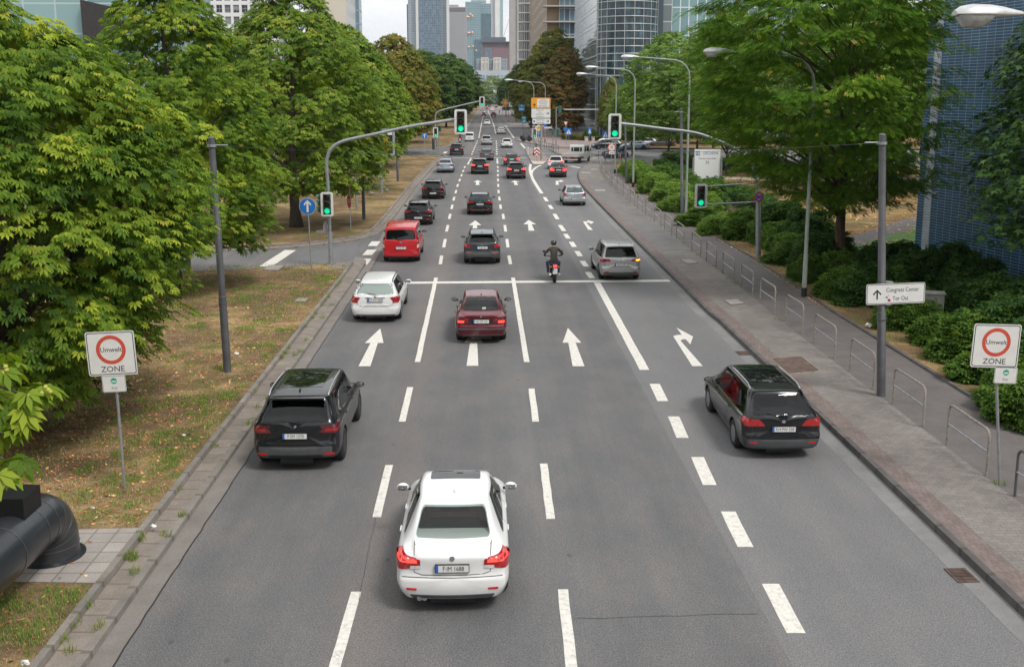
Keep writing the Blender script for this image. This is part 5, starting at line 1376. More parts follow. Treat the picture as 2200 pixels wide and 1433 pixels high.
crown_kind('third', seed=14, R=5.7, z0=2.4, H=15.6, m=LM_CHEST2, tpl='palm5', prof='dome', sprays=820, per=36, scale=.88, lob=.24, spray_r=.72, droop=.8, fruit=2600, inner=.6)
crown_kind('row', seed=21, R=5.6, z0=2.6, H=14.4, m=LM_CHEST2, tpl='clump', sprays=700, per=24, lob=.22, spray_r=.8, droop=.7, scale=.66, fruit=500, inner=.6)
crown_kind('dense', seed=33, R=6.2, z0=2.6, H=17, m=LM_DARK, tpl='clump', sprays=560, per=22, lob=.22, spray_r=1.0, droop=.5, scale=1.0, prof='round', inner=.6)
crown_kind('open', seed=41, R=6.0, z0=3.4, H=16.4, m=LM_LIME, tpl='clump', sprays=620, per=22, lob=.26, spray_r=.95, droop=.55, scale=.62, prof='round', inner=.45)
crown_kind('conic', seed=47, R=5.0, z0=2.0, H=18.2, m=LM_BROWN, tpl='clump', sprays=620, per=24, lob=.26, spray_r=.9, droop=.6, scale=.8, prof='chest', inner=.6)
crown_kind('locust', seed=52, R=4.7, z0=3.3, H=15.4, m=LM_LOCUST, tpl='pinn', sprays=640, per=84, lob=.33, spray_r=.85, droop=.35, scale=.72, prof='locust', inner=.4, off=(-2.75, -4.1))
crown_kind('maple', seed=61, R=4.6, z0=3.0, H=12.5, m=LM_MAPLE, tpl='maple', sprays=620, per=26, lob=.2, spray_r=.75, droop=.8, scale=1.2, prof='chest', inner=.6)
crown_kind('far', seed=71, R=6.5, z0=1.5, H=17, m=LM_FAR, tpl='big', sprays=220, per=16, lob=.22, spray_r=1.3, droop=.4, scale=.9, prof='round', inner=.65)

ALLEE = 'chestnut trees lining the left side of the avenue'
b0 = G(62, 905, .17)
plant_tree('front', b0.x-.1, b0.y-.6, 'huge bright green horse chestnut filling the upper left corner', 'chestnut_tree', ALLEE, rz=1.1, trunk_r=.30, zt=2.2, limbs=40)
# the tree beside it stands outside the picture; one fruiting branch reaches in
bx, by = -14.2, 11.5
ex = []
for (px, py, Y) in ((18, 795, 13.2), (30, 830, 13.4), (62, 850, 13.0), (20, 880, 13.1), (5, 930, 12.6), (8, 985, 12.4), (-30, 840, 13.2), (-60, 900, 12.8), (-40, 780, 13.4), (70, 835, 13.1)):
    p = GY(px, py, Y); ex.append((p.x-bx, p.y-by, p.z-.17))
me, C, fm = build_crown('crown', seed=5, R=5.0, z0=2.6, H=12, m=LM_CHEST, tpl='palm', sprays=420, per=22, lob=.1, spray_r=.8, droop=.7, fruit=60)
tr0 = thing('chestnut_tree', 'horse chestnut at the left border whose fruiting branch hangs above the air duct', 'tree', (bx, by, .17), 0, ALLEE)
o = bpy.data.objects.new('crown', me); COL.objects.link(o); o.parent = tr0
rng = np.random.default_rng(77)
E_ = np.repeat(np.array(ex), 5, 0); k = len(E_); b = rng.uniform(0, 6.28, k); E_ = E_+np.stack([np.cos(b)*.22*rng.uniform(0, 1, k), np.sin(b)*.22, rng.normal(-.03, .08, k)], 1)
f = np.stack([np.cos(b)+.5, np.sin(b), -.6+rng.normal(0, .2, k)], 1); P, F, tt = leaf_cloud(E_, f, np.tile([0, -.2, 1.], (k, 1)), rng.uniform(.9, 1.25, k), np.clip(rng.normal(.6, .15, k), 0, .92), 'palm')
o = bpy.data.objects.new('leafy_branch', np_mesh('leafy_branch', P, F, tt, LM_CHEST)); COL.objects.link(o); o.parent = tr0
mb = build_trunk(4, C, .28, 2.2, 12, limbs=20)
for e in ex[:8]: mb.tube([Vector((.2, 0, 4.6)), Vector((3.0, .6, 5.2)), Vector((e[0]-1.0, e[1], e[2]+.35)), Vector(e)], [.12, .06, .03, .012], 6)
mb.build('trunk', BARK, tr0, True)
mb = MB()
for (px, py) in ((62, 850), (14, 795), (12, 788), (8, 803), (98, 832), (104, 838), (108, 842), (18, 958), (90, 845)):
    p = GY(px, py, 13.0); mb.sphere((p.x-bx, p.y-by, p.z-.17), .032, 8, 6)
tag(mb.build('fruit', mat('green_fruit', (.42, .42, .07), .6), tr0, True), kind='stuff')
plant_tree('second', -12.8, 42.5, 'tall leafy horse chestnut behind the front one, left of the side street', 'chestnut_tree', ALLEE, rz=.4, trunk_r=.26)
b3 = G(637, 487, .17)
plant_tree('third', b3.x, b3.y, 'large dome shaped chestnut full of yellow fruit behind the blue arrow sign', 'chestnut_tree', ALLEE, rz=2.0, trunk_r=.36, zt=2.6)
plant_tree('row', -12.6, 89, 'green chestnut behind the fruiting dome shaped one, over the orange letter board', 'chestnut_tree', ALLEE, rz=.7, trunk_r=.2)
plant_tree('row', -12.8, 117, 'lower green chestnut in front of the yellowing tree', 'chestnut_tree', ALLEE, rz=2.3, sc=.90, trunk_r=.2)
plant_tree('row', -12.6, 146, 'chestnut with yellowing orange tinged crown against the pale sky', 'chestnut_tree', ALLEE, rz=4.0, sc=(1.05, 1.05, 1.16), m=LM_YELLOW, trunk_r=.2)
plant_tree('row', -13.6, 178, 'olive green chestnut just beyond the yellowing one', 'chestnut_tree', ALLEE, rz=5.2, sc=1.02, m=LM_OLIVE, trunk_r=.2)
for i, (x, y, s, lb) in enumerate(((-12.6, 214, 1.02, 'dark green tree below the tall grey glass tower'), (-9.5, 262, 1.1, 'dark green tree left of the far overhead traffic light'), (-8.0, 315, 1.12, 'tallest dark tree at the left end of the skyline gap'), (-8.5, 385, 1.05, 'dark tree low on the left of the vanishing point'), (-7.5, 480, 1.0, 'small looking dark tree at the left end of the street'), (-7, 600, 1.0, 'farthest dark tree on the left of the street'))):
    plant_tree('dense', x, y, lb, 'broadleaf_tree', 'dark trees at the far left of the avenue', rz=i*1.3, sc=s, trunk_r=.25)
# second rank in the park on the left
for i, (x, y, k, s, mm, lb) in enumerate(((-24, 66, 'row', .66, None, 'chestnut in the park behind the street lamp post on the left'), (-25, 92, 'row', .78, LM_DARK, 'darker park tree left of the dome shaped chestnut'), (-27, 122, 'row', .85, None, 'park tree beyond the silver parked car'), (-24, 150, 'row', 1.0, LM_OLIVE, 'olive park tree seen under the chestnut row'), (-33, 128, 'dense', (.42, .42, 1.02), LM_DARK, 'dark pointed tree in front of the white office block'), (-46, 105, 'dense', .9, None, 'park tree far left below the glass hall'), (-60, 120, 'dense', .95, None, 'park tree at the far left behind the front chestnut'), (-30, 190, 'dense', 1.0, None, 'dark park tree behind the far side street'), (-48, 185, 'dense', 1.0, None, 'park tree beneath the white office block'), (-22, 240, 'dense', 1.0, None, 'park tree behind the second overhead light'), (-80, 160, 'dense', 1.1, None, 'outermost park tree on the left'), (-26, 300, 'dense', 1.0, None, 'distant park tree under the pale tower block'))):
    plant_tree(k, x, y, lb, 'park_tree', 'park trees behind the left row', rz=i*.9, sc=s, m=mm, trunk_r=.22)
# right side
bl = G(1805, 590, .18)
plant_tree('locust', bl.x, bl.y, 'tall feathery locust tree with dry pods beside the blue tiled building', 'locust_tree', None, rz=0, trunk_r=.27, zt=3.2, bark=BARK2, limbs=60, lean=(-.4, .2))
plant_tree('maple', 21.3, 34.5, 'dark maple at the right border in front of the blue tiled wall', 'maple_tree', None, rz=.5, trunk_r=.22, limbs=20)
bt = G(1435, 352, .18)
for i, (x, y, k, s, mm, lb) in enumerate(((bt.x, bt.y, 'open', (.95, .95, .93), None, 'light green lime tree with a thin trunk behind the white address board'), (24.5, 103, 'open', (.9, .9, 1.0), None, 'light green tree right behind the whip shaped lamp post'), (28.5, 128, 'open', (.8, .8, 1.06), LM_DARK, 'dark green tree below the pale glass wing'), (30, 84, 'open', 1.06, None, 'green tree filling the gap behind the locust'), (37, 100, 'dense', 1.05, LM_MAPLE, 'dark tree behind the locust, left of the blue building'), (44, 118, 'dense', 1.15, LM_SHRUB, 'dense tree just left of the blue building edge'), (48, 85, 'dense', 1.1, LM_SHRUB, 'leafy tree rising beside the white strip of the blue building'), (31, 150, 'dense', .9, LM_SHRUB, 'low dark tree behind the parked cars'), (60, 140, 'dense', 1.1, LM_SHRUB, 'park tree deep behind the locust on the right'), (20, 139, 'open', (.62, .62, .62), LM_LIME, 'small light green tree in front of the round glass building'), (33, 176, 'dense', .8, LM_SHRUB, 'dense tree closing the view behind the parked cars'), (41, 170, 'dense', .85, LM_LIME, 'light green tree behind the parked cars, farther right'), (52, 172, 'dense', .9, LM_SHRUB, 'dense tree behind the cars below the glass wing'), (27, 168, 'open', .7, LM_LIME, 'slender light tree by the parked cars in front of the glass wing'))):
    plant_tree(k, x, y, lb, 'park_tree', 'park trees on the right', rz=i*1.7, sc=s, m=mm, trunk_r=.17)
plant_tree('conic', 15.6, 205, 'rust brown chestnut in front of the round glass building', 'chestnut_tree', None, rz=.4, sc=(.92, .92, .98), trunk_r=.22)
plant_tree('dense', 15.6, 232, 'tall olive green tree behind the rust brown one', 'broadleaf_tree', None, rz=2.2, sc=(.98, .98, 1.34), m=LM_OLIVE, trunk_r=.25)
plant_tree('conic', 12.0, 262, 'yellow green tree with a low crown left of the rust brown one', 'chestnut_tree', None, rz=3.3, sc=(1.0, 1.0, .96), m=LM_OLIVE, trunk_r=.22)
plant_tree('dense', 13.5, 330, 'dark green tree above the blue parking sign', 'broadleaf_tree', None, rz=1.2, sc=(1, 1, 1.15), trunk_r=.22)
plant_tree('dense', 11.5, 420, 'dark green tree at the right end of the street', 'broadleaf_tree', None, rz=4.2, sc=1.0, m=LM_SHRUB, trunk_r=.22)
plant_tree('row', 23, 186, 'tree with a dark trunk against the glass foyer', 'broadleaf_tree', None, rz=4.2, sc=(.45, .45, .8), m=LM_OLIVE, trunk_r=.5)
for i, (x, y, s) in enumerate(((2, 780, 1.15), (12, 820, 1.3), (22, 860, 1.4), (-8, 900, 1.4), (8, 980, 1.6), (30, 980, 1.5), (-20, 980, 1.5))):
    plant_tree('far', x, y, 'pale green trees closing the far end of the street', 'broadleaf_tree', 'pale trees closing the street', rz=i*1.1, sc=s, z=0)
# unseen trees added behind the camera to darken what the cars mirror
for i, (x, y, k) in enumerate(((-13, -14, 'dense'), (-12, -34, 'dense'), (17, -8, 'dense'), (16, -30, 'dense'), (-30, -20, 'dense'), (30, -22, 'dense'), (-5, -75, 'dense'), (8, -80, 'dense'), (22, -70, 'dense'), (-20, -70, 'dense'))):
    plant_tree(k, x, y, 'unseen tree added behind the viewpoint to darken the car reflections', 'broadleaf_tree', 'unseen trees added behind the viewpoint', rz=i, sc=1.1, z=0)
# shrubs -------------------------------------------------------------
def shrub_kind(key, seed, R, H, m, tpl, n, per, sr, scale=1.0):
    rng = np.random.default_rng(seed)
    a = rng.uniform(0, 2*pi, n); e = np.arcsin(rng.uniform(0, 1, n)); rf = .55+.45*rng.uniform(0, 1, n)**.5
    lob = 1+.18*np.sin(a*3+seed)+.12*np.sin(a*5+e*4)
    C = np.stack([np.cos(a)*np.cos(e)*R*rf*lob, np.sin(a)*np.cos(e)*R*rf*lob, np.sin(e)*H*rf*(1+.15*np.sin(a*4+seed))], 1)
    c = np.repeat(C, per, 0); k = len(c); b = rng.uniform(0, 6.28, k); q = np.sqrt(rng.uniform(0, 1, k))
    pos = c+np.stack([np.cos(b)*q*sr, np.sin(b)*q*sr, rng.normal(0, sr*.45, k)], 1); pos[:, 2] = np.maximum(pos[:, 2], .03)
    f = np.stack([np.cos(b)+c[:, 0]/R, np.sin(b)+c[:, 1]/R, rng.normal(.35, .5, k)], 1)
    up = np.stack([rng.normal(0, .3, k), rng.normal(0, .3, k), np.ones(k)], 1)
    tint = np.clip(np.repeat(rng.normal(.45, .16, n), per)+rng.normal(0, .16, k), 0, 1)
    P, F, tt = leaf_cloud(pos, f, up, scale*rng.uniform(.7, 1.4, k), tint, tpl)
    CROWNS[key] = np_mesh('foliage', P, F, tt, m)
shrub_kind('sh1', 1, 1.25, 1.25, LM_SHRUB, 'small', 240, 26, .22, 1.3)
shrub_kind('sh2', 2, 1.3, 1.15, LM_SHRUB2, 'needle', 260, 26, .24, 1.2)
shrub_kind('sh3', 3, 1.35, 1.6, LM_DKSHRUB, 'small', 260, 26, .25, 1.5)
_stem = MB()
for i in range(9):
    a = i*.7; _stem.tube([(cos(a)*.1, sin(a)*.1, -.02), (cos(a)*.4, sin(a)*.4, .45), (cos(a)*.75, sin(a)*.75, .85)], [.022, .016, .006], 5)
STEM = _stem.mesh('stem', BARK)
def shrub(key, x, y, s, label, rz, z=.18, m=None, group='shrubs along the planting bed', name='shrub'):
    r = thing(name, label, 'shrub', (x, y, z), rz, group)
    o = bpy.data.objects.new('foliage', CROWNS[key]); COL.objects.link(o); o.parent = r
    if m: o.material_slots[0].link = 'OBJECT'; o.material_slots[0].material = m
    t = bpy.data.objects.new('stem', STEM); COL.objects.link(t); t.parent = r
    r.scale = s if isinstance(s, tuple) else (s,)*3; return r
# (px, py of the base, scale, kind, where it is)
SH = [(1346, 372, 1.2, 'sh2', 'feathery bright shrub at the far tip of the bed, beside the zebra crossing'), (1372, 392, 1.25, 'sh1', 'green shrub between the two nearest hedge side lamp posts'), (1392, 415, 1.2, 'sh2', 'bright feathery shrub left of the dark wire pole'), (1420, 430, 1.3, 'sh2', 'tallest pale feathery shrub in the bed'), (1405, 398, 1.25, 'sh1', 'shrub under the small light green tree'),
      (1440, 452, 1.15, 'sh2', 'pale feathery shrub directly left of the twin posts'), (1450, 420, 1.35, 'sh1', 'round shrub behind the twin posts'), (1490, 482, 1.1, 'sh1', 'shrub right at the foot of the grey green lamp post'), (1500, 452, 1.35, 'sh1', 'leafy shrub below the address board'), (1530, 500, 1.2, 'sh2', 'shrub below the low traffic light'),
      (1575, 512, 1.1, 'sh1', 'shrub left of the no stopping sign pole'), (1480, 430, 1.2, 'sh3', 'dark shrub left of the address board'), (1660, 520, 1.25, 'sh3', 'dark shrub right of the no stopping sign pole'), (1678, 565, 1.0, 'sh1', 'low shrub in front of the tall lamp post foot'), (1705, 540, 1.3, 'sh3', 'dark shrub behind the grey green lamp post'),
      (1712, 600, .95, 'sh1', 'shrub at the path edge left of the locust trunk'), (1750, 585, 1.1, 'sh3', 'dark shrub touching the locust trunk on its left'), (1785, 640, 1.0, 'sh1', 'shrub in front of the locust trunk'), (1835, 650, .95, 'sh3', 'dark low shrub behind the bare soil'), (1880, 612, 1.25, 'sh3', 'dark shrub behind the tall dark pole'),
      (1935, 632, 1.2, 'sh3', 'dark shrub right above the direction sign'), (1900, 700, .85, 'sh1', 'shrub under the left half of the direction sign'), (1945, 708, .85, 'sh1', 'shrub under the right half of the direction sign'), (2050, 655, 1.15, 'sh3', 'dark shrub right of the grey cabinet'), (2095, 690, 1.2, 'sh3', 'dark shrub left of the right zone sign'), (2150, 720, 1.2, 'sh3', 'dark shrub behind the right zone sign'), (2000, 742, .95, 'sh1', 'shrub in front of the grey cabinet'),
      (2040, 770, 1.0, 'sh1', 'shrub left below the right zone sign'), (2085, 812, .95, 'sh1', 'shrub under the right zone sign'), (2130, 770, 1.1, 'sh3', 'dark shrub hidden behind the right sign plate'), (2150, 868, .95, 'sh1', 'shrub next to the right sign post'), (2190, 910, .9, 'sh1', 'shrub cut by the right border near the path'), (2195, 800, 1.2, 'sh3', 'dark shrub at the right border'), (2010, 620, 1.1, 'sh3', 'dark shrub behind the grey cabinet')]
for i, (px, py, s, k, lb) in enumerate(SH):
    p = G(px, py, .18); kk = i*1.37
    s *= .9
    shrub(k, p.x+.6, p.y, (s*(1+.12*sin(i*2.1)), s*(1+.1*cos(i)), s*(.95+.18*sin(i*3.3))), lb, kk)
# clipped dark hedge behind the bed, on the lawn side
def hedge(x0, y0, x1, y1, w_, h, label, m, seed, z=.19):
    rng = np.random.default_rng(seed); a = np.array([x0, y0]); b = np.array([x1, y1]); ln = np.linalg.norm(b-a); d = (b-a)/ln; s = np.array([-d[1], d[0]])
    n = int(ln*w_*h*160); t = rng.uniform(0, ln, n); u = rng.uniform(-1, 1, n); v = rng.uniform(0, 1, n)
    side = rng.uniform(0, 1, n) < .55; u = u*(1+.25*np.sin(t*.9+seed)+.15*np.sin(t*2.3)); u = np.where(side, np.sign(u)*(1-.25*np.abs(rng.normal(0, .3, n))), u); v = np.where(side, v, 1-.2*np.abs(rng.normal(0, .3, n)))
    hh = h*(1+.16*np.sin(t*1.3)+.10*np.sin(t*3.1)+.12*rng.normal(0, .6, n))
    P2 = a+d*t[:, None]+s*(u*w_/2)[:, None]; pos = np.stack([P2[:, 0]-x0, P2[:, 1]-y0, np.maximum(.03, v*hh)], 1)
    f = rng.normal(0, 1, (n, 3)); f[:, 2] += .4; f[:, :2] += s*np.sign(u)[:, None]*.6
    tint = np.clip(.45+.2*np.sin(t*2)+rng.normal(0, .18, n), 0, 1)
    P, F, tt = leaf_cloud(pos, f, np.tile([0, 0, 1.], (n, 1)), rng.uniform(1.2, 2.4, n), tint, 'small')
    r = thing('hedge', label, 'hedge', (x0, y0, z)); o = bpy.data.objects.new('foliage', np_mesh('foliage', P, F, tt, m)); COL.objects.link(o); o.parent = r
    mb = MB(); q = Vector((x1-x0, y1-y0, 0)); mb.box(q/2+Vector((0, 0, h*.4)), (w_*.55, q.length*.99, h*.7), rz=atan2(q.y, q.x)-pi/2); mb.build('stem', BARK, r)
hp = [G(1335, 352, .19), G(1560, 362, .19)]
hedge(21, 118, 29.5, 106, 2.2, 1.3, 'long dark clipped hedge in front of the parked cars', LM_DKSHRUB, 5)
hedge(18.4, 108, 18.9, 62, 1.2, 1.1, 'low dark green hedge along the inner edge of the bed', LM_DKSHRUB, 6)
hedge(14.9, 104, 14.6, 66, 1.7, 1.15, 'feathery bright green hedge along the footpath behind the railings', LM_SHRUB2, 8, .18)
hedge(15.2, 60, 15.6, 36, 1.5, 1.0, 'dark leafy hedge along the near part of the planting bed', LM_SHRUB, 9, .18)
hedge(14.6, 190, 24, 183, 2.0, .8, 'low olive hedge in front of the glass building', LM_OLIVE, 7)
# ------------------------------------------------------------------ street furniture
M_GALV = mat('galvanised_steel', (.34, .355, .37), .5, .5, var=.18, vs=4)
M_POLEG = mat('grey_green_pole_paint', (.30, .335, .30), .6, 0, var=.15, vs=3)
M_POLED = mat('dark_grey_pole_paint', (.10, .10, .108), .55, .1, var=.22, vs=3)
M_CONC = mat('weathered_concrete_post', (.30, .29, .265), .85, var=.2, vs=5)
M_SIGW = mat('sign_white', (.74, .735, .71), .45, var=.05); M_SIGK = mat('sign_black', (.02, .02, .022), .5, var=0)
M_SIGR = mat('sign_red', (.62, .085, .05), .45, var=.05); M_SIGRD = mat('sign_deep_red', (.48, .02, .03), .45, var=.05)
M_SIGB = mat('sign_blue', (.02, .16, .50), .45, var=.05); M_SIGG = mat('sign_green', (.02, .36, .24), .45, var=.05)
M_SIGO = mat('sign_orange', (.80, .33, .02), .45, var=.05); M_SIGY = mat('sign_yellow', (.78, .40, .02), .45, var=.05)
M_SIGBK = mat('sign_back_grey', (.28, .29, .30), .55, .3)
M_TGRN = mat('signal_housing_green', (.025, .12, .085), .5, var=.1); M_TBLK = mat('signal_face', (.022, .04, .034), .6, var=.1)
M_BOARD = mat('signal_board_white', (.72, .71, .68), .5, var=.06)
M_GON = mat('green_signal_lit', (.02, .7, .35), .3, emit=(.0, .78, .36), es=.55, var=.12, vs=30); M_ROFF = mat('red_signal_dark', (.09, .012, .012), .25, var=.1); M_YOFF = mat('yellow_signal_dark', (.045, .018, .012), .25, var=.1)

def signal_head(parent, loc, h=1.15, rz=0, board=True, lit=True, name='signal_head', tilt=0, housing=None):
    """three-lamp signal; the face looks along -Y before rz"""
    hd = bpy.data.objects.new(name, None); COL.objects.link(hd); hd.parent = parent; hd.location = loc; hd.rotation_euler = (0, tilt, rz); hd.empty_display_size = .2
    w_ = h*.51
    if board:
        mb = MB(); M_ = FACE(0, 0, 0)
        ring_prism(mb, rrect(w_, h, h*.09), rrect(w_*.62, h*.84, h*.02), -.02, .02, 0, M_); mb.build('backboard', M_BOARD, hd)
    mb = MB(); hw, hh = w_*.62, h*.84
    mb.box((0, .10, 0), (hw*1.01, .24, hh*1.01), 0, bev=.015); mb.box((0, -.022, 0), (hw*.98, .012, hh*.985), 1)
    mb.build('housing', [housing or M_TGRN, M_TBLK], hd)
    for k, mm in ((1, M_ROFF), (0, M_YOFF), (-1, M_GON if lit else M_ROFF)):
        z = k*hh*.325; r = hh*.135
        mb = MB(); mb.lathe([(r, 0), (r*.98, .012), (r*.8, .03), (r*.45, .045), (.004, .05)], n=20, M=Matrix.Translation((0, -.028, z)) @ Matrix.Rotation(pi/2, 4, 'X')); mb.build('lamp', mm, hd, True)
        mb = MB(); vs = []; n = 14
        for i in range(n+1):
            a = radians(-35+250*i/n); c, s = cos(a), sin(a)
            vs += [(c*r*1.1, -.028, z+s*r*1.1), (c*r*1.1, -.028-.17*(.55+.45*max(0, s)), z+s*r*1.1), (c*r*1.16, -.028, z+s*r*1.16), (c*r*1.16, -.028-.17*(.55+.45*max(0, s)), z+s*r*1.16)]
        fs = []
        for i in range(n):
            a = 4*i; b = a+4; fs += [(a, a+1, b+1, b), (a+2, b+2, b+3, a+3), (a+1, a+3, b+3, b+1)]
        mb.add(vs, fs); mb.build('visor', housing or M_TGRN, hd)
    return hd
def loc_of(base, p): return (p.x-base.x, p.y-base.y, p.z-base.z)
def PP(px, py, base): p = GY(px, py, base.y); return Vector((p.x-base.x, 0, p.z-base.z))

# left overhead traffic light
b = G(711, 567, .17); t = thing('traffic_light', 'overhead traffic light with curved arm above the left lanes', 'traffic light', b)
mb = MB(); pts = [PP(711, 567, b), PP(709, 500, b), PP(705, 400, b), PP(702, 365, b), PP(702, 345, b), PP(706, 328, b), PP(716, 315, b), PP(732, 305, b), PP(760, 298, b), PP(810, 288, b), PP(880, 272, b), PP(940, 263, b), PP(985, 256, b)]
mb.tube(smooth_line(pts, 1), .075, 12); z_ = PP(709, 500, b); mb.cyl((0, 0, -.1), (z_.x*.8, 0, z_.z*1.0), .115, .11, 14); mb.build('pole', M_GALV, t, True)
p = PP(990, 262, b); signal_head(t, (p.x, -.18, p.z), 1.15)
p = PP(704.5, 438, b); signal_head(t, (p.x, -.28, p.z), 1.15)
p = PP(690, 438, b); signal_head(t, (p.x-.05, .05, p.z), 1.1, rz=radians(-82), board=False, lit=False)
mb = MB(); p = PP(699, 490, b); mb.prism(circ(.33, 24), -.004, .004, 0, Matrix.Translation((p.x, .05, p.z)) @ Matrix.Rotation(radians(80), 4, 'Z') @ XZ); mb.build('round_sign', M_SIGBK, t)
# right overhead traffic light on the same kind of arm, with the low bracket head
b = G(1629, 555, .18); t = thing('traffic_light', 'overhead traffic light reaching out of the locust, second head on a bracket', 'traffic light', b)
mb = MB(); pts = [PP(1629, 555, b), PP(1629, 470, b), PP(1627, 400, b), PP(1620, 360, b), PP(1600, 333, b), PP(1565, 312, b), PP(1510, 290, b), PP(1478, 283, b), PP(1420, 277, b), PP(1370, 270, b), PP(1322, 265, b)]
mb.tube(smooth_line(pts, 1), .075, 12); z_ = PP(1629, 425, b); mb.cyl((0, 0, -.1), z_, .13, .115, 14); mb.build('pole', M_GALV, t, True)
p = PP(1320, 272, b); signal_head(t, (p.x, -.18, p.z), 1.22)
mb = MB(); mb.box((p.x+.01, -.15, p.z-.66), (.30, .10, .14)); mb.build('junction_box', M_SIGBK, t)
p = PP(1505, 421, b); signal_head(t, (p.x, -.12, p.z), 1.18)
mb = MB(); mb.tube([PP(1505, 440, b), PP(1570, 437, b), PP(1628, 434, b)], .035, 8); mb.tube([PP(1515, 401, b), PP(1560, 398, b), PP(1628, 394, b)], .035, 8); mb.build('bracket', M_GALV, t, True)
# far overhead traffic light
b = G(936, 333, .17); t = thing('traffic_light', 'distant overhead traffic light with a curved arm at the second side street', 'traffic light', b)
mb = MB(); mb.tube(smooth_line([PP(936, 333, b), PP(935, 290, b), PP(935, 252, b), PP(937, 244, b), PP(943, 239, b), PP(960, 234, b), PP(1030, 218, b)], 1), .09, 8); mb.build('pole', M_GALV, t, True)
p = PP(1035.5, 219, b); signal_head(t, (p.x, -.2, p.z), 1.32); p = PP(936, 285, b); signal_head(t, (p.x, -.25, p.z), 1.32)
b2 = G(942.5, 325, .17); t = thing('traffic_light', 'green backed pedestrian signal on a thin pole behind the far overhead light', 'traffic light', b2)
mb = MB(); mb.tube([(0, 0, 0), PP(942, 272, b2)], .06, 8); mb.build('pole', M_GALV, t, True); p = PP(944, 277, b2); signal_head(t, (p.x+.1, 0, p.z), 1.0, rz=radians(75), board=False, lit=False)
# island light
b = G(1147, 334, .12); t = thing('traffic_light', 'small traffic light on the traffic island, left of the yellow diamond sign', 'traffic light', b)
mb = MB(); mb.tube([(0, 0, 0), PP(1147, 290, b), PP(1147, 277, b)], .07, 8); mb.build('pole', M_GALV, t, True); p = PP(1147.8, 287, b); signal_head(t, (p.x, -.2, p.z), 1.3)
# signals facing the crossing
for bp, tp, hp, lb in (((1194.6, 334), (1195, 232), (1203, 236), 'green housed traffic light turned sideways beside the yield sign'), ((1188, 325), (1188, 275), (1188.5, 284), 'low green pedestrian signal left of the sideways traffic light')):
    b = G(*bp, .12); t = thing('traffic_light', lb, 'traffic light', b); mb = MB(); mb.tube([(0, 0, 0), PP(*tp, b)], .08, 8); 
    p = PP(*hp, b); mb.tube([PP(tp[0], tp[1]+1, b), (p.x, 0, p.z+.3)], .04, 6); mb.build('pole', M_GALV, t, True); signal_head(t, (p.x, -.1, p.z), 1.2 if hp[1] < 250 else 1.0, rz=radians(105), board=False, lit=False)
    if hp[1] < 250: p = PP(1200, 285, b); signal_head(t, (p.x, 0, p.z), 1.0, rz=radians(105), board=False, lit=False)
b = G(1053, 250, 0); t = thing('traffic_light', 'tiny traffic light over the far end of the street', 'traffic light', G(1080, 247, .12))
b = Vector(t.location); mb = MB(); mb.tube([(0, 0, 0), PP(1080, 212, b), PP(1078, 209, b), PP(1054, 208.5, b)], .12, 6); mb.build('pole', M_GALV, t, True); p = PP(1053, 209, b); signal_head(t, (p.x, -.2, p.z), 1.5)

# street lamps -------------------------------------------------------
def lamp(basepx, tippx, label, Yoff=None, hl=1.15, r=.085, m=None, base=None, top=None, group='whip shaped street lamps on the right'):
    b = base if base is not None else G(*basepx, .18); t = thing('street_lamp', label, 'street lamp', b, 0, group)
    tip = PP(*tippx, b) if tippx else None
    L_ = abs(tip.x); zt = tip.z; s = -1 if tip.x < 0 else 1
    hx = tip.x-s*hl; rr = min(1.1, L_*.3)
    lean = PP(top, 0, b).x if False else 0
    pts = [Vector((0, 0, 0)), Vector((0, 0, zt*.5)), Vector((0, 0, zt-rr-.1))]+[Vector((s*rr*(1-cos(a)), 0, zt-rr-.1+rr*sin(a)*.95)) for a in (radians(20), radians(40), radians(60), radians(80))]+[Vector((hx, 0, zt+.02))]
    mb = MB(); rs = [r, r*.85, r*.65]+[r*.6]*4+[r*.45]; mb.tube(pts, rs, 12); mb.cyl((0, 0, -.02), (0, 0, .35), r*1.35, r*1.3, 12, 1); mb.cyl((0, 0, .35), (0, 0, 1.7), r*1.12, r*1.08, 12); mb.build('pole', [m or M_POLEG, M_BLK], t, True)
    # cobra head: long shallow shell with a glass bowl below
    n = 12; secs = [(0, .05, .05), (.12, .07, .08), (.3, .12, .13), (.5, .17, .16), (.75, .18, .165), (.92, .16, .13), (1.0, .11, .06)]
    vs = []
    for u, w_, h_ in secs:
        for i in range(n):
            a = 2*pi*i/n; vs.append((hx+s*u*hl, w_*cos(a), zt+.02+(h_*sin(a) if sin(a) > 0 else h_*.35*sin(a))))
    fs = [(i*n+j, i*n+(j+1) % n, (i+1)*n+(j+1) % n, (i+1)*n+j) for i in range(len(secs)-1) for j in range(n)]+[tuple(range(n)), tuple(range((len(secs)-1)*n, len(secs)*n))]
    mb = MB(); mb.add(vs, fs); hd = mb.build('lamp_head', mat('lamp_shell', (.52, .53, .53), .4, .2, var=.12), t, True, 50)
    vs = []; secs = [(.42, .12, .0), (.50, .15, .14), (.60, .155, .20), (.86, .15, .20), (.97, .13, .02)]
    for u, w_, h_ in secs:
        for i in range(9):
            a = pi+pi*i/8; vs.append((hx+s*u*hl, w_*cos(a), zt+.0+h_*sin(a)))
    fs = [(i*9+j, i*9+j+1, (i+1)*9+j+1, (i+1)*9+j) for i in range(4) for j in range(8)]
    mb = MB(); mb.add(vs, fs); mb.build('lamp_glass', mat('lamp_bowl_glass', (.40, .41, .40), .12, 0, .5, var=.25, vs=9), hd, True)
    return t
def lamp_at(X, Y, z0, tippx, label):
    b = Vector((X, Y, z0)); return lamp(None, tippx, label, base=b, hl=1.15)
lamp_at(13.1, 17.4, .18, (2050, 34), 'nearest street lamp, only its head reaching in at the upper right corner')
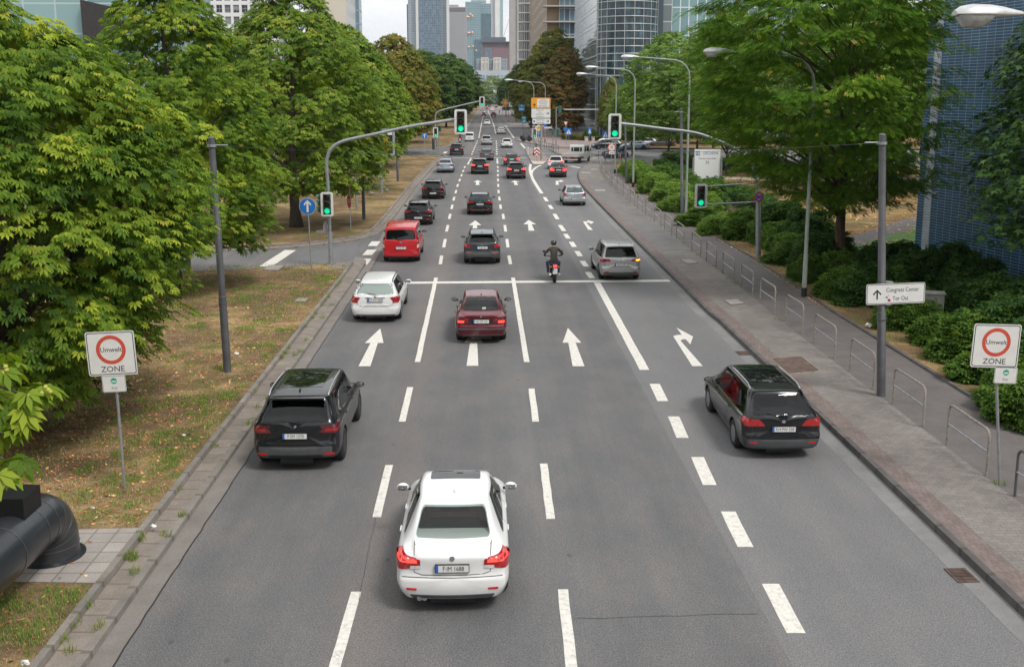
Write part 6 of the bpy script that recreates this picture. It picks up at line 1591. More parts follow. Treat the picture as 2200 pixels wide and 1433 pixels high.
lamp((1727, 636), (1512, 113), 'street lamp half hidden in the locust, its head left of the crown')
lamp((1473, 470), (1334, 124), 'tall street lamp with a long arm, beside the dark twin post')
lamp((1360, 401), (1258, 146), 'street lamp in front of the round glass facade, upper of the two middle heads')
lamp((1321, 372), (1238, 160), 'street lamp whose head hangs just left of the foyer')
lamp((1146.5, 334), (1084, 173), 'street lamp rising behind the orange direction board, left arm', m=M_GALV)
lamp((1171, 305), (1114, 176), 'street lamp behind the direction board, right one with the lower head', m=M_GALV)
lamp((1092, 262), (1052, 187), 'distant street lamp above the orange sign', m=M_GALV)
lamp((1086, 250), (1056, 192), 'more distant street lamp next to the far orange sign', m=M_GALV)
# plain posts carrying span wires
WP = {}
def post(base, top, label, m=M_POLED, r=.10, z=.17, cap=True, group='dark posts carrying thin span wires'):
    b = G(*base, z); t = thing('wire_post', label, 'post', b, 0, group); tp = PP(*top, b)
    mb = MB(); mb.tube([(0, 0, -.05), tp*.33, tp*.332, tp*.66, tp*.662, tp], [r*1.15, r*1.12, r, r, r*.92, r*.9], 14); mb.sphere(tp, (r*.9, r*.9, r*.4), 12, 6)
    mb.cyl(tp*.30, tp*.305, r*1.25, n=14); mb.build('shaft', m, t, True)
    if cap: mb = MB(); mb.cyl(tp-Vector((0, 0, .25)), tp-Vector((0, 0, .18)), r*1.3, n=12); mb.cyl(tp-Vector((0, 0, .2)), tp+Vector((.45 if tp.x+b.x < 0 else -.45, 0, -.2)), .02); mb.build('wire_clamp', M_GALV, t)
    WP[label] = b+tp; return t
post((489, 799), (454, 297), 'tall dark post leaning left on the near verge')
post((782, 472), (778, 346), 'nearly black post behind the stop sign')
post((855, 390), (850, 227), 'grey post right of the orange letter board')
post((1893, 850), (1896, 290), 'tall dark post carrying the direction sign', z=.144)
post((1466, 469), (1463, 234), 'dark post standing close beside the tall street lamp', z=.2)
post((1346, 393), (1343, 259), 'dark post at the far tip of the shrub bed', z=.2)
post((404, 580), (400, 330), 'pale concrete post with a graffiti foot at the side street', M_CONC, .12, cap=False, group=None)
post((767, 452), (762, 372), 'plain grey post right of the stop sign', M_GALV, .07, cap=False, group=None)
mb = MB(); ks = list(WP.values())
def wire(a, c, sag=.35, r=.004):
    mb.tube([a.lerp(c, i/16)-Vector((0, 0, sag*4*(i/16)*(1-i/16))) for i in range(17)], r, 5)
a_, c_ = ks[0]-Vector((0, 0, .2)), ks[3]-Vector((0, 0, .2)); wire(a_, c_, .3)
tag(mb.build('span_wire', M_POLED), 'nearest thin wire sagging across the road between the tall dark posts', 'wire'); mb = MB(); wire(ks[2]-Vector((0, 0, .2)), ks[4]-Vector((0, 0, .2)), .3)
tag(mb.build('span_wire', M_POLED), 'farther thin wire crossing the road past the letter board', 'wire')

# signs --------------------------------------------------------------
def sign_post(t, top, r=.03, m=None, z0=-.05): mb = MB(); mb.tube([(0, 0, z0), top], r, 10); mb.build('post', m or M_GALV, t, True)
def zone_sign(base, c, c2, label, tiltz=0, roll=0):
    b = G(*base, .17); t = thing('zone_sign', label, 'road sign', b); tp = PP(c[0], c[1]-44, b); sign_post(t, tp)
    p = PP(*c, b); R_ = Matrix.Translation((p.x, -.05, p.z)) @ Matrix.Rotation(roll, 4, 'Y') @ XZ; mb = MB(); W_ = .97
    mb.prism(rrect(W_, W_*.93, .05), -.012, 0, 2, R_); mb.prism(rrect(W_, W_*.93, .05), 0, .002, 0, R_)
    ring_prism(mb, rrect(W_*.955, W_*.885, .04), rrect(W_*.925, W_*.855, .035), .002, .0035, 1, R_)
    ring_prism(mb, circ(.295, 40, 0, .075), circ(.222, 40, 0, .075), .002, .004, 3, R_)
    mb.text('Umwelt', .135, R_ @ Matrix.Translation((0, .075, .003)), 1, depth=.002); mb.text('ZONE', .165, R_ @ Matrix.Translation((0, -.325, .003)), 1, depth=.002, sx=1.05)
    mb.build('sign_plate', [M_SIGW, M_SIGK, M_SIGBK, M_SIGR], t)
    p = PP(*c2, b); R_ = Matrix.Translation((p.x, -.05, p.z)) @ Matrix.Rotation(roll, 4, 'Y') @ XZ; mb = MB()
    mb.prism(rrect(.47, .345, .03), -.01, 0, 1, R_); mb.prism(rrect(.47, .345, .03), 0, .002, 0, R_)
    ring_prism(mb, rrect(.455, .33, .025), rrect(.44, .315, .022), .002, .0035, 1, R_)
    mb.prism(circ(.062, 24, 0, .06), .002, .004, 2, R_); mb.box((0, .048, .005), (.09, .028, .002), 0, M=R_); mb.text('frei', .085, R_ @ Matrix.Translation((0, -.085, .003)), 1, depth=.002)
    mb.build('lower_plate', [M_SIGW, M_SIGBK, M_SIGG], t)
zone_sign((268, 1050), (241, 758), (247, 823), 'square white zone sign with a red ring on the left verge', roll=radians(-2.5))
zone_sign((2148, 1037), (2137, 742), (2158, 805), 'square white zone sign with a red ring at the right border beside the railings', roll=radians(2))
def round_arrow(base, c, r, label, col=M_SIGB, z=.17):
    b = G(*base, z); t = thing('direction_arrow_sign', label, 'road sign', b); p = PP(*c, b); sign_post(t, (p.x, 0, p.z+r*.5), .03)
    R_ = FACE(p.x, -.045, p.z); mb = MB(); mb.prism(circ(r, 32), -.008, 0, 0, R_); mb.prism(circ(r*.97, 32), 0, .002, 1, R_)
    mb.prism([(-.12*r, -.70*r), (.12*r, -.70*r), (.12*r, .36*r), (.42*r, .05*r), (.42*r, .32*r), (0, .76*r), (-.42*r, .32*r), (-.42*r, .05*r), (-.12*r, .36*r)], .002, .004, 0, R_)
    mb.build('sign_plate', [M_SIGW, col], t)
round_arrow((670, 591), (661, 443.5), .37, 'round blue sign with a white upward arrow beside the traffic light')
round_arrow((913, 338), (912, 293), .40, 'small distant round blue arrow sign at the far side street')
b = G(754, 497, .17); t = thing('stop_sign', 'red stop sign turned nearly edge on behind the traffic light', 'road sign', b); tp = PP(750, 378, b); sign_post(t, tp, .025)
p = PP(750, 433, b); R_ = Matrix.Translation((p.x, -.04, p.z)) @ Matrix.Rotation(radians(-66), 4, 'Z') @ XZ; oc = [(.45*cos(radians(22.5+45*i)), .45*sin(radians(22.5+45*i))) for i in range(8)]
mb = MB(); mb.prism(oc, -.006, 0, 2, R_); mb.prism(oc, 0, .002, 0, R_); ring_prism(mb, [(x*.97, y*.97) for x, y in oc], [(x*.91, y*.91) for x, y in oc], .002, .004, 1, R_); mb.text('STOP', .30, R_ @ Matrix.Translation((0, 0, .003)), 1, depth=.002, sx=.9); mb.build('sign_plate', [M_SIGRD, M_SIGW, M_SIGBK], t)
p = PP(749, 392, b); mb = MB(); 
for k in range(5): mb.box((p.x, -.04, p.z-.32+k*.16), (.12, .02, .16), k % 2)
mb.build('striped_plate', [M_SIGRD, M_SIGW], t)
b = G(1629, 555, .18); t = thing('no_stopping_sign', 'small round red and blue no stopping sign on the right traffic light pole', 'road sign', b+PP(1629, 423, b)+Vector((0, -.16, 0)))
R_ = FACE(0, 0, 0); r = .24; mb = MB(); mb.prism(circ(r, 28), -.008, 0, 0, R_); mb.prism(circ(r*.78, 28), 0, .002, 1, R_)
for a in (45, -45): mb.box((0, 0, .003), (r*1.6, r*.2, .002), 0, M=R_ @ Matrix.Rotation(radians(a), 4, 'Z'))
for s in (-1, 1): mb.box((0, s*r*.5, .003), (r*.5, r*.12, .002), 2, M=R_)
mb.build('sign_plate', [M_SIGRD, M_SIGB, M_SIGW], t)
# direction sign on the tall dark post
b = G(1893, 850, .144); q = PP(1920, 629, b); t = thing('direction_sign', 'white direction sign with a black arrow reading Congress Center Tor Ost', 'road sign', b+Vector((q.x, -.13, q.z)))
R_ = Matrix.Rotation(radians(-2), 4, 'Y') @ XZ; mb = MB(); mb.prism(rrect(1.56, .55, .05), -.015, 0, 2, R_); mb.prism(rrect(1.56, .55, .05), 0, .002, 0, R_); ring_prism(mb, rrect(1.53, .52, .045), rrect(1.50, .49, .04), .002, .0035, 1, R_)
mb.prism([(-.49-.02, -.14), (-.49+.02, -.14), (-.49+.02, .06), (-.40, -.03), (-.375, .01), (-.49, .125), (-.605, .01), (-.58, -.03), (-.49-.02, .06)], .002, .004, 1, R_)
mb.text('Congress Center', .16, R_ @ Matrix.Translation((.18, .10, .003)), 1, depth=.002, sx=.78); mb.text('Tor Ost', .16, R_ @ Matrix.Translation((.13, -.13, .003)), 1, depth=.002, sx=.78)
mb.box((-.17, -.17, .004), (.07, .07, .002), 3, M=R_); mb.box((-.235, -.09, .004), (.045, .045, .002), 4, M=R_ @ Matrix.Rotation(0, 4, 'Z')); mb.box((-.19, -.04, .004), (.03, .03, .002), 5, M=R_)
mb.build('sign_plate', [M_SIGW, M_SIGK, M_SIGBK, M_SIGRD, M_SIGB, M_SIGO], t)
mb = MB(); mb.cyl((-q.x, .13, .26), (-q.x, .13, .30), .125, n=14); mb.cyl((-q.x, .13, -.32), (-q.x, .13, -.28), .125, n=14); mb.box((-q.x, .05, 0), (.08, .1, .5)); mb.build('bracket', M_GALV, t)
# address board
b = G(1519, 412, .2); t = thing('address_board', 'white address board among the trees with a blue logo and the number 25', 'sign', b)
c = PP(1519.5, 353.5, b); W_, H_ = PP(1548, 353, b).x-PP(1491, 353, b).x, PP(1519, 321, b).z-PP(1519, 387, b).z
R_ = FACE(c.x, 0, c.z); mb = MB(); mb.prism(rrect(W_, H_, .03), -.12, 0, 1, R_); mb.prism(rrect(W_*.97, H_*.97, .02), 0, .004, 0, R_); mb.build('panel', [mat('board_white', (.78, .78, .77), .4, var=.03), M_SIGBK], t)
mb = MB(); sz = W_/2.25
mb.text('DECHEMA', .34*sz, R_ @ Matrix.Translation((.28*sz, H_*.355, .006)), 0, depth=.004, sx=.82); mb.box((-.83*sz, H_*.355, .006), (.36*sz, .36*sz, .004), 0, M=R_); ring_prism(mb, circ(.12*sz, 16, -.86*sz, H_*.355), circ(.07*sz, 16, -.86*sz, H_*.355), .006, .012, 2, R_); mb.box((-.72*sz, H_*.355, .009), (.05*sz, .24*sz, .004), 2, M=R_)
mb.text('Theodor-Heuss-Allee', .19*sz, R_ @ Matrix.Translation((0, H_*.185, .006)), 1, depth=.004, sx=.9); mb.text('25', .34*sz, R_ @ Matrix.Translation((0, H_*.06, .006)), 1, depth=.004); mb.build('lettering', [mat('logo_blue', (.03, .14, .32), .5), M_SIGK, M_SIGW], t)
for s in (-1, 1): mb = MB(); mb.box((c.x+s*(W_/2+.06), -.06, (c.z-H_*.1)/2+H_*.15), (.14, .16, c.z+H_*.25)); mb.build('post', M_SIGBK, t)
# letter board behind the chestnut
b = G(821, 415, .17); t = thing('message_board', 'grey framed board with orange lit letters, half behind chestnut leaves', 'message board', b)
c = PP(806, 306, b); W_, H_ = PP(849, 300, b).x-PP(765, 300, b).x, PP(806, 277, b).z-PP(806, 334, b).z
sign_post(t, (PP(818, 335, b).x, 0, PP(818, 335, b).z), .11)
R_ = FACE(c.x, 0, c.z); mb = MB(); mb.prism(rrect(W_, H_, .1), -.3, 0, 0, R_); ring_prism(mb, rrect(W_, H_, .1), rrect(W_*.9, H_*.86, .03), 0, .06, 0, R_); mb.build('frame', mat('board_frame', (.36, .42, .46), .5, .3), t)
mb = MB(); mb.box((0, -H_*.0, .005), (W_*.9, H_*.86, .01), 0, M=R_); mb.box((0, H_*.34, .012), (W_*.88, H_*.14, .01), 1, M=R_); mb.build('screen', [mat('screen_black', (.035, .018, .014), .5, var=.1), M_SIGW], t)
mb = MB(); mb.text('M', .5, R_ @ Matrix.Translation((W_*.27, H_*.06, .015)), 0); mb.text('. . .  & de', .46, R_ @ Matrix.Translation((W_*.10, -H_*.30, .015)), 0); mb.build('lettering', mat('lit_orange_letter', (.8, .35, .02), .5, emit=(1, .38, .02), es=.45, var=.1), t)
# direction board on the island
b = G(1163, 344, .12); t = thing('direction_board', 'tall direction board, orange above and white below, on the traffic island', 'road sign', b)
mb = MB(); mb.tube([(0, 0, -.05), PP(1163, 212, b)], .13, 10); mb.build('post', M_CONC, t, True)
def board(y0, y1, x0, x1, m, lines, arrow, first=False, rot='>'):
    a, c = PP(x0, y0, b), PP(x1, y1, b); W_, H_ = c.x-a.x, a.z-c.z; R_ = FACE((a.x+c.x)/2, -.2, (a.z+c.z)/2); mb = MB()
    mb.prism(rrect(W_, H_, .08), -.03, 0, 2, R_); mb.prism(rrect(W_*.985, H_*.97, .07), 0, .004, 0, R_)
    if first:
        mb.prism(rrect(W_*.62, H_*.76, .05, cx=W_*.12), .004, .008, 3, R_)
        for i, tx in enumerate(lines): mb.text(tx, H_*.17, R_ @ Matrix.Translation((W_*.12, H_*(.27-.18*i), .01)), 1, sx=.9)
        mb.prism([(-.05-W_*.34, -.38*H_), (.05-W_*.34, -.38*H_), (.05-W_*.34, -.14*H_), (.19-W_*.34, -.24*H_), (.19-W_*.34, -.17*H_), (-W_*.34, -.04*H_), (-.19-W_*.34, -.17*H_), (-.19-W_*.34, -.24*H_), (-.05-W_*.34, -.14*H_)], .006, .01, 1, R_)
    else:
        n = len(lines)
        for i, tx in enumerate(lines): mb.text(tx, H_*.66/n, R_ @ Matrix.Translation((-W_*.06, H_*(.5-(i+.6)/(n+.2)), .008)), 1, sx=.9)
        u = W_*.36; mb.prism([(u-.17, -.035), (u+.05, -.035), (u-.07, -.15), (u+.0, -.15), (u+.17, 0), (u, .15), (u-.07, .15), (u+.05, .035), (u-.17, .035)], .006, .01, 1, R_)
        if n == 2: mb.box((-W_*.40, 0, .008), (.22, .26, .006), 4, M=R_); mb.text('P', .2, R_ @ Matrix.Translation((-W_*.40, 0, .012)), 3)
    mb.build('board_panel', [m, M_SIGK, M_SIGBK, M_SIGW, M_SIGB], t)
board(210.5, 233.4, 1141, 1182.5, M_SIGO, ['Stadtmitte', 'Hauptbahnhof', 'Universität', 'Palmengarten'], 'up', True)
board(234, 254, 1141.5, 1182.5, M_SIGW, ['Europaviertel', 'Gallus', 'Bockenheim', 'Westbahnhof'], '>')
board(255.3, 266.8, 1143.5, 1182.5, M_SIGW, ['Skyline Plaza', 'Kap Europa'], '>')
# small signs around the crossing
def diamond(base, c, s, label):
    b = G(*base, .12); t = thing('priority_sign', label, 'road sign', b); p = PP(*c, b); sign_post(t, (p.x, 0, p.z), .035); R_ = FACE(p.x, -.06, p.z) @ Matrix.Rotation(radians(45), 4, 'Z'); mb = MB(); mb.prism(rrect(s, s, .05), -.01, 0, 0, R_); mb.prism(rrect(s*.62, s*.62, .02), .0, .004, 1, R_); mb.build('sign_plate', [M_SIGW, M_SIGY], t)
diamond((1157, 333), (1157, 275.3), .70, 'white edged yellow diamond sign above the round blue arrow on the island')
round_arrow((1156.6, 332), (1156.8, 288.6), .36, 'round blue arrow sign tucked behind the small island traffic light', z=.12)
b = G(1154, 347.5, .12); t = thing('chevron_plate', 'red and white chevron plate at the tip of the traffic island', 'road sign', b); p = PP(1153.3, 326, b); sign_post(t, (p.x, 0, p.z-.3), .04, M_SIGBK)
R_ = FACE(p.x, -.05, p.z); mb = MB(); mb.box((0, 0, 0), (.66, .98, .02), 0, M=R_)
for k in (-.42, .0, ): mb.prism([(-.33, k-.10), (0, k+.20), (.33, k-.10), (.33, k+.12), (0, k+.42), (-.33, k+.12)], .01, .014, 1, R_)
mb.build('sign_plate', [M_SIGW, M_SIGRD], t)
def ped_sign(base, c, w_, h_, label, z=.12):
    b = G(*base, z); t = thing('crossing_sign', label, 'road sign', b, 0, None); p = PP(*c, b); sign_post(t, (p.x, 0, p.z+.1), .03); R_ = FACE(p.x, -.05, p.z); mb = MB(); mb.prism(rrect(w_, h_, .04), -.01, 0, 1, R_); mb.prism([(-w_*.40, -h_*.33), (w_*.40, -h_*.33), (0, h_*.36)], .0, .004, 0, R_)
    mb.box((0, -h_*.08, .006), (w_*.07, h_*.28, .003), 2, M=R_); mb.prism(circ(w_*.05, 10, 0, h_*.10), .004, .008, 2, R_); mb.box((w_*.05, -h_*.24, .006), (w_*.05, h_*.16, .003), 2, M=R_); mb.build('sign_plate', [M_SIGW, M_SIGB, M_SIGK], t)
ped_sign((1222, 308), (1221.7, 283.3), .98, 1.15, 'square blue crossing sign in the plaza, right of the yield sign')
ped_sign((1267, 313), (1267, 282), .55, 1.05, 'narrow blue crossing sign seen at an angle beside the white flower pots')
ped_sign((1302, 349.5), (1300.4, 289.5), .72, .86, 'square blue crossing sign beside the overhead traffic light', z=.14)
b = G(1217, 312, .12); t = thing('yield_sign', 'white and red yield triangle above a round blue sign', 'road sign', b); p = PP(1215.5, 266.5, b); sign_post(t, (p.x, 0, p.z), .035); R_ = FACE(p.x, -.05, p.z); mb = MB(); mb.prism([(-.42, .38), (.42, .38), (0, -.38)], -.01, 0, 0, R_); mb.prism([(-.27, .28), (.27, .28), (0, -.20)], 0, .004, 1, R_); mb.build('sign_plate', [M_SIGR, M_SIGW], t)
p = PP(1214.5, 277.5, b); mb = MB(); mb.prism(circ(.34, 20), 0, .01, 0, FACE(p.x, -.05, p.z)); mb.build('round_plate', M_SIGB, t)
b = G(1313.6, 397, .144); t = thing('speed_limit_sign', 'round red ringed speed limit sign reading 30 above a small arrow plate', 'road sign', b); p = PP(1314, 317.5, b); sign_post(t, (p.x, 0, p.z+.2), .028); R_ = FACE(p.x, -.05, p.z); mb = MB(); mb.prism(circ(.375, 32), -.01, 0, 0, R_); mb.prism(circ(.285, 32), 0, .003, 1, R_); mb.text('30', .34, R_ @ Matrix.Translation((-.01, 0, .004)), 2, sx=.85); mb.build('sign_plate', [M_SIGR, M_SIGW, M_SIGK], t)
p = PP(1314, 329, b); mb = MB(); R_ = FACE(p.x, -.05, p.z); mb.box((0, 0, 0), (.5, .28, .02), 0, M=R_); mb.prism([(-.17, -.015), (.1, -.015), (.1, -.06), (.18, 0), (.1, .06), (.1, .015), (-.17, .015)], .01, .014, 1, R_); mb.build('arrow_plate', [M_SIGW, M_SIGK], t)
def flat_sign(base, plates, label, z=.12, name='information_sign', pole=M_SIGBK, pr=.05):
    b = G(*base, z); t = thing(name, label, 'road sign', b); top = min(p[1]-p[3]/2 for p in plates); sign_post(t, (PP(plates[0][0], top, b).x, 0, PP(base[0], top, b).z), pr, pole)
    for (x, y, w_, h_, m, txt, tm) in plates:
        a, c = PP(x-w_/2, y-h_/2, b), PP(x+w_/2, y+h_/2, b); W_, H_ = c.x-a.x, a.z-c.z; R_ = FACE((a.x+c.x)/2, -.1, (a.z+c.z)/2); mb = MB(); mb.prism(rrect(W_, H_, min(W_, H_)*.06), -.03, 0, 0, R_)
        if txt:
            ls = txt.split('|')
            for i, q in enumerate(ls): mb.text(q, H_*.62/len(ls) if len(q) > 2 else H_*.6/len(ls)*1.1, R_ @ Matrix.Translation((0, H_*(.5-(i+.5)/len(ls)), .004)), 1, sx=.9)
        mb.build('sign_plate', [m, tm], t)
M_SIGDB = mat('sign_teal_blue', (.015, .10, .22), .45, var=.05); M_SIGT = mat('sign_teal', (.012, .13, .17), .45, var=.05)
flat_sign((1125.5, 299), [(1120.5, 232, 13, 13.5, M_SIGDB, 'P|Messe', M_SIGW), (1125.5, 258, 10, 15, M_SIGT, 'P 4|127', M_SIGW)], 'dark blue parking guidance sign above a teal counter sign', pole=M_POLED)
flat_sign((1099.5, 263), [(1097.5, 225, 8.5, 11, M_SIGW, '>', M_SIGK), (1100.5, 239, 7, 9, M_SIGW, None, M_SIGB)], 'pair of white signs right of the far orange sign', pole=M_GALV, pr=.07)
flat_sign((1088, 254), [(1086.2, 221.5, 11.5, 16, M_SIGO, 'A 648', M_SIGW)], 'distant orange direction sign above the right pavement', pole=M_GALV, pr=.12)
flat_sign((1080, 243), [(1080.5, 206, 5.5, 8.5, M_SIGO, None, M_SIGW)], 'small orange sign farthest down the street', pole=M_GALV, pr=.12)
flat_sign((1171.5, 308), [(1171.3, 270, 5.5, 6.5, M_SIGB, None, M_SIGW), (1177, 274.8, 17, 3.6, M_SIGW, 'Theodor-Heuss-Allee', M_SIGB)], 'street name sign below a small blue sign, right of the diamond', pole=M_GALV)
flat_sign((1069, 235), [(1068.5, 212, 3, 9, M_SIGB, None, M_SIGW)], 'slim light blue banner at the end of the street', pole=M_GALV)
flat_sign((1062, 233), [(1061.5, 196, 2.6, 5, M_SIGW, None, M_SIGW), (1066, 197.5, 3, 5.5, M_SIGW, None, M_SIGW)], 'pair of small white panels below the distant lamps', pole=M_GALV)

# U shaped railings --------------------------------------------------
M_RAILM = mat('worn_cream_rail', (.30, .27, .235), .6, .2, var=.35, vs=9); M_RAILB = mat('bare_steel_rail', (.40, .42, .45), .45, .6, var=.2)
RL = [((2180, 1066), None), ((2034, 957), (2119, 1022)), ((1918, 869), (1983, 917)), ((1826, 797), (1876, 836)), ((1749, 738), (1793, 771)), ((1688, 691), (1724, 717)), ((1633, 651), (1664, 674)), ((1591, 617), (1617, 637)), ((1552, 588), (1576, 606)), ((1517.5, 562), (1538, 578)), ((1486, 539), (1505, 553)),
      ((1453, 513), (1468.5, 526)), ((1428, 494), (1443, 506)), ((1406, 477), (1419, 488)), ((1387, 462), (1398.5, 472)), ((1370, 448), (1380, 457.5)), ((1354, 434), (1363, 442.5)), ((1339, 421), (1348, 430)), ((1326, 410), (1334, 418)), ((1315, 400), (1322, 407)), ((1303, 388), (1309, 395)), ((1293, 375), (1297, 382)), ((1288, 364), (1290, 370))]
words = ['nearest', 'second', 'third', 'fourth', 'fifth', 'sixth', 'seventh', 'eighth', 'ninth', 'tenth', 'eleventh', 'twelfth', 'thirteenth', 'fourteenth', 'fifteenth', 'sixteenth', 'seventeenth', 'eighteenth', 'nineteenth', 'twentieth', 'twenty-first', 'twenty-second', 'farthest']
for i, (a, c) in enumerate(RL):
    A = G(*a, .145); Bp = G(*c, .145) if c else A+Vector((.08, -2.0, 0))
    d = Bp-A; ln = d.length; d.normalize()
    t = thing('railing', 'U shaped steel railing beside the footpath, %s counted from the lower right corner' % words[i], 'railing', A, 0, 'U shaped railings between pavement and footpath')
    hgt = 1.0; r = .028; q = .16; mm = M_POLED if i == 0 else M_RAILM
    pts = [Vector((0, 0, -.03)), Vector((0, 0, hgt-q))]+[d*(q*(1-cos(a_)))+Vector((0, 0, hgt-q+q*sin(a_))) for a_ in (.5, 1.0)]+[d*q+Vector((0, 0, hgt)), d*(ln-q)+Vector((0, 0, hgt))]+[d*(ln-q*(1-sin(a_)))+Vector((0, 0, hgt-q+q*cos(a_))) for a_ in (.5, 1.0)]+[d*ln+Vector((0, 0, hgt-q)), d*ln+Vector((0, 0, -.03))]
    mb = MB(); mb.tube(pts, r, 8); mb.build('hoop', mm, t, True); mb = MB(); mb.tube([Vector((0, 0, .52)), d*ln+Vector((0, 0, .52))], r*.8, 8); mb.build('crossbar', M_RAILB, t, True)
# low barrier on the plaza
t = thing('barrier_railing', 'low dark barrier railing crossing the plaza behind the flatbed truck', 'railing', G(1163, 316, .12)); b = Vector(t.location); mb = MB()
for (x0, y0), (x1, y1) in (((1139, 309), (1160, 311)), ((1160, 311), (1200, 322)), ((1258, 332), (1300, 338))):
    A, C_ = G(x0, y0+7, .12)-b, G(x1, y1+7, .12)-b; n = max(2, int((C_-A).length/1.8))
    for i in range(n+1): p = A.lerp(C_, i/n); mb.tube([p, p+Vector((0, 0, 1))], .03, 6)
    for z in (.5, 1): mb.tube([A+Vector((0, 0, z)), C_+Vector((0, 0, z))], .03, 6)
mb.build('hoop', M_POLED, t, True)
for (px, py) in ((1152, 322), (1134, 333)):
    t = thing('bollard', 'short white bollard at the left edge of the traffic island' if px < 1140 else 'dark bollard on the traffic island', 'bollard', G(px, py, .12)); mb = MB(); mb.lathe([(.09, 0), (.09, .75), (.12, .78), (.12, .95), (.05, 1.0)], n=12); mb.build('bollard_body', M_SIGW if px < 1140 else M_POLED, t, True)

# covers and drains flush in the paving ------------------------------
M_RUST = plainstone('rusty_iron', (.085, .055, .045), (.15, .105, .085), 3, 60, slab=(.3, .3, .5, 0)); M_LID = plainstone('concrete_lid', (.25, .225, .20), (.34, .31, .285), 4, 60)
def cover(quad, z, m, label, name='manhole_cover', th=.012, frame=None):
    P = [G(x, y, z) for x, y in quad]; c = sum(P, Vector())/4; t = thing(name, label, 'cover', c); mb = MB(); mb.prism([(p.x-c.x, p.y-c.y) for p in P], -.02, th, 0); mb.build('lid', m, t)
    mb = MB(); o = [Vector((p.x-c.x, p.y-c.y, 0)) for p in P]; ring_prism(mb, [(p.x*1.06, p.y*1.06) for p in o], [(p.x*1.0, p.y*1.0) for p in o], -.02, th*.7, 0, Matrix()); mb.build('frame', frame or A_KERBD, t)
cover([(1462, 559), (1484, 558), (1500, 565), (1477, 567)], .15, M_LID, 'pale concrete lid near the eleventh railing')
cover([(1556, 645), (1583, 643), (1599, 652), (1570, 655)], .15, M_LID, 'pale concrete lid in the pavement, larger and nearer of the two')
cover([(1657, 770), (1722, 766), (1762, 797), (1695, 803)], .15, M_RUST, 'large rusty brown iron cover in the pavement', frame=A_SLAB)
cover([(578, 570), (610, 571), (598, 581), (566, 580)], .18, M_LID, 'concrete slab in the grass at the side street edge')
cover([(640, 641), (664, 641), (656, 648), (632, 648)], .18, M_LID, 'small concrete slab in the middle of the left verge')
cover([(680, 494), (700, 494), (698, 500), (678, 500)], .18, M_LID, 'small concrete slab under the dome shaped chestnut')
def grate(px, py, w_, l_, label, rust):
    c = G(px, py, .004); t = thing('drain_grate', label, 'drain', c, radians(2)); mb = MB(); ring_prism(mb, [(-w_/2, -l_/2), (w_/2, -l_/2), (w_/2, l_/2), (-w_/2, l_/2)], [(-w_/2+.03, -l_/2+.03), (w_/2-.03, -l_/2+.03), (w_/2-.03, l_/2-.03), (-w_/2+.03, l_/2-.03)], 0, .015, 0, Matrix())
    for i in range(8): y = -l_/2+.04+(l_-.08)*(i+.5)/8; mb.box((0, y, .006), (w_-.05, .022, .016))
    mb.build('grating', rust, t); mb = MB(); mb.box((0, 0, -.001), (w_-.04, l_-.04, .004)); mb.build('pit', mat('drain_pit', (.01, .01, .01), .9), t)
grate(2066, 1236, .38, .52, 'rusty drain grate in the right gutter near the lower right corner', M_RUST); grate(1596, 759, .38, .5, 'rusty drain grate in the right gutter beside the large iron cover', M_RUST)
# grey cabinet
b = G(1990, 692, .18); t = thing('utility_cabinet', 'weathered grey utility cabinet with faded graffiti behind the direction sign', 'cabinet', b, radians(-18))
m, nt, bs = newmat('graffiti_concrete'); oc_ = objco(nt); f = noise(nt, oc_, 3, 5, .7); c_ = ramp(nt, f, [(.3, (.22, .21, .19)), (.7, (.36, .345, .32))]); g_ = ramp(nt, mathn(nt, 'ABSOLUTE', mathn(nt, 'SUBTRACT', noise(nt, oc_, 2.2, 2, .4, dist=1.5), .5)), [(0, (1, 1, 1)), (.03, (0, 0, 0))]); L(nt, mixc(nt, mathn(nt, 'MULTIPLY', g_, .5), c_, (.16, .10, .06)), bs.inputs['Base Color'])
mb = MB(); mb.box((0, 0, .52), (1.05, .42, 1.04), bev=.01); mb.build('cabinet_body', m, t); mb = MB(); mb.box((0, 0, 1.07), (1.12, .5, .07), bev=.015); mb.build('roof', M_CONC, t)
for s in (-1, 1): mb = MB(); mb.box((s*.26, -.215, .55), (.49, .012, .86), bev=.004); mb.box((s*.05, -.225, .6), (.02, .02, .12)); mb.build('door', m, t)
# dark air duct in the lower left corner
P0 = G(112, 1192, .17); Q = G(-30, 1215, 1.02); dr = Vector((Q.x-P0.x, Q.y-P0.y, 0)); dr.normalize()
t = thing('air_duct', 'large dark grey metal air duct bending into the paving in the lower left corner', 'duct', P0); R0 = .46
M_DUCT = mat('painted_duct_metal', (.052, .056, .064), .38, .55, .25, var=.15, vs=2)
zc = 1.02-.17; br = .62; pts = [Vector((0, 0, -.05)), Vector((0, 0, zc-br))]
for i in range(1, 9): a = pi/2*i/8; pts.append(Vector((0, 0, zc-br))+dr*br*(1-cos(a))+Vector((0, 0, br*sin(a))))
pts += [pts[-1]+dr*.5, pts[-1]+dr*4.5]
mb = MB(); mb.tube(pts, R0, 28); mb.build('pipe', M_DUCT, t, True, 50)
def hoop(c, ax, R_, w_=.02, th=.006):
    mb = MB(); q = ax.to_track_quat('Z', 'Y').to_matrix().to_4x4(); mb.lathe([(R_, -w_/2), (R_+th, -w_/2), (R_+th, w_/2), (R_, w_/2)], n=32, M=Matrix.Translation(c) @ q); mb.build('seam_ring', mat('duct_seam', (.12, .125, .135), .4, .6), t)
for i in (3, 5, 7, 9): hoop(pts[i], (pts[i+1]-pts[i-1]).normalized(), R0)
hoop(pts[1], Vector((0, 0, 1)), R0); hoop(pts[9]+dr*.35, dr, R0); hoop(pts[9]+dr*1.2, dr, R0)
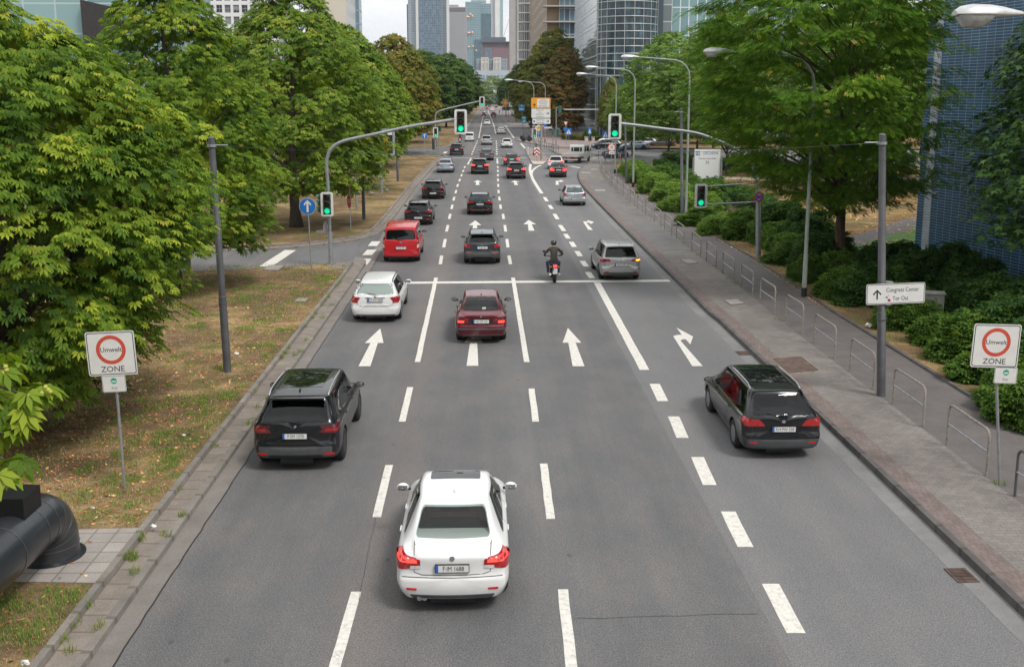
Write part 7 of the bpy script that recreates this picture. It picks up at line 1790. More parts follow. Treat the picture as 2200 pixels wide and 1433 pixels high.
mb = MB(); mb.lathe([(R0-.02, 0), (R0+.10, 0), (R0+.10, .02), (R0+.01, .03), (R0, .10)], n=36); mb.build('flange', M_DUCT, t, True, 40)
mb = MB(); cb = pts[9]+dr*.45+Vector((0, 0, R0+.08)); mb.box(cb, (.62, .50, .42), rz=atan2(dr.y, dr.x), bev=.008); mb.build('housing_box', mat('duct_box_metal', (.012, .012, .014), .45, .2, var=.3, vs=20), t)
# flower pots by the foyer, bin, wire mesh fence hint
for (px, py, lb) in ((1260, 303, 'white flower pot with a clipped green ball, left one by the foyer'), (1274.5, 303, 'white flower pot with a clipped green ball, right one by the foyer')):
    t = thing('flower_pot', lb, 'flower pot', G(px, py, .12)); mb = MB(); mb.lathe([(.3, 0), (.42, .9), (.38, .9), (.36, .8)], n=16); mb.build('pot', M_SIGW, t, True)
    o = bpy.data.objects.new('plant', CROWNS['sh1']); COL.objects.link(o); o.parent = t; o.location = (0, 0, .85); o.scale = (.5, .5, .75)
t = thing('litter_bin', 'dark cylindrical bin at the foot of the far overhead light', 'bin', G(933.5, 325, .17)); mb = MB(); mb.lathe([(.3, .2), (.33, .2), (.36, 1.7), (.28, 1.8), (.27, 1.6)], n=14); mb.build('bin_body', M_POLED, t, True)
t = thing('litter_bin', 'small green bin among the dark shrubs behind the no stopping sign', 'bin', G(1657, 480, .18)); mb = MB(); mb.lathe([(.2, .2), (.25, .25), (.27, 1.2), (.2, 1.3)], n=14); mb.build('bin_body', mat('dark_teal_plastic', (.01, .07, .06), .5), t, True)
t = thing('wire_fence', 'thin dark green mesh fence running behind the shrubs', 'fence', G(1350, 372, .18)); b = Vector(t.location); mb = MB(); fl = [G(*q, .18)-b for q in ((1335, 362), (1400, 395), (1450, 420), (1520, 445), (1600, 490), (1700, 545))]
for a, c in zip(fl, fl[1:]):
    n = max(1, int((c-a).length/2.5))
    for i in range(n): p = a.lerp(c, i/n); mb.tube([p, p+Vector((0, 0, 1.25))], .025, 6)
    for z in [.05+.12*k for k in range(11)]: mb.tube([a+Vector((0, 0, z)), c+Vector((0, 0, z))], .006, 4)
mb.build('fence_mesh', mat('fence_green', (.01, .05, .035), .5), t)
# ------------------------------------------------------------------ buildings
def facade(name, frame, glass, w_, h_, mortar=.12, g2=None, rough=.18, off=0.0, offz=0.0, metal=0, bias=0, spec=.6, uv=None):
    """grid facade: panes (glass) between frames; runs along x+y and z of the building"""
    m, nt, b = newmat(name); o = objco(nt); sp = nt.nodes.new('ShaderNodeSeparateXYZ'); L(nt, o, sp.inputs[0]); cb = nt.nodes.new('ShaderNodeCombineXYZ')
    u = mathn(nt, 'ADD', sp.outputs[0], sp.outputs[1]) if uv is None else (sp.outputs[0] if uv == 'x' else sp.outputs[1])
    L(nt, mathn(nt, 'ADD', u, off+500*w_), cb.inputs[0]); L(nt, mathn(nt, 'ADD', sp.outputs[2], offz), cb.inputs[1])
    br = nt.nodes.new('ShaderNodeTexBrick'); br.offset = 0; br.squash = 1; L(nt, cb.outputs[0], br.inputs['Vector'])
    br.inputs['Scale'].default_value = 1; br.inputs['Brick Width'].default_value = w_; br.inputs['Row Height'].default_value = h_; br.inputs['Mortar Size'].default_value = mortar; br.inputs['Mortar Smooth'].default_value = .0; br.inputs['Bias'].default_value = bias
    br.inputs['Color1'].default_value = c4(glass); br.inputs['Color2'].default_value = c4(g2 or tuple(x*1.6 for x in glass)); br.inputs['Mortar'].default_value = c4(frame)
    L(nt, br.outputs['Color'], b.inputs['Base Color']); r = mathn(nt, 'MULTIPLY_ADD', br.outputs['Fac'], .6, rough); L(nt, r, b.inputs['Roughness']); b.inputs['Specular IOR Level'].default_value = spec; b.inputs['Metallic'].default_value = metal
    return m
def bx(mb, x0, x1, y0, y1, z0, z1, mi=0): mb.box(((x0+x1)/2, (y0+y1)/2, (z0+z1)/2), (x1-x0, y1-y0, z1-z0), mi)
def X_at(px, Y): return GY(px, 200, Y).x
def Z_at(py, Y): return GY(1040, py, Y).z
def bld(name, label, Y, px0, px1, pyt, m, depth=30, extra=None, cat='building', partn='facade'):
    x0, x1 = X_at(px0, Y), X_at(px1, Y); zt = Z_at(pyt, Y); t = thing(name, label, cat, ((x0+x1)/2, Y, 0)); w_ = (x1-x0)/2
    mb = MB(); bx(mb, -w_, w_, 0, depth, 0, zt); mb.build(partn, m, t)
    return t, w_, zt
# blue tiled building at the right
A = G(1962, 571, .19); B_ = G(2200, 634, .19); dv = (B_-A).normalized(); LW = 26.0; HB = 24.0
t = thing('tiled_building', 'windowless building clad in small dark blue tiles with one white vertical strip', 'building', A); ang = atan2(dv.y, dv.x)
t.rotation_euler = (0, 0, ang)
def tiles(name, c1, c2, mort):
    m, nt, b = newmat(name); o = objco(nt); sp = nt.nodes.new('ShaderNodeSeparateXYZ'); L(nt, o, sp.inputs[0]); cb = nt.nodes.new('ShaderNodeCombineXYZ'); L(nt, mathn(nt, 'ADD', sp.outputs[0], sp.outputs[1]), cb.inputs[0]); L(nt, sp.outputs[2], cb.inputs[1])
    br = nt.nodes.new('ShaderNodeTexBrick'); br.offset = 0; L(nt, cb.outputs[0], br.inputs['Vector']); br.inputs['Scale'].default_value = 1; br.inputs['Brick Width'].default_value = .50; br.inputs['Row Height'].default_value = .125; br.inputs['Mortar Size'].default_value = .011; br.inputs['Mortar Smooth'].default_value = .1
    br.inputs['Color1'].default_value = c4(c1); br.inputs['Color2'].default_value = c4(c2); br.inputs['Mortar'].default_value = c4(mort)
    big = ramp(nt, noise(nt, o, .35, 4, .6), [(.3, (.7, .7, .7)), (.7, (1.35, 1.35, 1.35))]); L(nt, mixc(nt, 1.0, br.outputs['Color'], big, 'MULTIPLY'), b.inputs['Base Color']); b.inputs['Roughness'].default_value = .3; b.inputs['Specular IOR Level'].default_value = .5
    bump(nt, b, br.outputs['Fac'], .5, -.01); return m
mb = MB(); bx(mb, 0, LW, 0, 30, 0, HB); mb.build('wall', tiles('blue_tile', (.010, .074, .165), (.024, .115, .23), (.34, .42, .48)), t)
w0 = (G(1974, 575, .19)-A).dot(dv); w1 = (G(1990, 579, .19)-A).dot(dv)
mb = MB(); bx(mb, w0, w1, -.03, .02, 0, HB); mb.build('white_strip', tiles('white_tile', (.42, .45, .52), (.50, .53, .60), (.30, .32, .36)), t)
mb = MB(); q = w1+.25; mb.box((q, -.15, Z_at(421, 47)), (.12, .3, .1)); mb.build('wall_lamp', M_SIGW, t)
mb = MB(); bx(mb, .02, LW, -.5, .0, -.02, .10); mb.build('plinth', A_KERB, t)
# round glass building
Yc = 198.0; xl, xr = X_at(1281, Yc), X_at(1408, Yc); R_ = (xr-xl)/2; xc = (xl+xr)/2
M_GLZ = facade('round_glazing', (.10, .15, .16), (.030, .055, .062), 2.0, 3.6, .0, (.10, .16, .17), rough=.05, spec=1.0); M_MUL = mat('pale_mullion', (.55, .57, .57), .4, .3)
t = thing('round_glass_building', 'glass office building with a rounded corner and white ribs behind the street lamps', 'building', (xc, Yc, .12)); HG = 40
mb = MB(); n = 36; vs = []; 
for z in (0, HG): vs += [(R_*cos(2*pi*i/n), R_*sin(2*pi*i/n), z) for i in range(n)]
mb.add(vs, [(i, (i+1) % n, n+(i+1) % n, n+i) for i in range(n)]+[tuple(range(n, 2*n))]); 
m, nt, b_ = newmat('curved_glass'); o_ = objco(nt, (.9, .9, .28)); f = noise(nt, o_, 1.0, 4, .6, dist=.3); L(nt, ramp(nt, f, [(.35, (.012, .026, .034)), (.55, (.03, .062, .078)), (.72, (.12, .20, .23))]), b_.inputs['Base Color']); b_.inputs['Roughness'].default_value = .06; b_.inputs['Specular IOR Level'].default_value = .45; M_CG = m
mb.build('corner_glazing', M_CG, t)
px_m = 2206/Yc
def zf(py): return Z_at(py, Yc-R_)-.12
mb = MB(); rr = R_+.06
levels = [zf(163)]
z = zf(163)
while z < HG: levels.append(z); z += (zf(144)-zf(163))*.84
for z in levels+[zf(236)]:
    mb.tube([(rr*cos(radians(a)), rr*sin(radians(a)), z) for a in range(150, 391, 8)], .07 if z != levels[0] else .16, 5)
for a in (178, 192, 206, 222, 240, 258, 276, 294, 312, 330, 348): mb.cyl((rr*cos(radians(a)), rr*sin(radians(a)), 0), (rr*cos(radians(a)), rr*sin(radians(a)), HG), .05, n=5)
mb.build('rib', M_MUL, t)
xs = X_at(1281.5, Yc); side_len = xs*2206/(1231-1040)-Yc*1.0
sl = 2206*(xs)/(1231.5-1040)-Yc
mb = MB(); bx(mb, xs-xc, xs-xc+14, 0, sl, 0, HG); mb.build('side_glazing', facade('side_glazing', (.42, .46, .48), (.10, .125, .13), 2.2, 3.1, .10, (.20, .24, .245), rough=.08, spec=1.0), t)
mb = MB(); z = levels[0]
for k in range(14): bx(mb, xs-xc-.05, xs-xc, 0, sl, z+k*3.1-.04, z+k*3.1+.04)
mb.build('side_rib', M_MUL, t)
mb = MB(); bx(mb, xs-xc-6.5, R_+0, -R_-.5, -R_+3, zf(237), zf(235)); mb.build('canopy', M_MUL, t)
mb = MB(); bx(mb, -R_*.72, R_*1.0, -R_*.74, -R_*.4, zf(182), zf(166)); mb.build('soffit_panel', mat('pale_soffit', (.45, .58, .55), .6), t)  # soffit in one pale colour, no emission
mb = MB(); bx(mb, R_-.6, R_+1.0, -1.0, 8, 0, HG); mb.build('stair_shaft', mat('dark_blue_panel', (.045, .075, .095), .3), t)
x2 = X_at(1420, Yc)-xc; mb = MB(); bx(mb, x2, x2+30, 1, 16, 0, HG); mb.build('glass_wing', facade('wing_glazing', (.62, .68, .70), (.13, .24, .27), 1.63, 5.2, .10, (.22, .36, .38), rough=.1, off=.2, offz=1.6), t)
# stone office with balconies
X0 = X_at(1177, 300); Yf = X0*2206/(1137-1040)
t = thing('stone_office_building', 'beige stone office building with stepped balconies behind the brown tree', 'building', (X0, 300, 0)); HS = 60
mb = MB(); bx(mb, 0, 26, 0, Yf-300, 0, HS); mb.build('facade', facade('stone_bands', (.30, .23, .165), (.055, .060, .062), 3.4, 3.6, 1.1, (.12, .12, .115), rough=.2), t)
mb = MB(); x1 = X_at(1199, 300)-X0; bx(mb, x1, X_at(1236, 300)-X0, -1.5, 0, 0, HS); mb.build('glazed_bay', facade('bay_glazing', (.30, .35, .38), (.05, .085, .12), 1.5, 3.6, .14, (.13, .20, .25), rough=.12), t)
for k in range(9):
    z = Z_at(50, 300)+(k-4)*4.3
    mb = MB(); bx(mb, -1.6, X_at(1236, 300)-X0+.5, -3.2, 1.0, z, z+.35); mb.build('balcony', mat('pale_concrete_slab', (.40, .38, .35), .7), t)
mb = MB(); bx(mb, -.4, x1, -.6, 0, 0, HS); mb.build('stone_panel', mat('brown_stone', (.22, .16, .10), .7, vs=.4), t)
# curved glass block and grey tower to its left
Y = 430; xa, xb = X_at(1115, Y), X_at(1142, Y); t = thing('curved_glass_block', 'half round block with white ribs between the concrete tower and the stone office', 'building', ((xa+xb)/2, Y, 0)); r = (xb-xa)/2; mb = MB(); n = 24
mb.add([(r*cos(2*pi*i/n), r*sin(2*pi*i/n), z) for z in (0, 70) for i in range(n)], [(i, (i+1) % n, n+(i+1) % n, n+i) for i in range(n)]+[tuple(range(n, 2*n))]); mb.build('glazing', mat('block_glass', (.16, .20, .25), .12, var=.5, vs=.25, spec=.8), t)
mb = MB()
for k in range(18): mb.tube([((r+.15)*cos(radians(a)), (r+.15)*sin(radians(a)), 4+k*3.7) for a in range(170, 371, 20)], .35, 5)
for a in range(180, 361, 20): mb.cyl(((r+.1)*cos(radians(a)), (r+.1)*sin(radians(a)), 0), ((r+.1)*cos(radians(a)), (r+.1)*sin(radians(a)), 70), .12, n=5)
mb.build('rib', mat('rib_white', (.55, .55, .53), .5), t)
t, w_, zt = bld('concrete_tower', 'plain grey concrete tower with a dark vertical joint right of the red building', 560, 1096, 1116, -60, mat('pale_grey_concrete', (.36, .345, .335), .8, vs=.3, var=.1), 20)
mb = MB(); bx(mb, .5, 1.0, -.1, 0, 0, zt); mb.build('joint', mat('joint_dark', (.14, .135, .13), .7), t)
# skyline ------------------------------------------------------------
def sub(t, x0, x1, y0, y1, z0, z1, m, n): mb = MB(); bx(mb, x0, x1, y0, y1, z0, z1); mb.build(n, m, t)
Y = 1600; pm = Y/2206
t = thing('glass_tower', 'widest grey blue glass tower with two white edges on the skyline', 'tower', (X_at(921, Y), Y, 0)); f_ = lambda px: X_at(px, Y)-X_at(921, Y); TT = Z_at(-90, Y)
M_T1 = facade('tower_silver_glass', (.30, .36, .42), (.20, .26, .32), 4, 3.8, .5, (.25, .31, .37)); M_T2 = facade('tower_blue_glass', (.115, .175, .235), (.055, .105, .155), 3.0, 3.8, .35, (.16, .24, .31), bias=-.25); M_TW = mat('tower_white_rib', (.58, .60, .62), .5)
sub(t, f_(879), f_(963), 6, 50, 0, TT, M_T1, 'facade'); sub(t, f_(902), f_(948), 0, 40, 0, TT, M_T2, 'bay'); sub(t, f_(896), f_(901.5), -2, 20, 0, TT, M_TW, 'rib'); sub(t, f_(961), f_(966), -2, 20, 0, TT, M_TW, 'rib'); sub(t, f_(875.5), f_(878.5), 12, 40, 0, Z_at(9, Y), mat('tower_dark_edge', (.14, .17, .21), .5), 'edge')
Y = 1750; t, w_, zt = bld('grey_tower', 'grey pin striped tower with a dark top band right of the wide glass tower', Y, 965, 1003, 16, facade('pin_stripe', (.34, .345, .37), (.235, .24, .265), 1.8, 400, .5, (.26, .265, .29), rough=.4), 40); sub(t, -w_+1, w_-1, -.6, 1, zt-7, zt-1.5, mat('dark_band', (.13, .12, .13), .6), 'top_band'); sub(t, -w_, w_*.1, 5, 30, zt, zt+4, mat('plant_room', (.36, .34, .33), .7), 'roof_plant')
Y = 1950; t = thing('teal_tower', 'teal glass tower with horizontal bands and tiny orange lit windows', 'tower', (X_at(1028, Y), Y, 0)); f_ = lambda px: X_at(px, Y)-X_at(1028, Y)
M_TE = facade('teal_glass', (.20, .31, .35), (.05, .12, .155), 3.2, 4.2, .9, (.10, .19, .23)); M_TE2 = facade('teal_dark_glass', (.07, .15, .19), (.035, .085, .12), 3.2, 4.2, .5, (.07, .13, .17))
sub(t, f_(1001), f_(1034), 0, 40, 0, Z_at(5, Y), M_TE, 'facade'); sub(t, f_(1034), f_(1056), 6, 40, 0, Z_at(8, Y), M_TE, 'facade'); sub(t, f_(1034), f_(1056), 4, 6, 0, Z_at(30, Y), M_TE2, 'dark_bay'); sub(t, f_(1021), f_(1038), -3, 0, 0, Z_at(86, Y), M_TE2, 'dark_bay'); sub(t, f_(1013), f_(1045), 12, 30, Z_at(5, Y), Z_at(0, Y), M_T1, 'roof_plant')
mb = MB()
for (px, py) in ((1004, 36), (1007, 37), (1011, 31), (1015, 35), (1006, 71), (1009, 71), (1015, 70), (1007, 101), (1016, 100), (1023, 109)): bx(mb, f_(px), f_(px+2.2), -3.6, -.5, Z_at(py+1, Y), Z_at(py-1, Y))
mb.build('lit_window', mat('warm_lit_window', (.8, .45, .3), .5, emit=(1, .45, .2), es=.55), t)
Y = 2400; t = thing('white_tower', 'slim white tower with a teal glass edge behind the teal tower', 'tower', (X_at(1068, Y), Y, 0)); f_ = lambda px: X_at(px, Y)-X_at(1068, Y)
sub(t, f_(1054), f_(1064), 6, 40, 0, TT*1.5, facade('grey_grid', (.46, .48, .51), (.16, .21, .26), 5.5, 4.6, 1.4), 'side_wing'); sub(t, f_(1064), f_(1074), 0, 40, 0, TT*1.5, mat('tower_white', (.66, .68, .68), .6, vs=.02), 'white_column'); sub(t, f_(1074), f_(1081), 4, 40, 0, TT*1.5, facade('teal_edge', (.32, .42, .44), (.16, .27, .30), 6, 5, 1.2), 'glass_edge')
Y = 1450; t = thing('red_office_building', 'red stone office block with a dark flat cap roof at the centre of the skyline', 'building', (X_at(1066, Y), Y, 0)); f_ = lambda px: X_at(px, Y)-X_at(1066, Y); M_DC = mat('dark_cap', (.085, .105, .135), .6)
sub(t, f_(1036.5), f_(1096), 0, 40, 0, Z_at(101, Y), facade('red_stone', (.20, .115, .135), (.10, .075, .09), 2.6, 2.6, .8), 'facade'); sub(t, f_(1041.5), f_(1056.5), -1, 0, 0, Z_at(104, Y), facade('inset_glass', (.13, .17, .21), (.08, .12, .16), 3, 3.6, .3), 'glass_bay')
sub(t, f_(1038), f_(1096), 2, 40, Z_at(101, Y), Z_at(92, Y), M_DC, 'colonnade_wall'); sub(t, f_(1034), f_(1097), -3, 42, Z_at(92, Y), Z_at(90, Y), M_DC, 'roof'); sub(t, f_(1040), f_(1087), 3, 30, Z_at(90, Y), Z_at(80.5, Y), M_DC, 'roof_house')
mb = MB()
for i in range(20): x = f_(1037)+(f_(1096)-f_(1037))*i/19; bx(mb, x-.35, x+.35, -1.2, 1.5, Z_at(101, Y), Z_at(92, Y))
mb.build('column', mat('red_column', (.19, .13, .15), .6), t)
Y = 1300; t = thing('white_ribbed_building', 'low building with two white ribbed bays below the red office block', 'building', (X_at(1057, Y), Y, 0)); f_ = lambda px: X_at(px, Y)-X_at(1057, Y)
sub(t, f_(1024), f_(1090), 4, 30, 0, Z_at(126, Y), facade('grey_offices', (.26, .30, .34), (.14, .175, .21), 3.2, 4, .6), 'facade')
for a, c in ((1034.5, 1049), (1061, 1075.5)):
    sub(t, f_(a), f_(c), 0, 5, 0, Z_at(124.5, Y), facade('ribbed_glass', (.30, .29, .28), (.16, .16, .17), 2.0, 5.2, .25), 'bay')
    mb = MB()
    for i in range(6): x = f_(a)+(f_(c)-f_(a))*i/5; bx(mb, x-.38, x+.38, -1, 0, 0, Z_at(124.5, Y))
    for k in range(2): bx(mb, f_(a), f_(c), -1.2, -.9, Z_at(125+k*9, Y)-.5, Z_at(125+k*9, Y)+.3)
    mb.build('rib', mat('warm_white_rib', (.75, .72, .66), .6), t)
Y = 1150; t, w_, zt = bld('flat_hall', 'long flat grey hall roof just above the far treetops', Y, 1016, 1100, 152, mat('hall_grey', (.40, .44, .48), .6, vs=.05), 60); sub(t, -w_, w_, -.6, 0, zt-9.5, zt-5, facade('hall_windows', (.34, .40, .46), (.16, .22, .27), 4, 20, .8), 'window_band')
# thin crane jib against the sky
t = thing('crane', 'faint thin reddish crane jib against the sky beside the concrete tower', 'crane', (X_at(1085, 2000), 2000, 0)); mb = MB(); p0, p1, p2 = GY(1080, 110, 2000), GY(1081, 82, 2000), GY(1094, 42, 2000); c_ = Vector(t.location); mb.tube([Vector((p0.x-c_.x, 0, 0)), p1-c_], .5, 4); mb.tube([p1-c_, p2-c_], .4, 4); mb.build('jib', mat('crane_red', (.5, .3, .28), .6), t)
# white office block with recessed windows, upper left
Y = 290; x0, x1 = X_at(365, Y), X_at(603, Y); t = thing('white_office_block', 'white office block with rows of dark square windows above the left trees', 'building', (x0, Y, 0)); W_ = x1-x0; HO = Z_at(-70, Y)
mb = MB(); bx(mb, 0, W_, .35, 24, 0, HO); mb.build('glass_core', M_GLASS, t)
dx = X_at(418, Y)-X_at(400, Y); dz = Z_at(20, Y)-Z_at(45, Y); wx, wz = dx*.70, dz*.68; mb = MB(); cols = int(W_/dx)+1; zr = Z_at(21, Y)
zs = [zr+dz*k for k in range(-8, 4)]
for k in range(len(zs)+1):
    lo = 0 if k == 0 else zs[k-1]+wz/2; hi = HO if k == len(zs) else zs[k]-wz/2
    bx(mb, 0, W_, 0, .34, lo, hi)
xx = [(i+.35)*dx for i in range(cols)]
for z in zs:
    for i in range(cols+1):
        lo = 0 if i == 0 else xx[i-1]+wx/2; hi = W_ if i == cols else xx[i]-wx/2
        if hi > lo: bx(mb, lo, hi, .003, .337, z-wz/2-.001, z+wz/2+.001)
mb.build('wall', mat('white_render', (.70, .70, .71), .7, vs=.15, var=.05), t)
WF = MB(); WF.box((0, 0, 0), (wx, .06, .09)); WF.box((0, 0, wz/2-.05), (wx, .06, .1)); WF.box((0, 0, -wz/2+.05), (wx, .06, .1)); WF.box((-wx/2+.04, 0, 0), (.08, .06, wz)); WF.box((wx/2-.04, 0, 0), (.08, .06, wz)); WF.box((.12, 0, 0), (.07, .06, wz)); wfm = WF.mesh('window', mat('window_frame_grey', (.34, .36, .38), .5))
BL = MB(); BL.box((0, .03, 0), (wx*.98, .01, wz*.9)); blm = [BL.mesh('blind', mat('blind_%d' % i, c, .7)) for i, c in enumerate(((.24, .27, .30), (.12, .14, .16)))]
cnt = 0
for z in zs[5:]:
    for i, x in enumerate(xx[1:]):
        if cnt >= 98 or x > W_-1 or z > HO-2: break
        o = bpy.data.objects.new('window', wfm); COL.objects.link(o); o.parent = t; o.location = (x, .20, z); cnt += 1
        if (i*7+int(z))%3: 
            o2 = bpy.data.objects.new('blind', blm[(i+int(z)) % 2]); COL.objects.link(o2); o2.parent = o; o2.location = (0, .05, wz*.25*((i*5) % 3)/2); 
# pale tower block
Y = 255; t = thing('beige_tower_block', 'beige and white tower block rising right behind the dome shaped chestnut', 'building', (X_at(748, Y), Y, 0)); f_ = lambda px: X_at(px, Y)-X_at(748, Y); HT = Z_at(-60, Y)
sub(t, f_(690), 0, 0, 30, Z_at(53, Y), HT, mat('beige_render', (.60, .55, .47), .8, vs=.1, var=.04), 'end_wall'); sub(t, f_(690), -1.0, 1.5, 30, 0, Z_at(53, Y), mat('grey_base_concrete', (.30, .30, .32), .8), 'base')  # beige end wall above a plain grey concrete base
yb = (X_at(748, Y))*2206/(773-1040)-Y
xq = -X_at(748, Y); sd = 2206*xq/(1040-773)-Y
mb = MB(); bx(mb, -10, 0.03, 0.02, sd, 0, HT); mb.build('side_facade', facade('white_bands', (.58, .59, .60), (.24, .27, .30), 2.4, 3.3, .75, rough=.3), t)
sub(t, -.2, f_(757), sd, sd+6, 0, HT, facade('blue_edge_glass', (.25, .33, .38), (.15, .22, .27), 2, 3.3, .2), 'glass_edge')
# glass hall with the dark screen
Y = 150; t = thing('glass_hall', 'teal glass hall with a large dark mesh panel in the upper left', 'building', (X_at(150, Y), Y, 0)); f_ = lambda px: X_at(px, Y)-X_at(150, Y)
sub(t, f_(-60), f_(345), 2, 30, 0, Z_at(-60, Y), facade('teal_hall_glass', (.42, .50, .51), (.16, .28, .29), 4.5, 4.2, .12, (.24, .38, .39), rough=.12), 'glazing')
mb = MB(); mb.prism([(f_(183), Z_at(100, Y)), (f_(264), Z_at(100, Y)), (f_(262), Z_at(20, Y)), (f_(182), Z_at(1, Y))], -.4, .4, 0, Matrix.Translation((0, 1, 0)) @ XZ); mb.build('dark_screen', mat('dark_mesh', (.035, .032, .032), .8, vs=3, var=.3), t)
# low buildings closing the ground line behind the trees
for i, (Y, p0, p1, pt, lb, c) in enumerate(((420, 1010, 560, 170, 'low grey building glimpsed behind the left trees', (.3, .3, .3)), (260, 1540, 2100, 120, 'low grey building glimpsed behind the right trees', (.28, .29, .28)))):
    t, w_, zt = bld('background_building', lb, Y, min(p0, p1), max(p0, p1), pt, facade('background_facade%d' % i, c, (.08, .10, .11), 3, 3.4, .9), 20)
# ------------------------------------------------------------------ people, motorcycle, bicycles, birds
def skin(name, J, E, parent, mats=None, m=None, sub=2, root=0):
    """J: [(pos, radius)], E: edges -> one smooth body"""
    me = bpy.data.meshes.new(name); me.from_pydata([Vector(p) for p, r in J], E, []); o = bpy.data.objects.new(name, me); COL.objects.link(o)
    md = o.modifiers.new('s', 'SKIN'); md.use_smooth_shade = True
    for i, (p, r) in enumerate(J):
        v = me.skin_vertices[0].data[i]; v.radius = (r, r) if not isinstance(r, tuple) else r; v.use_root = (i == root)
    sb = o.modifiers.new('u', 'SUBSURF'); sb.levels = sub; sb.render_levels = sub
    dg = bpy.context.evaluated_depsgraph_get(); ev = o.evaluated_get(dg); nm = bpy.data.meshes.new_from_object(ev)
    bpy.data.objects.remove(o); bpy.data.meshes.remove(me)
    nm.materials.clear()
    for q in (mats or [m]): nm.materials.append(q)
    nm.polygons.foreach_set('use_smooth', [True]*len(nm.polygons))
    o = bpy.data.objects.new(name, nm); COL.objects.link(o); o.parent = parent; return o
M_SKIN = mat('skin', (.42, .24, .17), .55, var=.1); M_JEAN = mat('blue_jeans', (.035, .055, .10), .85, var=.2, vs=20); M_JACK = mat('olive_shirt', (.055, .050, .042), .85, var=.2, vs=12); M_BSH = mat('blue_shirt', (.02, .075, .20), .8, var=.15); M_HELM = mat('black_helmet', (.02, .021, .024), .25, 0, .8); M_DKC = mat('dark_clothes', (.03, .03, .035), .85, var=.2); M_HAIR = mat('dark_hair', (.03, .02, .015), .8); M_LTC = mat('light_clothes', (.5, .42, .38), .85); M_SHOE = mat('dark_shoe', (.02, .02, .02), .7)
def assign(o, fn):
    me = o.data; 
    for p in me.polygons:
        p.material_index = fn(p.center)
def rider(parent, shirt, bare_arms=False, sc=1.0, z=0, y=0):
    J = [((0, y+.02, z+.86), .15), ((0, y+.05, z+1.05), .145), ((0, y+.12, z+1.30), .175), ((0, y+.17, z+1.46), .12), ((0, y+.20, z+1.54), .06), ((0, y+.22, z+1.66), .09),
         ((-.19, y+.17, z+1.42), .075), ((-.40, y+.27, z+1.20), .052), ((-.36, y+.52, z+1.08), .038), ((-.36, y+.60, z+1.07), .034),
         ((.19, y+.17, z+1.42), .075), ((.40, y+.27, z+1.20), .052), ((.36, y+.52, z+1.08), .038), ((.36, y+.60, z+1.07), .034),
         ((-.14, y+.08, z+.84), .10), ((-.27, y+.46, z+.80), .075), ((-.24, y+.34, z+.40), .055), ((-.24, y+.46, z+.33), .045),
         ((.14, y+.08, z+.84), .10), ((.27, y+.46, z+.80), .075), ((.24, y+.34, z+.40), .055), ((.24, y+.46, z+.33), .045)]
    E = [(0, 1), (1, 2), (2, 3), (3, 4), (4, 5), (3, 6), (6, 7), (7, 8), (8, 9), (3, 10), (10, 11), (11, 12), (12, 13), (0, 14), (14, 15), (15, 16), (16, 17), (0, 18), (18, 19), (19, 20), (20, 21)]
    b = skin('body', J, E, parent, [shirt, M_JEAN, M_SKIN, M_SHOE])
    def f(c):
        if c.z < z+.40: return 3
        if c.z < z+.93 : return 1
        if c.z > z+1.52: return 2
        if c.y > y+.44 and abs(c.x) > .28: return 2
        return 0
    assign(b, f)
    mb = MB(); mb.sphere((0, y+.24, z+1.69), (.135, .16, .15), 16, 10); mb.build('helmet', M_HELM, parent, True); mb = MB(); mb.box((0, y+.385, z+1.68), (.18, .03, .09), bev=.012); mb.build('visor', M_GLASSD, parent)
    for s in (-1, 1):
        mb = MB(); mb.sphere((s*.36, y+.64, z+1.065), (.045, .05, .03), 10, 6)
        for k in range(4): mb.tube([(s*(.33+k*.021), y+.65, z+1.085), (s*(.33+k*.021), y+.70, z+1.075), (s*(.33+k*.021), y+.695, z+1.045)], .0095, 6)
        mb.tube([(s*.325, y+.63, z+1.05), (s*.31, y+.67, z+1.04)], .011, 6); mb.build('glove', M_DKC if not bare_arms else M_SKIN, parent, True)
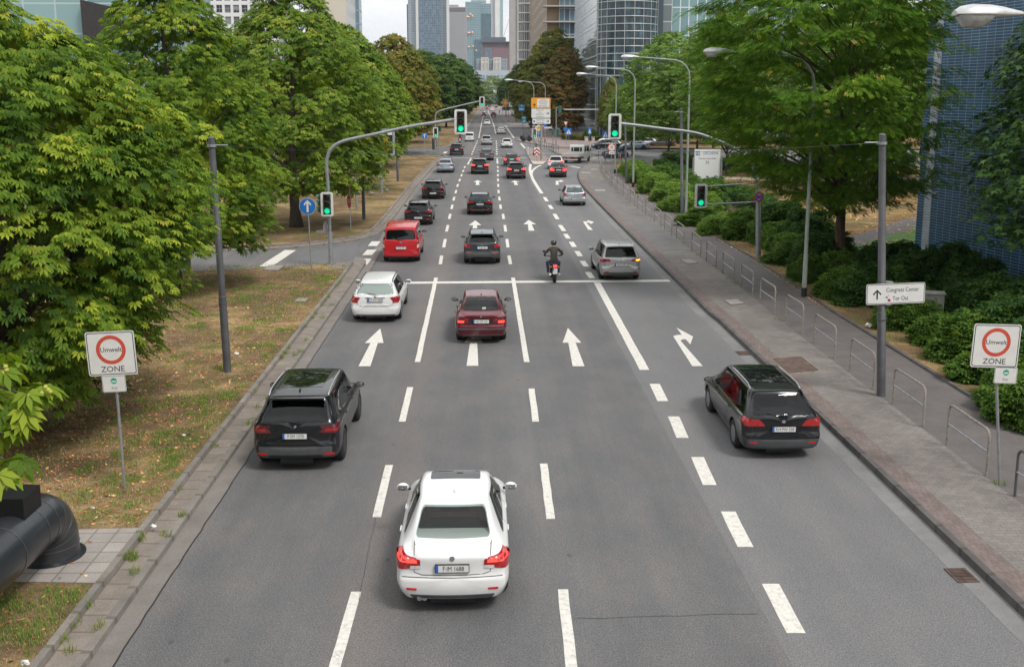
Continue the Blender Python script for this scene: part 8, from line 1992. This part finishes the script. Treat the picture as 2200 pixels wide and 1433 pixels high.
def moto(label, loc, rz, kind='motorcycle', paint_=None):
    t = thing(kind, label, 'motorcycle', loc, rz); R_ = .31; rot = Matrix.Rotation(pi/2, 4, 'Y')
    for y in (0, 1.42):
        mb = MB(); mb.lathe([(R_-.09, -.05), (R_-.03, -.07), (R_, -.03), (R_, .03), (R_-.03, .07), (R_-.09, .05)], n=24); mb.v = [tuple(rot @ Vector(v)) for v in mb.v]; w_ = mb.build('tyre', M_RUB, t, True, 50, loc=(0, y, R_))
        mb = MB(); mb.lathe([(R_-.09, -.02), (R_-.07, -.02), (R_-.07, .02), (R_-.09, .02)], n=24); mb.lathe([(.05, -.05), (.05, .05)], n=10)
        for k in range(5): mb.box((.12, 0, 0), (.22, .02, .02), M=Matrix.Rotation(2*pi*k/5, 4, 'Z'))
        mb.v = [tuple(rot @ Vector(v)) for v in mb.v]; mb.build('rim', M_RIM, w_)
    mb = MB(); mb.tube([(0, .25, .62), (0, .6, .55), (0, .9, .45), (0, 1.15, .85)], .05, 8); mb.tube([(.07, 0, R_), (.08, .5, .42)], .03, 8); mb.tube([(-.07, 0, R_), (-.08, .5, .42)], .03, 8); mb.box((0, .7, .42), (.30, .42, .34), bev=.05); mb.build('frame', M_BLK, t, True)
    mb = MB(); mb.sphere((0, .82, .86), (.16, .30, .13), 14, 8); mb.build('tank', paint_ or P_BLACK, t, True)
    mb = MB(); mb.sphere((0, .32, .80), (.15, .36, .06), 14, 8); mb.build('seat', M_BLK, t, True)
    mb = MB(); mb.tube([(0, -.05, .62), (0, -.22, .62), (0, -.30, .50)], .055, 8); mb.sphere((0, -.02, .70), (.10, .22, .07), 10, 6); mb.build('mudguard', M_BLK, t, True)
    mb = MB(); mb.box((0, -.235, .76), (.15, .06, .12), bev=.02); mb.build('tail_light', M_LON, t)
    mb = MB(); mb.box((0, -.33, .55), (.20, .012, .24), 0, M=Matrix.Identity(4)); mb.box((-.075, -.337, .62), (.05, .004, .10), 1); mb.build('number_plate', [M_PLATE, M_PBLUE], t)
    for s in (-1, 1):
        mb = MB(); mb.tube([(s*.17, .75, .32), (s*.19, .3, .30), (s*.20, -.18, .40)], [.03, .045, .05], 10); mb.build('exhaust_pipe', M_CHR, t, True)
        mb = MB(); mb.tube([(s*.09, 1.42, R_), (s*.10, 1.2, .9)], .025, 8); mb.build('fork', M_CHR, t, True)
        mb = MB(); mb.tube([(s*.30, 1.02, 1.05), (s*.36, 1.0, 1.20)], .008, 6); mb.box((s*.39, .99, 1.24), (.13, .02, .09), bev=.01); mb.build('side_mirror', M_BLK, t)
        mb = MB(); mb.sphere((s*.17, -.16, .72), (.04, .03, .03), 8, 6); mb.build('indicator', mat('indicator_lens', (.6, .25, .03), .3), t)
    mb = MB(); mb.tube([(-.40, .92, 1.04), (-.22, 1.08, 1.02), (0, 1.16, .98), (.22, 1.08, 1.02), (.40, .92, 1.04)], .016, 8); mb.sphere((0, 1.30, .90), (.11, .10, .11), 12, 8); mb.build('handlebar', M_BLK, t, True)
    return t
g = G(1191, 607); mt = moto('black motorcycle with a red tail light and white plate crossing the stop line', g, radians(1))
pr = thing('person', 'motorcycle rider in olive shirt, jeans and black helmet', 'person', (g.x, g.y+.3, 0), radians(1)); rider(pr, M_JACK, z=.0, y=0)
g = G(988.5, 308); mt = moto('dark scooter just ahead of the black SUV by the left kerb', g, 0, 'scooter'); pr = thing('person', 'scooter rider in dark clothes and black helmet', 'person', (g.x, g.y+.3, 0)); rider(pr, M_DKC, True)
def walker(label, loc, rz, top, legs, hair=M_HAIR, short=False, stride=.22):
    t = thing('person', label, 'person', loc, rz); h = 1.76
    J = [((0, 0, .95), .14), ((0, 0, 1.12), .125), ((0, -.01, 1.34), .155), ((0, 0, 1.46), .10), ((0, .01, 1.53), .052), ((0, .02, 1.64), .085),
         ((-.19, 0, 1.42), .065), ((-.25, -.04, 1.14), .045), ((-.24, .08, .90), .033), ((-.24, .12, .82), .03), ((.19, 0, 1.42), .065), ((.25, .03, 1.14), .045), ((.25, .02, .88), .033), ((.25, .04, .80), .03),
         ((-.10, 0, .88), .095), ((-.11, stride*.55, .50), .065), ((-.11, stride*.4, .10), .042), ((-.11, stride*.4+.14, .04), .035), ((.10, 0, .88), .095), ((.11, -stride*.2, .50), .065), ((.11, -stride*1.1, .12), .042), ((.11, -stride*1.1+.13, .05), .035)]
    E = [(0, 1), (1, 2), (2, 3), (3, 4), (4, 5), (3, 6), (6, 7), (7, 8), (8, 9), (3, 10), (10, 11), (11, 12), (12, 13), (0, 14), (14, 15), (15, 16), (16, 17), (0, 18), (18, 19), (19, 20), (20, 21)]
    b = skin('body', J, E, t, [top, legs, M_SKIN, M_SHOE], sub=1)
    def f(c):
        if c.z < .09: return 3
        if abs(c.x) > .18 and c.z < 1.18: return 2
        if c.z < .96: return 2 if (short and c.z < .5) else 1
        return 2 if c.z > 1.49 else 0
    assign(b, f)
    mb = MB(); mb.sphere((0, -.005, 1.70), (.10, .115, .095), 12, 8); mb.build('hair', hair, t, True)
walker('man in a blue T shirt walking behind the hedge tip beside the speed limit sign', tuple(G(1331, 345, .14)), radians(170), M_BSH, M_LTC, mat('grey_hair', (.3, .25, .22), .8), True)
walker('person in a pale top walking on the far pavement left of the direction board', tuple(G(1137, 270, .12)), radians(200), M_LTC, M_DKC)
walker('person in dark clothes standing at the far right kerb', tuple(G(1073, 246, .12)), 0, M_DKC, M_DKC)
walker('person with a light shirt beside the distant parking sign', tuple(G(1109, 264, .12)), radians(40), M_LTC, M_JEAN)
# bicycles at the stand
def bicycle(loc, rz, label, m, group=None):
    t = thing('bicycle', label, 'bicycle', loc, rz, group); rot = Matrix.Rotation(pi/2, 4, 'Y')
    for y in (0, 1.05):
        mb = MB(); mb.lathe([(.33, -.018), (.35, 0), (.33, .018), (.315, 0)], n=20); mb.v = [tuple(rot @ Vector(v)) for v in mb.v]
        for k in range(8): a = 2*pi*k/8; mb.cyl((0, 0, 0), (0, .32*cos(a), .32*sin(a)), .004, n=3)
        mb.build('wheel', M_RUB, t, loc=(0, y, .35))
    mb = MB()
    for a, c in (((0, 0, .35), (0, .42, .32)), ((0, 0, .35), (0, .30, .80)), ((0, .42, .32), (0, .28, .88)), ((0, .42, .32), (0, .90, .80)), ((0, .30, .80), (0, .90, .85)), ((0, .88, .95), (0, 1.05, .35))): mb.tube([a, c], .018, 6)
    mb.tube([(-.28, .80, 1.02), (0, .88, 1.0), (.28, .80, 1.02)], .014, 6); mb.build('frame', m, t, True); mb = MB(); mb.sphere((0, .24, .93), (.08, .13, .035), 8, 6); mb.build('saddle', M_BLK, t, True)
for i, (px, py, m_, lb) in enumerate(((1128, 301, M_SIGRD, 'red bicycle leaning at the stand, leftmost'), (1133, 303, M_POLED, 'black bicycle at the stand, second from the left'), (1137, 305, M_GALV, 'silver bicycle in the middle of the stand'), (1140, 303, M_POLED, 'black bicycle at the stand next to the small traffic light'), (1136, 299, M_SIGB, 'blue bicycle at the back of the stand'))):
    bicycle(tuple(G(px, py, .12)), radians(40+i*17), lb, m_, 'bicycles at the stand left of the small traffic light')
for i, (px, py, lb) in enumerate(((1056.5, 254, 'bicycle of the left crossing cyclist at the far end'), (1064, 254, 'bicycle of the right crossing cyclist at the far end'))):
    g = G(px, py); bicycle(tuple(g), radians(5), lb, M_POLED); pr = thing('person', lb.replace('bicycle of the', 'dark clothed').replace('cyclist at', 'cyclist riding at'), 'person', (g.x, g.y+.0, 0)); rider(pr, M_DKC)
# pigeons on the grass
mb = MB(); mb.sphere((0, 0, .12), (.055, .12, .06), 10, 7); mb.sphere((0, .11, .20), (.03, .035, .032), 8, 6, 1); mb.tube([(0, .08, .14), (0, .11, .19)], [.035, .025], 8, 1); mb.add([(-.03, -.08, .13), (.03, -.08, .13), (.035, -.22, .10), (-.035, -.22, .10)], [(0, 1, 2, 3)], 0); mb.cyl((0, .135, .20), (0, .165, .195), .007, .002, 6, 2)
for s in (-1, 1): mb.cyl((s*.02, .0, .07), (s*.02, .01, 0), .006, n=5, mi=2)
pm_ = mb.mesh('pigeon', [mat('pigeon_grey', (.30, .32, .36), .8), mat('pigeon_neck', (.12, .14, .16), .6), mat('pigeon_leg', (.3, .12, .1), .7)], True)
PG = [(721, 425, 'pigeon nearest the tall grey signal pole'), (727, 423, 'dark pigeon next to the leftmost one'), (772, 417, 'pigeon just left of the black post'), (784, 409, 'pigeon behind the black post'), (795, 416, 'pale pigeon right of the black post'), (800, 419, 'pigeon pecking under the letter board'), (806, 406, 'dark pigeon stretched towards the board post'), (828, 410, 'pigeon right of the board post'), (832, 412, 'rightmost pigeon on the grass'), (810, 384, 'dark pigeon farther back on the grass')]
for i, (px, py, lb) in enumerate(PG):
    o = bpy.data.objects.new('pigeon', pm_); COL.objects.link(o); o.location = G(px, py, .17); o.rotation_euler = (0, 0, i*2.3); o.scale = (1.25,)*3; tag(o, lb, 'pigeon', 'pigeons feeding on the left grass')
# scattered paper litter
for i, (px, py, s, lb, z) in enumerate(((508, 762, .16, 'crumpled white cup on the left verge beside the leaning post', .17), (1866, 703, .28, 'white plastic scrap at the bed edge beside the tall dark post', .2), (1403, 421, .5, 'white rag caught under the pale feathery shrub', .2), (1572, 534, .18, 'small white paper on the footpath below the no stopping sign', .15), (330, 1132, .12, 'cigarette box on the kerb near the air duct', .2), (55, 1427, .13, 'white cup at the bottom edge in the lower left', .17), (575, 517, .2, 'white scrap on the grass across the side street', .17), (395, 937, .1, 'white speck of paper in the middle of the near verge', .17), (200, 1093, .08, 'small white scrap above the air duct', .17))):
    t = MB(); rnd = random.Random(i); t.sphere((0, 0, s*.25), (s*.5, s*.35, s*.25), 7, 5); t.v = [(x+rnd.uniform(-.12, .12)*s, y+rnd.uniform(-.12, .12)*s, max(0.002, z_+rnd.uniform(-.1, .1)*s)) for x, y, z_ in t.v]
    o = t.build('paper_scrap', M_SIGW); o.location = G(px, py, z); tag(o, lb, 'litter')

# ------------------------------------------------------------------ grass tufts, fallen leaves, weeds
def blades(name, centers, per, h, spread, m, tintmu, label, seed, wd=.012):
    rng = np.random.default_rng(seed); C = np.repeat(np.array(centers), per, 0); k = len(C); b = rng.uniform(0, 6.28, k); q = np.sqrt(rng.uniform(0, 1, k))*spread
    base = C+np.stack([np.cos(b)*q, np.sin(b)*q*1.3, np.zeros(k)], 1); hh = h*rng.uniform(.4, 1.2, k); ln = rng.uniform(.15, .75, k)*hh; a2 = rng.uniform(0, 6.28, k); a3 = a2+pi/2
    s = np.stack([np.cos(a3), np.sin(a3), np.zeros(k)], 1)*(wd/2); tip = base+np.stack([np.cos(a2)*ln, np.sin(a2)*ln, hh], 1); mid = base+np.stack([np.cos(a2)*ln*.35, np.sin(a2)*ln*.35, hh*.6], 1)
    V = np.stack([base-s, base+s, mid+s*.7, mid-s*.7, tip], 1).reshape(-1, 3); i5 = np.arange(k)[:, None]*5; F = np.concatenate([i5+[[0, 1, 2, 3]], i5+[[3, 2, 4, 4]]])
    me = bpy.data.meshes.new(name); fl = [tuple(f) for f in (i5+[[0, 1, 2, 3]]).tolist()]+[tuple(f) for f in (i5+[[3, 2, 4]]).tolist()]; me.from_pydata(V.tolist(), [], fl)
    tt = np.clip(rng.normal(tintmu, .2, k), 0, 1); at_ = me.attributes.new('tint', 'FLOAT', 'FACE'); at_.data.foreach_set('value', np.concatenate([tt, tt]).astype(np.float32)); me.materials.append(m)
    o = bpy.data.objects.new(name, me); COL.objects.link(o); return tag(o, label, 'grass' if 'grass' in name else 'weeds', kind='stuff')
LM_GRASS = leaf_mat('grass_blade', [(0, (.30, .22, .11)), (.35, (.16, .16, .05)), (.6, (.085, .15, .028)), (1, (.12, .21, .04))], .3, .7)
LM_DRYG = leaf_mat('dry_grass_blade', [(0, (.18, .12, .07)), (.5, (.32, .24, .13)), (1, (.46, .37, .22))], .2, .8)
rng = np.random.default_rng(5)
DP = G(150, 1190, .17)
def in_verge(x, y): return x < -6.55 and y > 9 and y < 49.5 and not (x < -6.5 and 15.9 < y < 18.4)
cs = []
PATCH = [(900, 55), (560, 70), (540, 110), (480, 160), (430, 145), (450, 100), (640, 110), (400, 60), (350, 190)]
# green patches where the photo shows them
gp_ = [(500, 845, .5), (465, 868, .6), (440, 905, .8), (285, 905, .4), (300, 975, .6), (355, 985, .5), (385, 1000, .5), (255, 1040, .5), (165, 1068, .3), (180, 1010, .3), (310, 1080, .6), (90, 1290, 1.0), (150, 1285, .8), (60, 1330, .8), (190, 1260, .5), (120, 1350, .7), (30, 1290, .6), (545, 625, .9), (520, 645, .6), (650, 630, .5), (690, 595, .6), (700, 600, .5), (460, 610, .5), (530, 705, .5), (620, 710, .5), (420, 700, .4), (600, 760, .5), (560, 745, .4), (340, 870, .4), (220, 1190, .25), (150, 1210, .2), (230, 330, .1), (340, 940, .6), (410, 860, .5), (480, 790, .4), (570, 690, .4)]
for (px, py, rad) in gp_:
    c = G(px, py, .17); 
    for _ in range(int(26*rad)+3): a = rng.uniform(0, 6.28); r = rad*np.sqrt(rng.uniform(0, 1)); x, y = c.x+cos(a)*r, c.y+sin(a)*r*1.3; cs.append((x, y, .17)) if in_verge(x, y) else None
for _ in range(420):
    x = -6.6-rng.uniform(0, 1)**1.4*9; y = rng.uniform(11, 49)
    if in_verge(x, y): cs.append((x, y, .17))
blades('grass', cs, 26, .085, .16, LM_GRASS, .62, 'green grass tufts growing in the dry left verge', 1)
cs = [(-6.55-rng.uniform(0, 1)**1.2*11, rng.uniform(10.5, 49), .17) for _ in range(5200)]
cs = [c for c in cs if in_verge(c[0], c[1])]
blades('dry_grass', cs, 9, .05, .2, LM_DRYG, .5, 'straw coloured dry grass on the left verge', 2, .01)
cs = [(-6.3+rng.uniform(-.03, .04), rng.uniform(11, 46)**1.0, .11) for _ in range(26)]+[(-5.85+rng.uniform(-.1, .04), rng.uniform(11, 40), .1) for _ in range(12)]+[(G(286, 1200, .11).x, G(286, 1200, .11).y, .11)]*3+[(-6.1+rng.uniform(-.15, .15), y, .11) for y in (11.6, 12.3, 13.1, 12.6, 14.0, 16.5)]
blades('weeds', cs, 26, .16, .10, LM_GRASS, .5, 'weeds growing out of the joints of the left kerb', 3)
cs = [(p.x+rng.uniform(-.1, .1), p.y, .145) for p in offset_line(RAIL, 0) for _ in range(2) if rng.uniform() < .6]+[(G(2148, 1040, .145).x, G(2148, 1040, .145).y, .145)]*3
blades('rail_weeds', cs, 14, .10, .12, LM_GRASS, .55, 'weeds at the feet of the railings', 4)
cs = [(x, y, .185) for x, y in ((p.x+rng.uniform(.25, 1.7), p.y+rng.uniform(-1, 1)) for p in resample([(q.x, q.y) for q in EDG], 1.2) for _ in range(7)) if y < 105]
blades('bed_weeds', cs, 18, .12, .2, LM_GRASS, .55, 'low weeds in the planting bed beside the footpath', 8)
cs = [(rng.uniform(14, 34), rng.uniform(52, 105), .195) for _ in range(900)]
def flakes(name, pts, m, label, seed, size=.06):
    rng = np.random.default_rng(seed); P = np.array(pts); k = len(P); a = rng.uniform(0, 6.28, k); s = size*rng.uniform(.5, 1.3, k); u = np.stack([np.cos(a), np.sin(a), rng.normal(0, .25, k)], 1)*s[:, None]; v = np.stack([-np.sin(a), np.cos(a), rng.normal(0, .35, k)], 1)*(s*.55)[:, None]
    V = np.stack([P-u, P+v, P+u, P-v], 1).reshape(-1, 3); V[:, 2] += .015; F = np.arange(k*4).reshape(-1, 4); me = np_mesh(name, V, F, np.clip(rng.normal(.5, .25, k), 0, 1), m); o = bpy.data.objects.new(name, me); COL.objects.link(o); return tag(o, label, 'leaves', kind='stuff')
LM_LITTER = leaf_mat('fallen_leaf', [(0, (.12, .055, .03)), (.5, (.27, .11, .045)), (.8, (.42, .22, .07)), (1, (.50, .36, .18))], .1, .8)
pts = []
c1 = G(62, 905, .17)
for _ in range(9000):
    x = c1.x+rng.normal(1.2, 3.6); y = c1.y+rng.normal(-2, 8)
    if in_verge(x, y): pts.append((x, y, .17))
for _ in range(1500): 
    x = -6.6-rng.uniform(0, 9); y = rng.uniform(10.5, 49); pts.append((x, y, .17))
flakes('fallen_leaves', pts, LM_LITTER, 'brown fallen chestnut leaves on the left verge', 11, .045)
pts = [(p.x-abs(rng.normal(0, .07)) , p.y+rng.uniform(-.5, .5), .146) for p in resample([(q.x, q.y) for q in EDG if q.y > 8], .5) for _ in range(14)]
pts += [(p.x-rng.uniform(.1, 4.0), p.y, .15) for p in resample([(q.x, q.y) for q in EDG if q.y > 8], 1.0) for _ in range(4)]+[(p.x+rng.uniform(.15, 2.5), p.y, .185) for p in resample([(q.x, q.y) for q in EDG if q.y > 8], .5) for _ in range(14)]
LM_OLEAF = leaf_mat('orange_leaflet', [(0, (.26, .12, .04)), (.5, (.50, .25, .07)), (1, (.62, .40, .13))], .1, .8)
flakes('leaflets', pts, LM_OLEAF, 'small orange leaflets collected along the footpath edge', 12, .028)
pts = [(rng.uniform(15, 40), rng.uniform(50, 110), .2) for _ in range(6000)]
flakes('lawn_leaves', pts, LM_OLEAF, 'orange leaves scattered over the park lawn on the right', 13, .08)
# ------------------------------------------------------------------ light: bright overcast daylight
SUN_EL, SUN_AZ = radians(54), radians(136)      # azimuth clockwise from +Y (the way the street runs)
w = bpy.data.worlds.new('World'); SC.world = w; w.use_nodes = True; nt = w.node_tree
bg = nt.nodes['Background']
sky = nt.nodes.new('ShaderNodeTexSky'); sky.sky_type = 'NISHITA'; sky.sun_disc = False
sky.sun_elevation = SUN_EL; sky.sun_rotation = SUN_AZ; sky.air_density = 1.2; sky.dust_density = 4; sky.ozone_density = 1
tc = nt.nodes.new('ShaderNodeTexCoord')
mp = nt.nodes.new('ShaderNodeMapping'); mp.inputs['Scale'].default_value = (1, 1, 2.6); L(nt, tc.outputs['Generated'], mp.inputs[0])
cl = noise(nt, mp.outputs[0], 2.3, 7, .58, dist=.4)
cloud = ramp(nt, cl, [(.30, (7.2, 7.6, 8.1)), (.5, (9.0, 9.15, 9.35)), (.72, (11.2, 11.1, 10.9))])
cov = ramp(nt, cl, [(.25, (.80, .80, .80)), (.5, (.97, .97, .97))])
L(nt, mixc(nt, cov, sky.outputs[0], cloud), bg.inputs['Color']); bg.inputs['Strength'].default_value = .072
sd = bpy.data.lights.new('sun', 'SUN'); sd.energy = 1.5; sd.angle = radians(16); sd.color = (1, .97, .92)
so = bpy.data.objects.new('sun', sd); COL.objects.link(so)
dirv = Vector((sin(SUN_AZ)*cos(SUN_EL), cos(SUN_AZ)*cos(SUN_EL), sin(SUN_EL)))
so.rotation_euler = dirv.to_track_quat('Z', 'Y').to_euler()
SC.view_settings.view_transform = 'Standard'; SC.view_settings.look = 'None'; SC.view_settings.gamma = 1
SC.view_settings.exposure = 0.76
SC.cycles.max_bounces = 6; SC.cycles.transparent_max_bounces = 6; SC.cycles.diffuse_bounces = 3; SC.cycles.glossy_bounces = 3; SC.cycles.transmission_bounces = 3
SC.cycles.use_denoising = True
# thin summer haze
mb = MB(); mb.box((300, 1400, 200), (4400, 3200, 402)); m = bpy.data.materials.new('haze'); m.use_nodes = True; nt = m.node_tree; nt.nodes.clear()
v = nt.nodes.new('ShaderNodeVolumePrincipled'); v.inputs['Color'].default_value = (.90, .94, 1, 1); v.inputs['Density'].default_value = .00007; v.inputs['Anisotropy'].default_value = 0
mo = nt.nodes.new('ShaderNodeOutputMaterial'); nt.links.new(v.outputs[0], mo.inputs['Volume']); tag(mb.build('haze', m), kind='stuff')
SC.cycles.volume_bounces = 0; SC.cycles.volume_step_rate = 10
